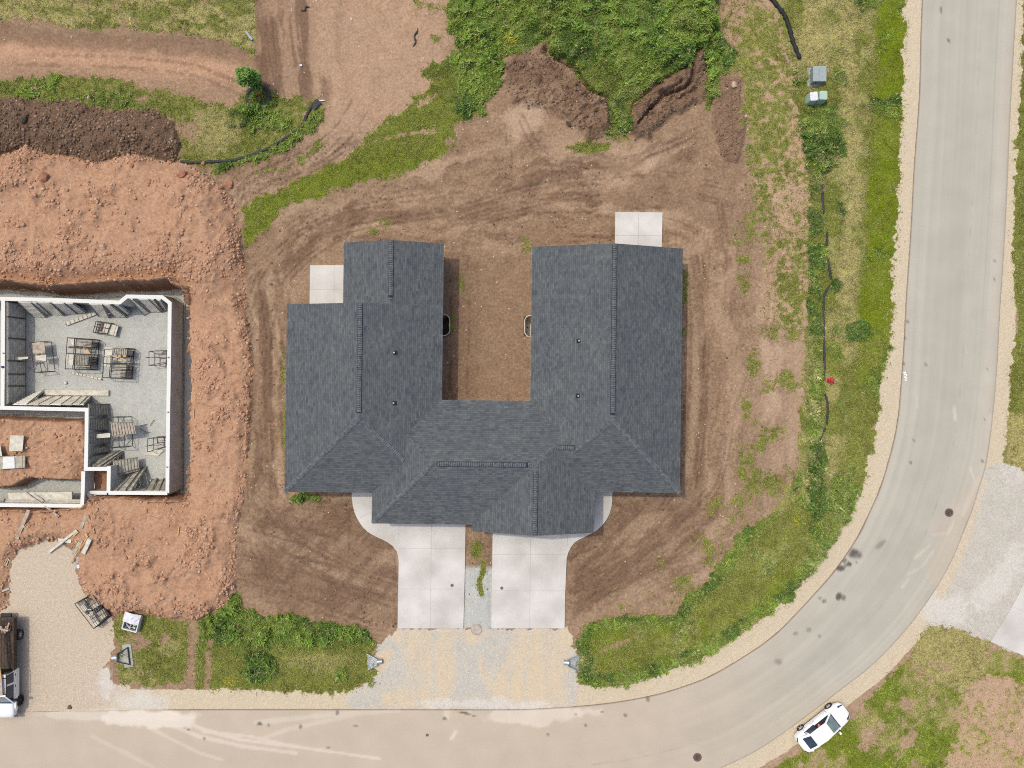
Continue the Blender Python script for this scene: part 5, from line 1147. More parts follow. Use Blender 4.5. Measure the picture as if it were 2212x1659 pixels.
plank("pale stake lying upright-wise on red soil, beside its twin", (537, 1581), (534, 1606), .07, 'wood', name="stake", cat="stake")
plank("pale stake lying crosswise on red soil, beside its twin", (541, 1594), (560, 1597), .07, 'wood', name="stake", cat="stake")
plank("short yellow stake on the red bank near the north pit corner", (637, 905), (638, 922), .06, 'wood', name="stake", cat="stake")
plank("long thin lath lying on the red bank east of the pit", (584, 1182), (581, 1256), .05, 'wood', name="lath", cat="lath")
plank("upper of two splinters at the gravel's west edge", (24, 1673), (14, 1690), .06, 'wood', name="splinter", cat="splinter")
plank("lower of two splinters at the gravel's west edge", (27, 1676), (18, 1697), .06, 'form_pale', name="splinter", cat="splinter")
plank("short white plank end at the photo's left border beside the red bank", (5, 1774), (27, 1765), .16, 'form_pale', name="plank", cat="plank")
plank("thin stick at the photo's left border above the white plank end", (8, 1752), (4, 1768), .05, 'wood', name="stick", cat="stick")
plank("tan board scrap below the garage's front wall at the border", (0, 1566), (12, 1567), .1, 'wood', name="board_scrap", cat="scrap")
plank("wood scraps on grey gravel north of the basement wall", (62, 866), (90, 868), .18, 'wood', name="board_scrap", cat="scrap", up=.05)
plank("pale blue-grey pipe lying at the dry grass edge", (737, 94), (757, 120), .17, 'greypipe', up=.1, th=.15, name="drain_pipe", cat="pipe")
plank("white stake lying at the top end of the black silt sock", (946, 303), (974, 301), .045, 'white_flat', up=.12, name="stake", cat="stake")
for i, (x, y) in enumerate([(903, 196), (1054, 57)]):
    blob("stone", ["round white stone on bare soil near the young tree", "white stone on bare pinkish soil near the top edge"][i], "stone", G(x * .72, y * .72, .04), [.11, .09][i], M['plast'], 20 + i)
for i, (x, y, a, n_) in enumerate([(916, 26, 40, "black torn plastic scrap curled on soil near the top edge"), (1246, 112, 80, "black crumpled plastic strip on soil left of the green growth")]):
    c = G(x * .72, y * .72, .05); mb = MB(); L0 = .35 if i == 0 else .75
    pts = [Vector((t * L0, .09 * math.sin(t * 5 + i), .03 * abs(math.sin(4 * t)))) for t in np.linspace(-1, 1, 9)]
    mb.tube(pts, [.03, .07, .05, .09, .05, .06, .09, .04, .02], 6); ob = mb.build("plastic_scrap", M['fabric']); ob.location = c; ob.rotation_euler.z = math.radians(a); tag(ob, n_, "plastic scrap")
for x, y, s_, m, n_ in [(688, 553, .34, 'redstone', "round red clay boulder alone just outside the red bank"), (545, 522, .36, 'redstone', "largest red clay boulder by the silt sock's west end"), (130, 532, .40, 'redstone', "flat-topped red boulder on the upper red bank"),
                        (395, 497, .22, 'redstone', "round red cobble on the red bank below the dark soil"), (308, 740, .26, 'stone', "pale cobble in the stone cluster above the pit"), (2203, 255, .26, 'stone', "pale yellow boulder at the top of the dark soil heap"),
                        (265, 293, .16, 'stone', "white stone at the edge of the dark soil pile"), (1478, 278, .16, 'stone', "small pale stone at the green tongue's corner"), (70, 357, .36, 'wood_dark', "big dark clod on the dark soil pile"),
                        (2237, 349, .16, 'stone', "grey cobble at the east rim of the dark soil heap"), (1706, 372, .22, 'wood_dark', "dark clod below the left slump"), (1890, 396, .14, 'stone', "tan cobble under the green tongue"), (610, 490, .22, 'redstone', "red clay lump by the bank's top right edge"), (660, 562, .2, 'redstone', "red clay lump between bank edge and lone boulder")]:
    blob("boulder", n_, "boulder", G(x * .72, y * .72, s_ * .25), s_, M[m], int(x))

# ---------------------------------------------------------------- erosion control
def sock(label, pts, r, name="silt_sock", wob=.02, m='fabric', up=.5, sc=1, n=60, cat="silt sock", group=None):
    L_ = smooth_line(pts, n); P3 = []
    for i, (x, y) in enumerate(L_):
        p = G(x, y, r * up); P3.append(p)
    o = P3[len(P3) // 2].copy(); rr = [r * (1 + .25 * math.sin(i * 1.7) * math.sin(i * .6) + random.uniform(-wob, wob) * 4) for i in range(len(P3))]
    rr[0] *= .5; rr[-1] *= .5
    P3 = [p - o + Vector((random.uniform(-wob, wob), random.uniform(-wob, wob), random.uniform(0, wob))) for p in P3]
    ob = MB().tube(P3, rr, 8).build(name, M[m], smooth=True); ob.location = o; return tag(ob, label, cat, group)
sock("long curved black silt sock edging the green corner left of centre", [(389, 349), (415, 351), (455, 349), (500, 347), (540, 336), (580, 320), (610, 303), (640, 283), (655, 268), (662, 250), (668, 238), (677, 226)], .12, n=90)
ob = MB().bar(Vector((-.3, -.25, 0)), Vector((.25, .3, .04)), .5, .05).build("silt_fabric", M['fabric']); ob.location = G(683, 226, .12); tag(ob, "loose black fabric flap at the top end of the curved silt sock", "fabric")
sock("thick dark coir sock curving down from the top edge by the straw strip", [(1655, -40), (1662, -10), (1676, 8), (1694, 32), (1705, 60), (1713, 90), (1722, 112), (1728, 128)], .17, m='black')
sp = [([(1772, 353), (1775, 390), (1777, 430), (1779, 462)], "topmost straight piece of broken silt fence right of the thin grass"), ([(1786, 503), (1787, 516), (1785, 530)], "short stub of silt fence between two longer pieces"),
      ([(1786, 556), (1790, 572), (1793, 588), (1795, 603)], "silt fence piece just above the forked bend"), ([(1804, 608), (1794, 616), (1783, 632), (1779, 650), (1779, 690), (1780, 750), (1781, 790), (1780, 822)], "long silt fence run ending beside the red hydrant"),
      ([(1782, 850), (1786, 866), (1788, 885), (1786, 918)], "silt fence piece just below the red hydrant"), ([(1783, 924), (1772, 948), (1765, 975), (1756, 1008), (1744, 1030), (1729, 1050), (1714, 1058)], "last silt fence run curving down-left below the hydrant")]
for pts, lb in sp: sock(lb, pts, .09, n=40, name="silt_fence", cat="silt fence", group="broken black silt fence along the roadside grass")

# inlet ring and young tree
rc = G(559, 211, 0)
root = empty("storm_inlet", rc, "rusty storm inlet ringed by a black filter sock beneath the young tree", "storm inlet")
mb = MB(); mb.tube([(.85 * math.cos(t) * (1 + .05 * math.sin(3 * t)), .80 * math.sin(t), .12 + .03 * math.sin(5 * t)) for t in np.linspace(0, 2 * math.pi, 40)], [.16 + .03 * math.sin(i * 1.3) for i in range(40)], 8)
mb.build("filter_sock", M['fabric'], root, smooth=True)
mb = MB(); mb.lathe([(.30, 0), (.32, .05), (.30, .09), (.2, .09), (.2, .05), (.001, .05)], (0.05, .1, .02), 20); mb.build("cast_ring", M['orange'], root)
ob = MB().box((.05, .1, .1), (.36, .05, .03)).box((.05, .1, .1), (.05, .36, .032)).build("grate", M['rust'], root)
def leaf_cloud(name, centers, n, leaf, mats, parent, seed, colf=None):
    r = np.random.default_rng(seed); V = []; F = []
    ci = r.integers(0, len(centers), n)
    C_ = np.array([c[0] for c in centers])[ci]; R_ = np.array([c[1] for c in centers])[ci]
    d = r.normal(size=(n, 3)); d /= np.linalg.norm(d, axis=1)[:, None]; rad = r.random(n) ** .45
    p = C_ + d * (rad[:, None]) * R_[:, None] * np.array([1, 1, .85])
    a = r.normal(size=(n, 3)); a[:, 2] *= .5; a /= np.linalg.norm(a, axis=1)[:, None]; b = np.cross(a, r.normal(size=(n, 3)) * .5 + np.array([0, 0, 1.2])); b /= np.linalg.norm(b, axis=1)[:, None]
    L_ = leaf * r.uniform(.6, 1.3, n)[:, None]
    vs_ = np.stack([p - a * L_, p + b * L_ * .45, p + a * L_, p - b * L_ * .45], 1).reshape(-1, 3)
    me = bpy.data.meshes.new(name); fs = np.arange(n * 4).reshape(-1, 4)
    me.from_pydata(vs_.tolist(), [], fs.tolist())
    for m in mats: me.materials.append(m)
    if len(mats) > 1: me.polygons.foreach_set("material_index", r.integers(0, len(mats), n).astype(np.int32))
    me.update(); o = bpy.data.objects.new(name, me); COL.objects.link(o); o.parent = parent; return o
M['leaf2'] = mat("fresh_leaf", (.20, .33, .05, 1), (.10, .20, .03, 1), scale=2.5, rough=.6)
M['leaf3'] = mat("mid_leaf", (.14, .26, .045, 1), (.07, .15, .025, 1), scale=2.5, rough=.6)
tr = G(556, 196, 0); tree = empty("young_tree", tr, "young leafy tree with orange tape standing by the ringed storm inlet", "tree")
mb = MB(); mb.tube([(0, 0, -.1), (.03, .02, .8), (-.02, .05, 1.7), (.02, .02, 2.6), (0, .04, 3.2)], [.06, .05, .04, .03, .012], 8)
for k in range(9):
    a = k * 2.4; z = .9 + k * .22; mb.tube([(0, .03, z), (.3 * math.cos(a), .3 * math.sin(a), z + .3), (.55 * math.cos(a), .55 * math.sin(a), z + .5)], [.025, .016, .006], 5)
mb.build("trunk", M['bark'], tree)
cc = [((.0, .35, .9), .38), ((-.15, .4, 1.4), .5), ((.1, .25, 1.7), .5), ((-.25, .25, 2.1), .7), ((.3, .2, 2.3), .62), ((-.05, .1, 2.7), .72), ((-.3, -.1, 2.7), .45), ((.2, .3, 2.9), .4), ((.1, .5, .8), .45), ((-.2, .6, 1.1), .45), ((.3, .45, 1.6), .45), ((0, .15, 3.25), .55), ((-.35, .35, 3.1), .3), ((0.42, -.2, 1.3), .36)]
leaf_cloud("crown", cc, 4600, .12, [M['leaf3'], M['leaf2'], M['leafd']], tree, 5)
MB().bar((-.12, .28, 3.5), (.12, .0, 3.55), .05, .02).build("marker_tape", M['orange'], tree)

# ---------------------------------------------------------------- utility boxes and hydrant by the road
tb = G(1757, 171, 0); root = empty("transformer_box", tb, "large grey-green transformer box on a flat pad in roadside grass", "utility box")
MB().box((.18, .12, .04), (1.42, 1.42, .12)).build("pad", M['galv'], root)
mb = MB(); mb.box((.18, .12, .45), (1.0, 1.12, .72)); mb.build("cabinet", M['boxgreen'], root)
mb = MB(); mb.box((-.08, .12, .845), (.51, 1.18, .06)).box((.44, .12, .845), (.51, 1.18, .06)); mb.build("lid", mat("grey_lid", col(170, 180, 180), col(152, 163, 164), rough=.5), root)
MB().box((.02, -.46, .45), (.06, .04, .2)).build("handle", M['darksteel'], root)
for (x, y, m1, m2, lb) in ((1748, 218, 'boxpale', 'plast', "tapered pale pedestal with a white top, west of its plain green twin"), (1768, 216, 'boxpale', 'boxpale', "pale green utility pedestal with a rounded plain top")):
    c = G(x, y, 0); root = empty("utility_pedestal", c, lb, "utility pedestal", "pale pedestals south of the transformer")
    def rr_(hx, hy, r, z): return [(sx * (hx - r) + r * math.cos(a), sy * (hy - r) + r * math.sin(a), z) for sx, sy, a0 in ((1, 1, 0), (-1, 1, 90), (-1, -1, 180), (1, -1, 270)) for a in [math.radians(a0 + k * 22.5) for k in range(5)]]
    mb = MB(); R_ = [rr_(.36, .38, .12, -.05), rr_(.33, .35, .12, .6), rr_(.29, .32, .11, 1.0)]; n = 20
    mb.add([v for r in R_ for v in r], [(i * n + k, i * n + (k + 1) % n, (i + 1) * n + (k + 1) % n, (i + 1) * n + k) for i in range(2) for k in range(n)]); mb.build("housing", M[m1], root)
    mb = MB(); R_ = [rr_(.31, .34, .12, 1.0), rr_(.31, .34, .12, 1.09), rr_(.26, .29, .11, 1.13)]
    mb.add([v for r in R_ for v in r], [(i * n + k, i * n + (k + 1) % n, (i + 1) * n + (k + 1) % n, (i + 1) * n + k) for i in range(2) for k in range(n)] + [tuple(2 * n + k for k in range(n))]); ob = mb.build("cap", M[m2], root)
    ob.rotation_euler.z = .12 if m2 == 'plast' else 0
hy = G(1789.5, 821.5, 0); root = empty("fire_hydrant", hy, "red fire hydrant standing in the roadside grass", "fire hydrant")
MB().lathe([(.19, -.1), (.19, .05), (.13, .07), (.12, .45), (.17, .47), (.17, .52), (.125, .54), (.125, .78), (.16, .80), (.15, .86), (.10, .93), (.04, .97), (.03, 1.03)], n=18).build("barrel", M['red'], root, smooth=False)
for a in (90, 270): MB().tube([(0, 0, .66), (.24 * math.cos(math.radians(a)), .24 * math.sin(math.radians(a)), .66)], [.07, .07], 10).build("nozzle", M['red'], root)
MB().tube([(0, 0, .6), (-.24, 0, .6)], [.09, .09], 10).build("pumper_nozzle", M['red'], root)
MB().tube([(.09, 0, .8), (.12, 0, 1.6)], .012, 5).build("marker_rod", M['white_flat'], root)

# ---------------------------------------------------------------- metal work in the ground
def manhole(name, label, x, y, r, m='iron', up=.012, onroad=True, slots=True):
    c = P(x, y, 0); z = .085 if onroad else float(zat(x, y)) + .05
    root = empty(name, (c.x, c.y, z), label, "manhole" if r > .2 else "cleanout")
    MB().lathe([(r, -.1), (r, up), (r * .88, up), (r * .88, 0), (r * .001, 0)], n=28).build("ring", M[m], root)
    mb = MB(); mb.lathe([(r * .84, -.05), (r * .84, up * .9), (.001, up * .9)], n=28)
    if slots:
        for k in range(-3, 4):
            w_ = math.sqrt(max(0, (r * .7) ** 2 - (k * r * .2) ** 2)); mb.box((k * r * .2, 0, up + .001), (r * .09, 2 * w_, .006), m=1)
    mb.build("cover", [M[m], M['capdark']], root); return root
manhole("manhole_cover", "brown round manhole cover in the road near the bottom edge left of the car", 1506, 1635, .33)
manhole("manhole_cover", "brown round manhole cover in the road beside the pale gravel lot", 2049, 1107, .33)
manhole("valve_cover", "small round valve cover in the road below the driveways", 923, 1587, .11, slots=False)
manhole("manhole_cover", "rusty manhole cover half sunk in the weedy green patch", 541, 1438, .32, m='rust', onroad=False)
for x, y, lb in ((976.7, 1264, "small round cleanout cover in the western driveway"), (1084, 1270, "small round cleanout cover in the eastern driveway")):
    r = manhole("cleanout_cover", lb, x, y, .12, onroad=True, slots=False); r.location.z = .056
c = G(1029.5, 1360, .03); root = empty("sewer_lid", c, "round pale concrete lid between the two driveways", "lid")
MB().lathe([(.44, -.3), (.44, .0), (.40, .02)], n=26).build("riser", M['wood_old'], root); MB().lathe([(.37, -.1), (.37, .05), (.34, .07), (.001, .07)], n=26).build("lid_plate", mat("old_concrete", col(200, 188, 178), col(176, 166, 156)), root)

def flared_end(label, x, y, rz, s_=1.0, gap=0):
    """steel flared end section of a culvert; opens towards +x"""
    c = G(x, y, 0); root = empty("culvert_end", c, label, "culvert end", "culvert end sections beside the gravel approaches", rz)
    mb = MB(); vs_ = []; n = 9
    for k in range(n):          # round pipe collar to trapezoid mouth
        a = math.pi * (k / (n - 1)); vs_.append((-.25 * s_, .23 * s_ * math.cos(a), .10 + .30 * s_ * math.sin(a)))
    for k in range(n):
        t = k / (n - 1); yy = (.62 - 1.24 * t) * s_; zz = .34 * s_ * (abs(2 * t - 1) ** 1.5) * 0 + (.06 if .12 < t < .88 else .26)
        vs_.append((.62 * s_, yy, zz))
    fs = [(k, k + 1, n + k + 1, n + k) for k in range(n - 1)]
    # side wings
    mb.add([(-.25 * s_, .24 * s_, .0), (-.25 * s_, .24 * s_, .36), (.62 * s_, .66 * s_, .12), (.62 * s_, .66 * s_, -.02)], [(0, 1, 2, 3)])
    mb.add([(-.25 * s_, -.24 * s_, .0), (-.25 * s_, -.24 * s_, .36), (.62 * s_, -.66 * s_, .12), (.62 * s_, -.66 * s_, -.02)], [(0, 3, 2, 1)])
    mb.add([(-.25 * s_, .26 * s_, .02), (.62 * s_, .68 * s_, .02), (.62 * s_, -.68 * s_, .02), (-.25 * s_, -.26 * s_, .02)], [(0, 3, 2, 1)])
    mb.build("apron", M['galv'], root)
    mb = MB(); mb.tube([(-.62 * s_, 0, .16), (-.2 * s_, 0, .16)], [.2 * s_, .24 * s_], 12); mb.build("pipe_collar", M['galv'], root)
    mb = MB(); mb.bar((-.24 * s_, .25 * s_, .37), (.64 * s_, .68 * s_, .13), .05, .05).build("edge_bar", M['capdark'] if gap else M['galv'], root)
    mb = MB(); mb.bar((-.24 * s_, -.25 * s_, .37), (.64 * s_, -.68 * s_, .13), .05, .05).build("edge_bar", M['capdark'] if gap else M['galv'], root)
    if gap:
        MB().bar((.64 * s_, .68 * s_, .13), (.64 * s_, -.68 * s_, .13), .08, .06).build("toe_bar", M['capdark'], root)
        MB().box((.52 * s_, 0, .03), (.7, 1.8, .05)).build("backing_slab", M['conc_wall'], root)
    return root
flared_end("culvert end with dark frame and grey slab at the west grass patch", 262, 1418, .12, 1.0, 1)
flared_end("pale metal culvert end west of the twin driveways' gravel", 810, 1428, math.pi + .05, .95)
flared_end("pale metal culvert end east of the twin driveways' gravel", 1234, 1430, -.03, .95)

# bulk bag and the pile of forms on the gravel drive
bc = G(290, 1342, 0); root = empty("bulk_bag", bc, "white open bulk bag of scrap on the grass edge by the red bank", "bulk bag", rz=-.26)
mb = MB(); hx = .58; o_ = [(-hx, -hx), (hx, -hx), (hx, hx), (-hx, hx)]
mb.add([(x * 1.0, y * 1.0, 0) for x, y in o_] + [(x * 1.03, y * 1.03, .62) for x, y in o_] + [(x * .90, y * .90, .60) for x, y in o_] + [(x * .88, y * .88, .32) for x, y in o_],
       [(0, 1, 5, 4), (1, 2, 6, 5), (2, 3, 7, 6), (3, 0, 4, 7), (4, 5, 9, 8), (5, 6, 10, 9), (6, 7, 11, 10), (7, 4, 8, 11), (8, 9, 13, 12), (9, 10, 14, 13), (10, 11, 15, 14), (11, 8, 12, 15)])
mb.build("sack", M['plast'], root)
import bmesh
def crumple(nx, ny, sx, sy, amp, seed, f=None):
    r = random.Random(seed); vs_ = []; fs = []
    for j in range(ny + 1):
        for i in range(nx + 1):
            x = (i / nx - .5) * sx; y = (j / ny - .5) * sy; vs_.append((x + r.uniform(-.02, .02), y + r.uniform(-.02, .02), (f(x, y) if f else 0) + r.uniform(-amp, amp)))
    for j in range(ny):
        for i in range(nx): a = j * (nx + 1) + i; fs.append((a, a + 1, a + nx + 2, a + nx + 1))
    return vs_, fs
v, f = crumple(8, 5, 1.25, .75, .035, 3, lambda x, y: .66 + .16 * math.cos(x * 2.2) - .5 * max(0, y - .15))
mb = MB(); mb.add([(a, b + .42, c) for a, b, c in v], f); mb.build("flap", M['plast'], root)
mb = MB(); r = random.Random(9)
for k in range(60):
    c = Vector((r.uniform(-.4, .42), r.uniform(-.42, .25), .36 + r.uniform(0, .12))); mb.box(c, (r.uniform(.06, .2), r.uniform(.04, .12), r.uniform(.02, .06)), rot=Matrix.Rotation(r.uniform(0, 6), 3, Vector((r.random(), r.random(), 1)).normalized()), m=r.choice([0, 0, 1, 2]))
mb.build("scrap_fill", [M['plast'], M['galv'], M['capdark']], root)

def gpile():
    cs = [(224, 1812), (277, 1781), (321, 1853), (281, 1886)]
    P4 = [S(x, y, .75) for x, y in cs]; org = sum(P4, Vector()) / 4; org.z = 0.0
    root = empty("form_rack", org, "steel rack of stacked forms on the gravel drive beside the red bank", "steel rack")
    T = [p - org for p in P4]; Bm = [Vector((p.x, p.y, .08)) for p in T]
    mb = MB()
    for i in range(4): mb.tube([T[i], T[(i + 1) % 4]], .03, 6)
    mb.tube([T[0].lerp(T[1], .5), T[3].lerp(T[2], .5)], .028, 6); mb.build("top_rail", M['darksteel'], root)
    for i in range(4): MB().tube([Bm[i], T[i]], .03, 6).build("post", M['darksteel'], root)
    mb = MB()
    for i in range(4): mb.tube([Bm[i], Bm[(i + 1) % 4]], .035, 6)
    mb.build("base", M['darksteel'], root)
    def q(u, v_, z): p = T[0].lerp(T[1], u).lerp(T[3].lerp(T[2], u), v_); return org + Vector((p.x, p.y, z))
    r = random.Random(4); defs = []
    for i in range(6): defs.append((.53, .98, .03 + i * .155, .03 + i * .155 + .13, .15, .55 + r.uniform(-.1, .12), ['wood_dark', 'form2', 'wood_old', 'capdark', 'form', 'wood_old'][i], "sheet %s in the east half of the gravel drive's rack"))
    for i, (u0, u1, v0, v1, z, m) in enumerate([(.03, .42, .02, .18, .50, 'form2'), (.12, .40, .16, .38, .84, 'form_pale'), (.03, .14, .2, .5, .45, 'form_pale'), (.18, .5, .42, .52, .66, 'capdark'), (.16, .48, .53, .7, .74, 'form_pale'), (.22, .44, .60, .66, .8, 'form2'), (.15, .5, .73, .84, .72, 'form'), (.1, .5, .86, .99, .70, 'form_pale'), (.02, .1, .55, .98, .35, 'form')]):
        defs.append((u0, u1, v0, v1, z - .12, z, m, "board %s in the west half of the gravel drive's rack"))
    od = ["first", "second", "third", "fourth", "fifth", "sixth", "seventh", "eighth", "ninth"]
    for i, (u0, u1, v0, v1, z0, z1, m, lb) in enumerate(defs):
        mb = MB(); pts = [q(u0, v0, 0), q(u1, v0, 0), q(u1, v1, 0), q(u0, v1, 0)]; c = sum(pts, Vector()) / 4; c.z = 0
        pp = [((p - c).x, (p - c).y) for p in pts]
        if (pts[1] - pts[0]).cross(pts[2] - pts[0]).z < 0: pp = pp[::-1]
        mb.prism(pp, z0, z1)
        for k in range(3):
            a = pts[0].lerp(pts[1], (k + .5) / 3) - c; b = pts[3].lerp(pts[2], (k + .5) / 3) - c; a.z = b.z = z1 + .01; mb.bar(a, b, .035, .03, m=1)
        ob = mb.build("concrete_form", [M[m], M['form2']]); ob.location = c; ob.location.z = .02
        tag(ob, lb % (od[i if i < 6 else i - 6] + " from the north"), "form panel", "forms in the gravel drive's rack")
    for k in range(7):
        o = MB().lathe([(.05, 0), (.055, .06), (.02, .09)], n=8).build("form_clamp", M['form_pale']); p = q(.44 + .05 * (k % 3), .40 + .05 * (k // 3) + .02 * k, .82); o.location = p
        tag(o, "small pale clamp heaped in the middle of the gravel drive's rack", "clamp", "clamps on the gravel drive's rack")
gpile()
blob("stone", "dark brown lump at the gravel drive's road edge", "stone", G(209 * .72, 2121 * .72, .03), .2, M['iron'], 77, squash=.4)

# ---------------------------------------------------------------- wheels, car and truck
def wheel(parent, x, y, r, wd, side, rimm='rim', spokes=5, name="wheel"):
    w_ = bpy.data.objects.new(name, None); COL.objects.link(w_); w_.parent = parent; w_.location = (x, y, r)
    def ringset(prof, n=28):
        vs_ = []; fs = []
        for rr, yy in prof:
            for k in range(n): a = 2 * math.pi * k / n; vs_.append((rr * math.cos(a), yy * side, rr * math.sin(a)))
        for i in range(len(prof) - 1):
            for k in range(n): fs.append((i * n + k, i * n + (k + 1) % n, (i + 1) * n + (k + 1) % n, (i + 1) * n + k))
        return vs_, fs
    h = wd / 2
    v, f = ringset([(r * .68, -h), (r * .95, -h), (r, -h * .7), (r, h * .7), (r * .95, h), (r * .68, h * .98), (r * .68, -h)]); mb = MB(); mb.add(v, f); mb.build("tyre", M['black'], w_)
    v, f = ringset([(r * .68, h * .9), (r * .62, h * .9), (r * .60, h * .2), (.001, h * .15)]); mb = MB(); mb.add(v, f, 1)
    v, f = ringset([(r * .16, h * .2), (r * .15, h * .8), (.001, h * .82)]); mb.add(v, f, 0)
    for k in range(spokes):
        a = 2 * math.pi * k / spokes + .3; mb.bar((r * .1 * math.cos(a), side * h * .7, r * .1 * math.sin(a)), (r * .64 * math.cos(a), side * h * .8, r * .64 * math.sin(a)), .045, .05, up=Vector((0, 1, 0)))
    mb.build("rim", [M[rimm], M['black']], w_); return w_
def loft(mb, secs, m=0, cap=True):
    """secs: list of (x, [(y,z)...]) right-to-left open outline closed underneath"""
    n = len(secs[0][1]); vs_ = [(x, y, z) for x, o in secs for y, z in o]; fs = []
    for i in range(len(secs) - 1):
        for k in range(n): fs.append((i * n + k, (i + 1) * n + k, (i + 1) * n + (k + 1) % n, i * n + (k + 1) % n))
    if cap: fs += [tuple(range(n)), tuple((len(secs) - 1) * n + k for k in range(n))[::-1]]
    mb.add(vs_, fs, m)
def subsurf(o, lv=2):
    md = o.modifiers.new("smooth", 'SUBSURF'); md.levels = lv; md.render_levels = lv; o.data.polygons.foreach_set("use_smooth", [True] * len(o.data.polygons))
def person(name, label, loc, rz, joints, edges, rad, parts_fn=None):
    me = bpy.data.meshes.new(name); me.from_pydata(joints, edges, []); o = bpy.data.objects.new(name, me); COL.objects.link(o)
    o.location = loc; o.rotation_euler.z = rz; md = o.modifiers.new("Skin", 'SKIN'); sv = me.skin_vertices[0].data if me.skin_vertices else None
    if sv is None:
        bm = bmesh.new(); bm.from_mesh(me); bm.verts.layers.skin.verify(); bm.to_mesh(me); bm.free(); sv = me.skin_vertices[0].data
    for i, r in enumerate(rad): sv[i].radius = (r, r); sv[i].use_root = (i == 0)
    o.modifiers.new("s", 'SUBSURF').render_levels = 2; me.materials.append(M['skin'])
    tag(o, label, "person"); return o

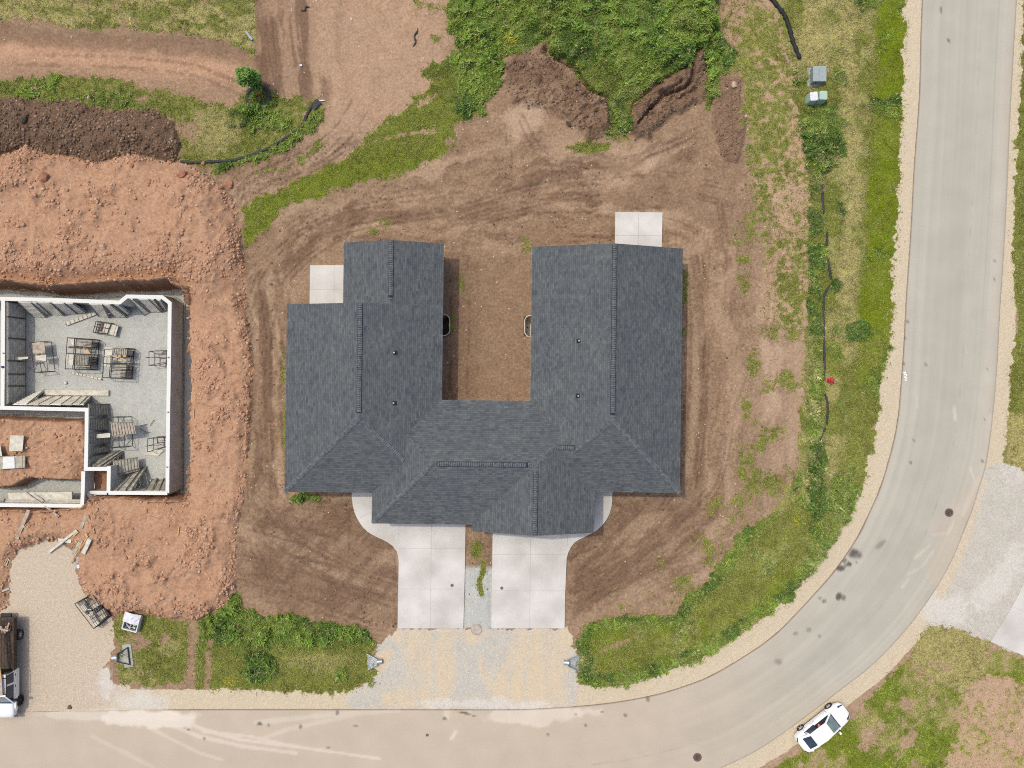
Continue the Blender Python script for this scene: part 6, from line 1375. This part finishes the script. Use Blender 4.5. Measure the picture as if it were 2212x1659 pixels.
def make_car():
    fw = S(2484, 2117.7, .33); rw = S(2401, 2182.7, .33); ang = math.atan2(fw.y - rw.y, fw.x - rw.x)
    hx = Vector((math.cos(ang), math.sin(ang))); rt = Vector((hx.y, -hx.x)); mid = (fw + rw) / 2
    c = Vector((mid.x + rt.x * .88, mid.y + rt.y * .88, .04))
    root = empty("parked_car", c, "white sedan parked on the road's outer edge by the lower grass", "car", rz=ang)
    W = (fw - rw).length / 2
    def sec(x, w_, zb, zt, sh=.0):
        half = [(w_ * .80, zb), (w_ * .97, zb + .06), (w_, .45), (w_ * .985, min(.70, zt - .14)), (w_ * .92, zt - .07), (w_ * .72, zt - .01), (w_ * .3, zt + .015)]
        return (x, half + [(-y, z) for y, z in half[::-1]])
    mb = MB()
    loft(mb, [sec(-2.24, .50, .42, .80), sec(-2.20, .70, .34, .88), sec(-2.05, .82, .26, .98), sec(-1.75, .875, .22, 1.03), sec(-1.2, .90, .22, 1.0), sec(-.3, .905, .22, .96), sec(.6, .905, .22, .95), sec(1.1, .90, .22, .94),
              sec(1.5, .885, .22, .88), sec(1.85, .84, .24, .80), sec(2.1, .74, .28, .72), sec(2.26, .56, .34, .64), sec(2.31, .42, .40, .58)])
    ob = mb.build("body", M['white'], root); subsurf(ob, 2)
    # cabin: pillars and roof as one shell, windows as panes
    mb = MB()
    def q(a, b, c_, d, m=0): mb.add([a, b, c_, d], [(0, 1, 2, 3)], m)
    TF = [(.34, y, z) for y, z in ((-.52, 1.36), (-.26, 1.40), (.26, 1.40), (.52, 1.36))]; TM = [(-.35, y, z) for y, z in ((-.57, 1.41), (-.28, 1.455), (.28, 1.455), (.57, 1.41))]; TR = [(-1.12, y, z) for y, z in ((-.53, 1.35), (-.26, 1.39), (.26, 1.39), (.53, 1.35))]
    for A_, B_ in ((TR, TM), (TM, TF)):
        for k in range(3): q(A_[k], B_[k], B_[k + 1], A_[k + 1])
    BF = [(1.12, -.68, .92), (1.12, .68, .92)]; BR = [(-1.82, -.60, 1.02), (-1.82, .60, 1.02)]
    sy = .80
    # A pillars, C pillars, rails
    for s_ in (-1, 1):
        f_t = (.34, s_ * .52, 1.36); m_t = (-.35, s_ * .57, 1.41); r_t = (-1.12, s_ * .53, 1.35); f_b = (1.12, s_ * .68, .92); r_b = (-1.82, s_ * .60, 1.02); sf = (.95, s_ * sy, .90); sr = (-1.62, s_ * .78, .96)
        for a, b, w_ in ((f_t, f_b, .11), (r_t, r_b, .16), (f_t, m_t, .09), (m_t, r_t, .09), (f_b, sf, .1), (r_b, sr, .16), (r_t, (-1.35, s_ * .74, .96), .12)): mb.bar(a, b, w_, .05)
    mb.bar(BF[0], BF[1], .08, .04); mb.bar(BR[0], BR[1], .1, .04); mb.bar(TF[0], TF[3], .06, .05); mb.bar(TR[0], TR[3], .06, .05)
    mb.build("cabin", M['white'], root, smooth=False)
    g1 = MB(); g1.add([(.36, -.50, 1.355), (1.10, -.66, .935), (1.10, .66, .935), (.36, .50, 1.355)], [(0, 1, 2, 3)]); g1.build("windscreen", M['glass_green'], root)
    MB().bar((1.06, -.66, .955), (1.06, .66, .955), .13, .012).build("screen_band", M['glass'], root)
    g2 = MB(); g2.add([(-1.14, -.50, 1.35), (-1.80, -.56, 1.03), (-1.80, .56, 1.03), (-1.14, .50, 1.35)], [(0, 3, 2, 1)]); g2.build("rear_window", M['glass'], root)
    for s_ in (-1, 1):
        if s_ < 0: MB().add([(.34, s_ * .525, 1.35), (.98, s_ * .80, .93), (-.48, s_ * .80, .96), (-.40, s_ * .575, 1.40)], [(0, 1, 2, 3)]).build("side_window", M['glass'], root)
        MB().add([(-.44, s_ * .575, 1.40), (-.52, s_ * .80, .96), (-1.45, s_ * .77, .98), (-1.10, s_ * .54, 1.345)], [(0, 1, 2, 3)]).build("side_window", M['glass'], root)
    for s_ in (-1, 1):
        MB().bar((-.42, s_ * .575, 1.405), (-.50, s_ * .80, .955), .07, .03).build("door_pillar", M['capdark'], root)
        mb = MB()
        for xx in (.92, -.48, -1.28): mb.bar((xx, s_ * .903, .36), (xx - .02, s_ * .86, .93), .012, .012)
        mb.bar((.92, s_ * .908, .36), (-1.2, s_ * .908, .36), .012, .012)
        mb.build("door_seam", M['capdark'], root)
        for xx in (-.30, -1.12): MB().box((xx, s_ * .912, .80), (.16, .02, .03)).build("door_handle", M['rim'], root)
        MB().box((.78, s_ * .98, .98), (.14, .2, .12)).build("mirror", M['white'], root)
        MB().bar((1.85, s_ * .62, .79), (2.2, s_ * .42, .63), .14, .05).build("headlight", M['glass'], root)
        MB().bar((-2.05, s_ * .74, .92), (-2.2, s_ * .42, .86), .06, .08).build("tail_light", M['capdark'], root)
        for x in (-W, W): wheel(root, x, s_ * .815, .33, .2, s_)
    MB().box((-.25, 0, .965), (2.2, 1.4, .03)).box((-1.1, 0, 1.05), (.25, 1.2, .2)).box((.12 - .35, -.35, 1.08), (.2, .46, .3)).build("interior", M['capdark'], root)
    MB().box((2.24, 0, .40), (.12, .9, .12)).build("grille", M['capdark'], root)
    # driver seen through the open window
    J = [(0, 0, 0), (-.03, 0, .2), (-.06, 0, .42), (-.05, 0, .52), (-.03, 0, .60), (0, 0, .68),
         (-.06, .17, .40), (.10, .24, .24), (.32, .17, .26), (.40, .15, .27), (-.06, -.17, .40), (.10, -.22, .24), (.32, -.14, .27), (.40, -.12, .28),
         (.02, .1, -.02), (.42, .13, .02), (.62, .12, -.36), (.74, .12, -.40), (.02, -.1, -.02), (.42, -.13, .02), (.62, -.12, -.36), (.74, -.12, -.40),
         (.45, .17, .27), (.46, .14, .28), (.45, .12, .30), (.45, -.14, .28), (.46, -.11, .29), (.45, -.09, .31)]
    E_ = [(0, 1), (1, 2), (2, 3), (3, 4), (4, 5), (2, 6), (6, 7), (7, 8), (8, 9), (2, 10), (10, 11), (11, 12), (12, 13), (0, 14), (14, 15), (15, 16), (16, 17), (0, 18), (18, 19), (19, 20), (20, 21), (9, 22), (9, 23), (9, 24), (13, 25), (13, 26), (13, 27)]
    R_ = [.14, .15, .15, .06, .095, .10, .06, .045, .035, .03, .06, .045, .035, .03, .09, .07, .05, .045, .09, .07, .05, .045, .012, .012, .012, .012, .012, .012]
    Rm = Matrix.Rotation(ang, 3, 'Z'); lp = Vector((-.12, .36, .80 - .18)); loc = Rm @ lp + c
    pr = person("person", "person at the wheel of the white car, bare forearms on the wheel", loc, ang, J, E_, R_)
    MB().lathe([(.001, .78 + .0), (.07, .775), (.105, .72), (.108, .66), (.09, .60)][::-1], (-.02, 0, 0), 12).build("hair", M['wood_dark'], pr)
    MB().lathe([(.17, -.02), (.19, .2), (.2, .40), (.1, .47)], (-.04, 0, 0), 12).build("shirt", M['red'], pr)
make_car()

def make_truck():
    c = P(23, 1437.6, 0); root = empty("flatbed_truck", (c.x, c.y, .03), "white crew-cab work truck with a dark flatbed, parked on gravel at the photo's left border", "truck", rz=-math.pi / 2)
    def sec(x, w_, zb, zt): half = [(w_ * .9, zb), (w_, zb + .1), (w_, zt - .30), (w_ * .95, zt - .10), (w_ * .8, zt - .01), (w_ * .3, zt + .03)]; return (x, half + [(-y, z) for y, z in half[::-1]])
    mb = MB(); loft(mb, [sec(2.35, .95, .5, 1.22), sec(2.6, .95, .5, 1.2), sec(3.1, .93, .5, 1.14), sec(3.5, .88, .52, 1.04), sec(3.68, .74, .56, .90), sec(3.72, .66, .6, .8)])
    o = mb.build("hood", M['white'], root); subsurf(o, 2)
    mb = MB(); mb.box((1.25, 0, .82), (2.5, 1.92, .72)); mb.build("lower_cab", M['white'], root)
    mb = MB()
    rf = [(.10, -.74, 1.88), (1.75, -.74, 1.88), (1.75, .74, 1.88), (.10, .74, 1.88)]; bt = [(0, -.95, 1.18), (2.45, -.93, 1.18), (2.45, .93, 1.18), (0, .95, 1.18)]
    mb.add(rf, [(0, 1, 2, 3)]); 
    for s_ in (-1, 1):
        k = 0 if s_ < 0 else 3; k2 = 1 if s_ < 0 else 2
        mb.bar(rf[k], bt[k], .14, .05); mb.bar(rf[k2], bt[k2], .10, .05); mb.bar((.92, s_ * .745, 1.87), (.92, s_ * .95, 1.18), .14, .05); mb.bar(rf[k], rf[k2], .08, .06)
    mb.bar(rf[0], rf[3], .06, .05); mb.bar(bt[0], bt[3], .06, .05); mb.bar(bt[1], bt[2], .08, .05)
    mb.add([rf[0], rf[3], bt[3], bt[0]], [(0, 1, 2, 3)]); mb.build("cab", M['white'], root)
    MB().add([(1.77, -.72, 1.87), (2.43, -.88, 1.2), (2.43, .88, 1.2), (1.77, .72, 1.87)], [(0, 1, 2, 3)]).build("windscreen", M['glass_green'], root)
    MB().bar((2.40, -.9, 1.235), (2.40, .9, 1.235), .16, .02).build("screen_band", M['glass'], root)
    for s_ in (-1, 1):
        for x0, x1, t0, t1 in ((.12, .86, .18, .86), (.98, 2.3, .98, 1.7)):
            MB().add([(t0, s_ * .765, 1.85), (t1, s_ * .765, 1.85), (x1, s_ * .95, 1.2), (x0, s_ * .95, 1.2)], [(0, 1, 2, 3)]).build("side_window", M['glass'], root)
        MB().box((2.2, s_ * 1.16, 1.25), (.14, .26, .3)).build("mirror", M['capdark'], root)
        MB().box((3.62, s_ * .66, .82), (.14, .3, .2)).build("headlight", M['galv'], root)
        for x in (.35, 1.2): MB().box((x, s_ * .975, 1.0), (.16, .03, .05)).build("door_handle", M['glass'], root)
        wheel(root, 2.53, s_ * .92, .41, .28, s_, 'rust', 6); wheel(root, -2.53, s_ * .90, .41, .30, s_, 'rim', 6)
        mb = MB(); mb.bar((2.0, s_ * .97, .8), (2.2, s_ * .99, .98), .1, .2).bar((2.2, s_ * .99, .98), (2.86, s_ * .99, .98), .1, .2).bar((2.86, s_ * .99, .98), (3.06, s_ * .97, .78), .1, .2); mb.build("fender", M['white'], root)
    MB().box((3.74, 0, .58), (.12, 1.8, .2)).build("bumper", M['galv'], root)
    MB().box((-1.0, 0, .55), (6.4, .8, .2)).build("chassis", M['darksteel'], root)
    mb = MB(); mb.box((-2.05, 0, .92), (3.95, 2.0, .1))
    for k in range(9): mb.box((-2.05, -.9 + k * .225, .975), (3.9, .18, .02), m=1)
    mb.build("flatbed", [M['darksteel'], M['wood_dark']], root)
    for s_ in (-1, 1):
        mb = MB(); mb.box((-2.05, s_ * .98, 1.14), (3.9, .06, .36))
        for k in range(7): mb.box((-3.9 + k * .62, s_ * 1.015, 1.14), (.06, .04, .38), m=1)
        mb.build("side_board", [M['wood_dark'], M['rust']], root)
    MB().box((-.04, 0, 1.4), (.08, 1.9, .9)).build("headboard", M['darksteel'], root)
    mb = MB()
    for x in (.3, 1.5): mb.bar((x, -.85, 1.99), (x, .85, 1.99), .06, .06)
    for s_ in (-1, 1): mb.bar((-.05, s_ * .85, 1.99), (1.7, s_ * .85, 1.99), .06, .06)
    mb.build("roof_rack", M['darksteel'], root)
    for k, (a, b, wd, m, lb) in enumerate([((-3.3, .05, 2.08), (.5, .52, 2.08), .16, 'wood', "yellow timber on the truck's rack nearest the door side"), ((-3.3, -.18, 2.09), (.6, .30, 2.09), .2, 'form_pale', "pale plank on the truck's rack inside the yellow timber"),
                                           ((.3, .35, 2.1), (1.55, .42, 2.1), .5, 'wood_old', "short brown board over the truck's cab")]):
        A_ = Vector((c.x, c.y, .03)) + Matrix.Rotation(-math.pi / 2, 3, 'Z') @ Vector(a); B_ = Vector((c.x, c.y, .03)) + Matrix.Rotation(-math.pi / 2, 3, 'Z') @ Vector(b); o_ = (A_ + B_) / 2
        ob = MB().bar(A_ - o_, B_ - o_, wd, .07).build("timber", M[m]); ob.location = o_; tag(ob, lb, "timber")
    r = random.Random(6)
    for k in range(9):
        p = Vector((c.x, c.y, 0)) + Matrix.Rotation(-math.pi / 2, 3, 'Z') @ Vector((-3.3 + r.uniform(-.35, .3), .35 + r.uniform(-.4, .4), 1.25 + .04 * k))
        ob = MB().box((0, 0, 0), (r.uniform(.3, .55), .1, .05), rot=Matrix.Rotation(r.uniform(0, 3), 3, 'Z') @ Matrix.Rotation(.4 * r.random(), 3, 'X')).build("firewood_piece", M['wood_old'] if k % 2 else M['stone']); ob.location = p
        tag(ob, "tan wood offcut in the jumbled heap at the truck bed's rear", "wood offcut", "wood offcuts in the truck bed")
    for k in range(5):
        p = Vector((c.x, c.y, 0)) + Matrix.Rotation(-math.pi / 2, 3, 'Z') @ Vector((-3.75 + .14 * k, .2, 1.15 + .03 * k))
        ob = MB().bar((-.9 + .1 * k, -.1, 0), (.75, .15 - .07 * k, .02), .07, .05).build("steel_bar", M['darksteel']); ob.location = p
        tag(ob, "dark steel bar laid crosswise at the truck bed's tail", "bar", "steel bars at the truck's tail")
make_truck()

# ---------------------------------------------------------------- loose clods and stones (beyond counting)
def scatter_rocks(name, dens, n, size, m_list, seed, zoff=.2, flatk=.6):
    """one mesh of many small lumps; dens: raster of relative density"""
    r = np.random.default_rng(seed); d = dens.ravel().astype(np.float64); d = np.cumsum(d); d /= d[-1]
    k = np.searchsorted(d, r.random(n)); dx = DX.ravel()[k] + r.uniform(-.5, .5, n) * ST; dy = DY.ravel()[k] + r.uniform(-.5, .5, n) * ST
    s_ = size[0] + (size[1] - size[0]) * r.random(n) ** 4.0
    z = zat(dx, dy) + s_ * zoff
    base = np.array([(0, 0, 1), (.9, 0, .25), (.28, .85, .3), (-.73, .53, .25), (-.73, -.53, .2), (.28, -.85, .25), (.7, .5, -.5), (-.3, .8, -.5), (-.9, 0, -.5), (-.3, -.8, -.5), (.7, -.5, -.5)])
    fc = np.array([(0, 1, 2), (0, 2, 3), (0, 3, 4), (0, 4, 5), (0, 5, 1), (1, 6, 2), (2, 6, 7), (2, 7, 3), (3, 7, 8), (3, 8, 4), (4, 8, 9), (4, 9, 5), (5, 9, 10), (5, 10, 1), (1, 10, 6)])
    V = base[None] * (1 + r.uniform(-.28, .28, (n, 11, 1))); a = r.random(n) * 6.28; c, s2 = np.cos(a), np.sin(a)
    X = (V[..., 0] * c[:, None] - V[..., 1] * s2[:, None]) * s_[:, None] * r.uniform(.7, 1.3, (n, 1)); Y = (V[..., 0] * s2[:, None] + V[..., 1] * c[:, None]) * s_[:, None]; Zz = V[..., 2] * s_[:, None] * flatk
    co = np.stack([X + ((dx - CX) * K)[:, None], Y - ((dy - CY) * K)[:, None], Zz + z[:, None]], -1).reshape(-1, 3).astype(np.float32)
    f = (fc[None] + (np.arange(n) * 11)[:, None, None]).reshape(-1, 3).astype(np.int32)
    me = bpy.data.meshes.new(name); me.vertices.add(len(co)); me.vertices.foreach_set("co", co.ravel()); me.loops.add(f.size); me.loops.foreach_set("vertex_index", f.ravel())
    me.polygons.add(len(f)); me.polygons.foreach_set("loop_start", np.arange(0, f.size, 3, dtype=np.int32))
    for m in m_list: me.materials.append(m)
    me.polygons.foreach_set("material_index", np.repeat(r.integers(0, len(m_list), n), 15).astype(np.int32)); me.update(calc_edges=True)
    o = bpy.data.objects.new(name, me); COL.objects.link(o); return tag(o, kind="stuff")
rim_red = np.exp(-((sd_red - 5) / 9) ** 2)
notslab = np.ones_like(Z)
for x0, x1, y0, y1 in SLABS: notslab[(DX > x0 - 2) & (DX < x1 + 2) & (DY > y0) & (DY < y1)] = 0
redd = w_red * (1 - bank) * (.07 + 2.2 * sm(N_mid2 + .6 * (N_sm - .5), .5, .72) + 2.2 * rim_red * sm(N_mid, .3, .5) + 1.5 * np.exp(-((DY - 570) / 30) ** 2) * sm(DX, 560, 500)) + gf * .25 * (1 - stair * .5)
mr1 = mat("red_clod", col(208, 166, 138), col(186, 144, 116), scale=1.2, rough=.95); mr2 = mat("red_clod_deep", col(190, 142, 112), col(168, 122, 94), scale=1.2, rough=.95); mr3 = mat("red_clod_pale", col(220, 180, 150), col(202, 158, 128), scale=1.2, rough=.95)
o = scatter_rocks("red_clods", redd, 15000, (.022, .15), [mr1, mr1, mr2, mr3], 1); tag(o, "loose red clay clods strewn over the red bank", "clods")
mb1 = mat("brown_clod", col(142, 115, 95), col(120, 97, 80), scale=1.2, rough=.95); mb2 = mat("brown_clod_dark", col(122, 98, 80), col(102, 81, 66), scale=1.2, rough=.95); mb3 = mat("brown_clod_pale", col(166, 138, 115), col(146, 119, 98), scale=1.2, rough=.95)
dd = w_dark * (.5 + 2 * sm(N_mid, .45, .62)) + .9 * sm(sd_dark, 18, 0) * w_dark
o = scatter_rocks("dark_clods", dd, 6500, (.022, .15), [mb1, mb1, mb2, mb2, mb3], 2); tag(o, "loose dark topsoil clods on the dark pile", "clods")
bd = (zone(SLUMP_L, 12, 6) + zone(SLUMP_R, 10, 6)) * 1.8 + bdp * 1.4 + pad_m * .10 * notslab * (1 - G1) * (.2 + 1.6 * sm(N_mid2, .5, .7)) + .9 * np.exp(-((sd([(760, 1070), (800, 1150), (860, 1190), (858, 1357), (780, 1345), (800, 1200), (740, 1120)]) - 2) / 9) ** 2) * sm(sd([(560, 1070), (760, 1070), (800, 1150), (860, 1190), (858, 1357), (560, 1340)]), -1, 2) * notslab
bd = bd * (1 - bank)
o = scatter_rocks("brown_clods", bd, 9000, (.016, .10), [mb1, mb3, mb3, mb2], 3); tag(o, "loose brown soil clods on the graded lot", "clods")
ms = mat("pale_pebble", col(236, 216, 192), col(206, 178, 150), scale=1.2, rough=.9)
pb = (pinkz * .5 + pad_m * .10 + strw * .3 + w_red * .1 + w_dark * .2 + gapz * .8 + .2 * w_pale + .15 * w_sh) * (1 - bank * (sd_pit < 0)) * (1 - G1 * .8) * notslab * sm(-sd_road, 1, 3) + .9 * ell(440, 125, 60, 26)
pb = pb + bank * (Z < -2.1) * .05
o = scatter_rocks("pale_pebbles", pb, 1700, (.012, .07), [ms], 4); tag(o, "small pale pebbles scattered over bare soil", "pebbles")

# ---------------------------------------------------------------- grass and weeds
def make_grass():
    r = np.random.default_rng(77)
    clump = sm(N_clump * .6 + N_fine * .4, .30, .62)
    dens = G1 * (.35 + .9 * clump) * (1 + 1.1 * lush - .45 * straw)
    dens = dens + .10 * sm(N_fine, .6, .75) * np.clip(sm(-np.abs(u_in) + 16, 0, 14) + .5 * strw, 0, 1) * sm(-sd_road, 2, 10) * (1 - w_red) * (1 - bank)
    halo = G1.copy()
    for sh in (1, 2, 3):
        halo = (halo + np.roll(halo, sh, 0) + np.roll(halo, -sh, 0) + np.roll(halo, sh, 1) + np.roll(halo, -sh, 1)) / 5
    halo = np.clip(halo, 0, 1) * (G1 < .35)
    dens = dens + .8 * halo * sm(N_fine + .4 * (N_clump - .5), .50, .68) * (1 - w_red) * sm(-sd_road, 1, 4)
    dens = dens * (DX > -60) * (DX < 2275) * (DY > -45) * (DY < 1705) * notslab * (1 - bank)
    n = 760000
    d = np.cumsum(dens.ravel().astype(np.float64)); d /= d[-1]; k = np.searchsorted(d, r.random(n))
    dx = DX.ravel()[k] + r.uniform(-.5, .5, n) * ST; dy = DY.ravel()[k] + r.uniform(-.5, .5, n) * ST
    ls = lush.ravel()[k]; st = straw.ravel()[k]; yl = yell.ravel()[k]; cl = clump.ravel()[k]; nb = N_sm.ravel()[k]; fl = gflower.ravel()[k]
    hgt = (.07 + .05 * cl + .20 * ls * (nb * 1.4) + .03 * st) * r.uniform(.6, 1.3, n) * (1 - .35 * (yl > .5))
    z = zat(dx, dy) - .01 + ls * r.random(n) ** 1.5 * (.10 + .5 * sm(nb, .35, .65) * ls) 
    ang_ = r.random(n) * 2 * np.pi; lean = r.uniform(.5, 1.35, n)
    px = (dx - CX) * K; py = -(dy - CY) * K
    # clumped lean: neighbouring blades fall the same way
    fall = fbm(dx, dy, 24, 2, 91) * 12; ang_ = np.where(r.random(n) < .5, fall + r.normal(0, .5, n), ang_)
    ux, uy = np.cos(ang_), np.sin(ang_)
    sp = fbm(dx, dy, 34, 4, 95)
    wdt = np.where(ls > .4, .016 + .040 * sm(sp, .35, .62), .019) * r.uniform(.6, 1.4, n) * (1 + .2 * cl)
    L_ = hgt * 1.25
    b0 = np.stack([px - uy * wdt, py + ux * wdt, z], -1); b1 = np.stack([px + uy * wdt, py - ux * wdt, z + .01], -1)
    tp = np.stack([px + ux * L_ * np.sin(lean), py + uy * L_ * np.sin(lean), z + L_ * np.cos(lean) + .015], -1)
    co = np.stack([b0, b1, tp], 1).reshape(-1, 3).astype(np.float32)
    def C(*a): return np.array(a)
    base = np.zeros((n, 3)) + C(.265, .285, .07)
    def mixc(t, c): nonlocal_ = None; return base * (1 - t[:, None]) + C(*c)[None] * t[:, None]
    base = mixc(yl, (.245, .30, .028)); base = mixc(ls, (.205, .325, .06)); base = mixc(np.clip(st * (.25 + 1.1 * r.random(n)), 0, 1), (.50, .44, .22))
    sp2 = fbm(dx, dy, 44, 4, 96); q1 = ((ls > .3) * sm(sp2, .5, .62))[:, None]; base = base * (1 - q1) + C(.25, .33, .07) * q1
    q2 = ((ls > .3) * sm(sp2, .46, .34))[:, None]; base = base * (1 - q2) + C(.115, .195, .045) * q2
    base = base * r.uniform(.55, 1.4, n)[:, None] * (.72 + .56 * nb)[:, None] * (.8 + .4 * fbm(dx, dy, 60, 3, 93))[:, None]
    dry = (r.random(n) < .05 + .06 * (sp < .45)); base[dry] = C(.56, .47, .26)
    bright_blades = (ls > .4) & (r.random(n) < .12); base[bright_blades] = C(.26, .38, .08)  # a random few lush blades get a brighter green
    yf = r.random(n) < np.maximum(fl * .30, .0008 * (ls + yl)); base[yf] = C(.70, .58, .03)
    cols = np.repeat(np.concatenate([base, np.ones((n, 1))], 1), 3, axis=0).astype(np.float32)
    me = bpy.data.meshes.new("grass"); me.vertices.add(n * 3); me.vertices.foreach_set("co", co.ravel()); me.loops.add(n * 3); me.loops.foreach_set("vertex_index", np.arange(n * 3, dtype=np.int32))
    me.polygons.add(n); me.polygons.foreach_set("loop_start", np.arange(0, n * 3, 3, dtype=np.int32)); me.update(calc_edges=True)
    at = me.color_attributes.new("blade", 'FLOAT_COLOR', 'POINT'); at.data.foreach_set("color", cols.ravel())
    m, nt, b = new_mat("grass_blade"); a = nt.nodes.new("ShaderNodeAttribute"); a.attribute_name = "blade"; nt.links.new(a.outputs[0], b.inputs["Base Color"]); b.inputs["Roughness"].default_value = .75; b.inputs["Specular IOR Level"].default_value = .15
    tr_ = nt.nodes.new("ShaderNodeBsdfTranslucent"); nt.links.new(a.outputs[0], tr_.inputs[0]); mx = nt.nodes.new("ShaderNodeMixShader"); mx.inputs[0].default_value = .35
    out = nt.nodes["Material Output"]; nt.links.new(b.outputs[0], mx.inputs[1]); nt.links.new(tr_.outputs[0], mx.inputs[2]); nt.links.new(mx.outputs[0], out.inputs[0])
    me.materials.append(m); o = bpy.data.objects.new("grass", me); COL.objects.link(o); tag(o, "rough grass and green weeds round the building lots", "grass", kind="stuff")
make_grass()
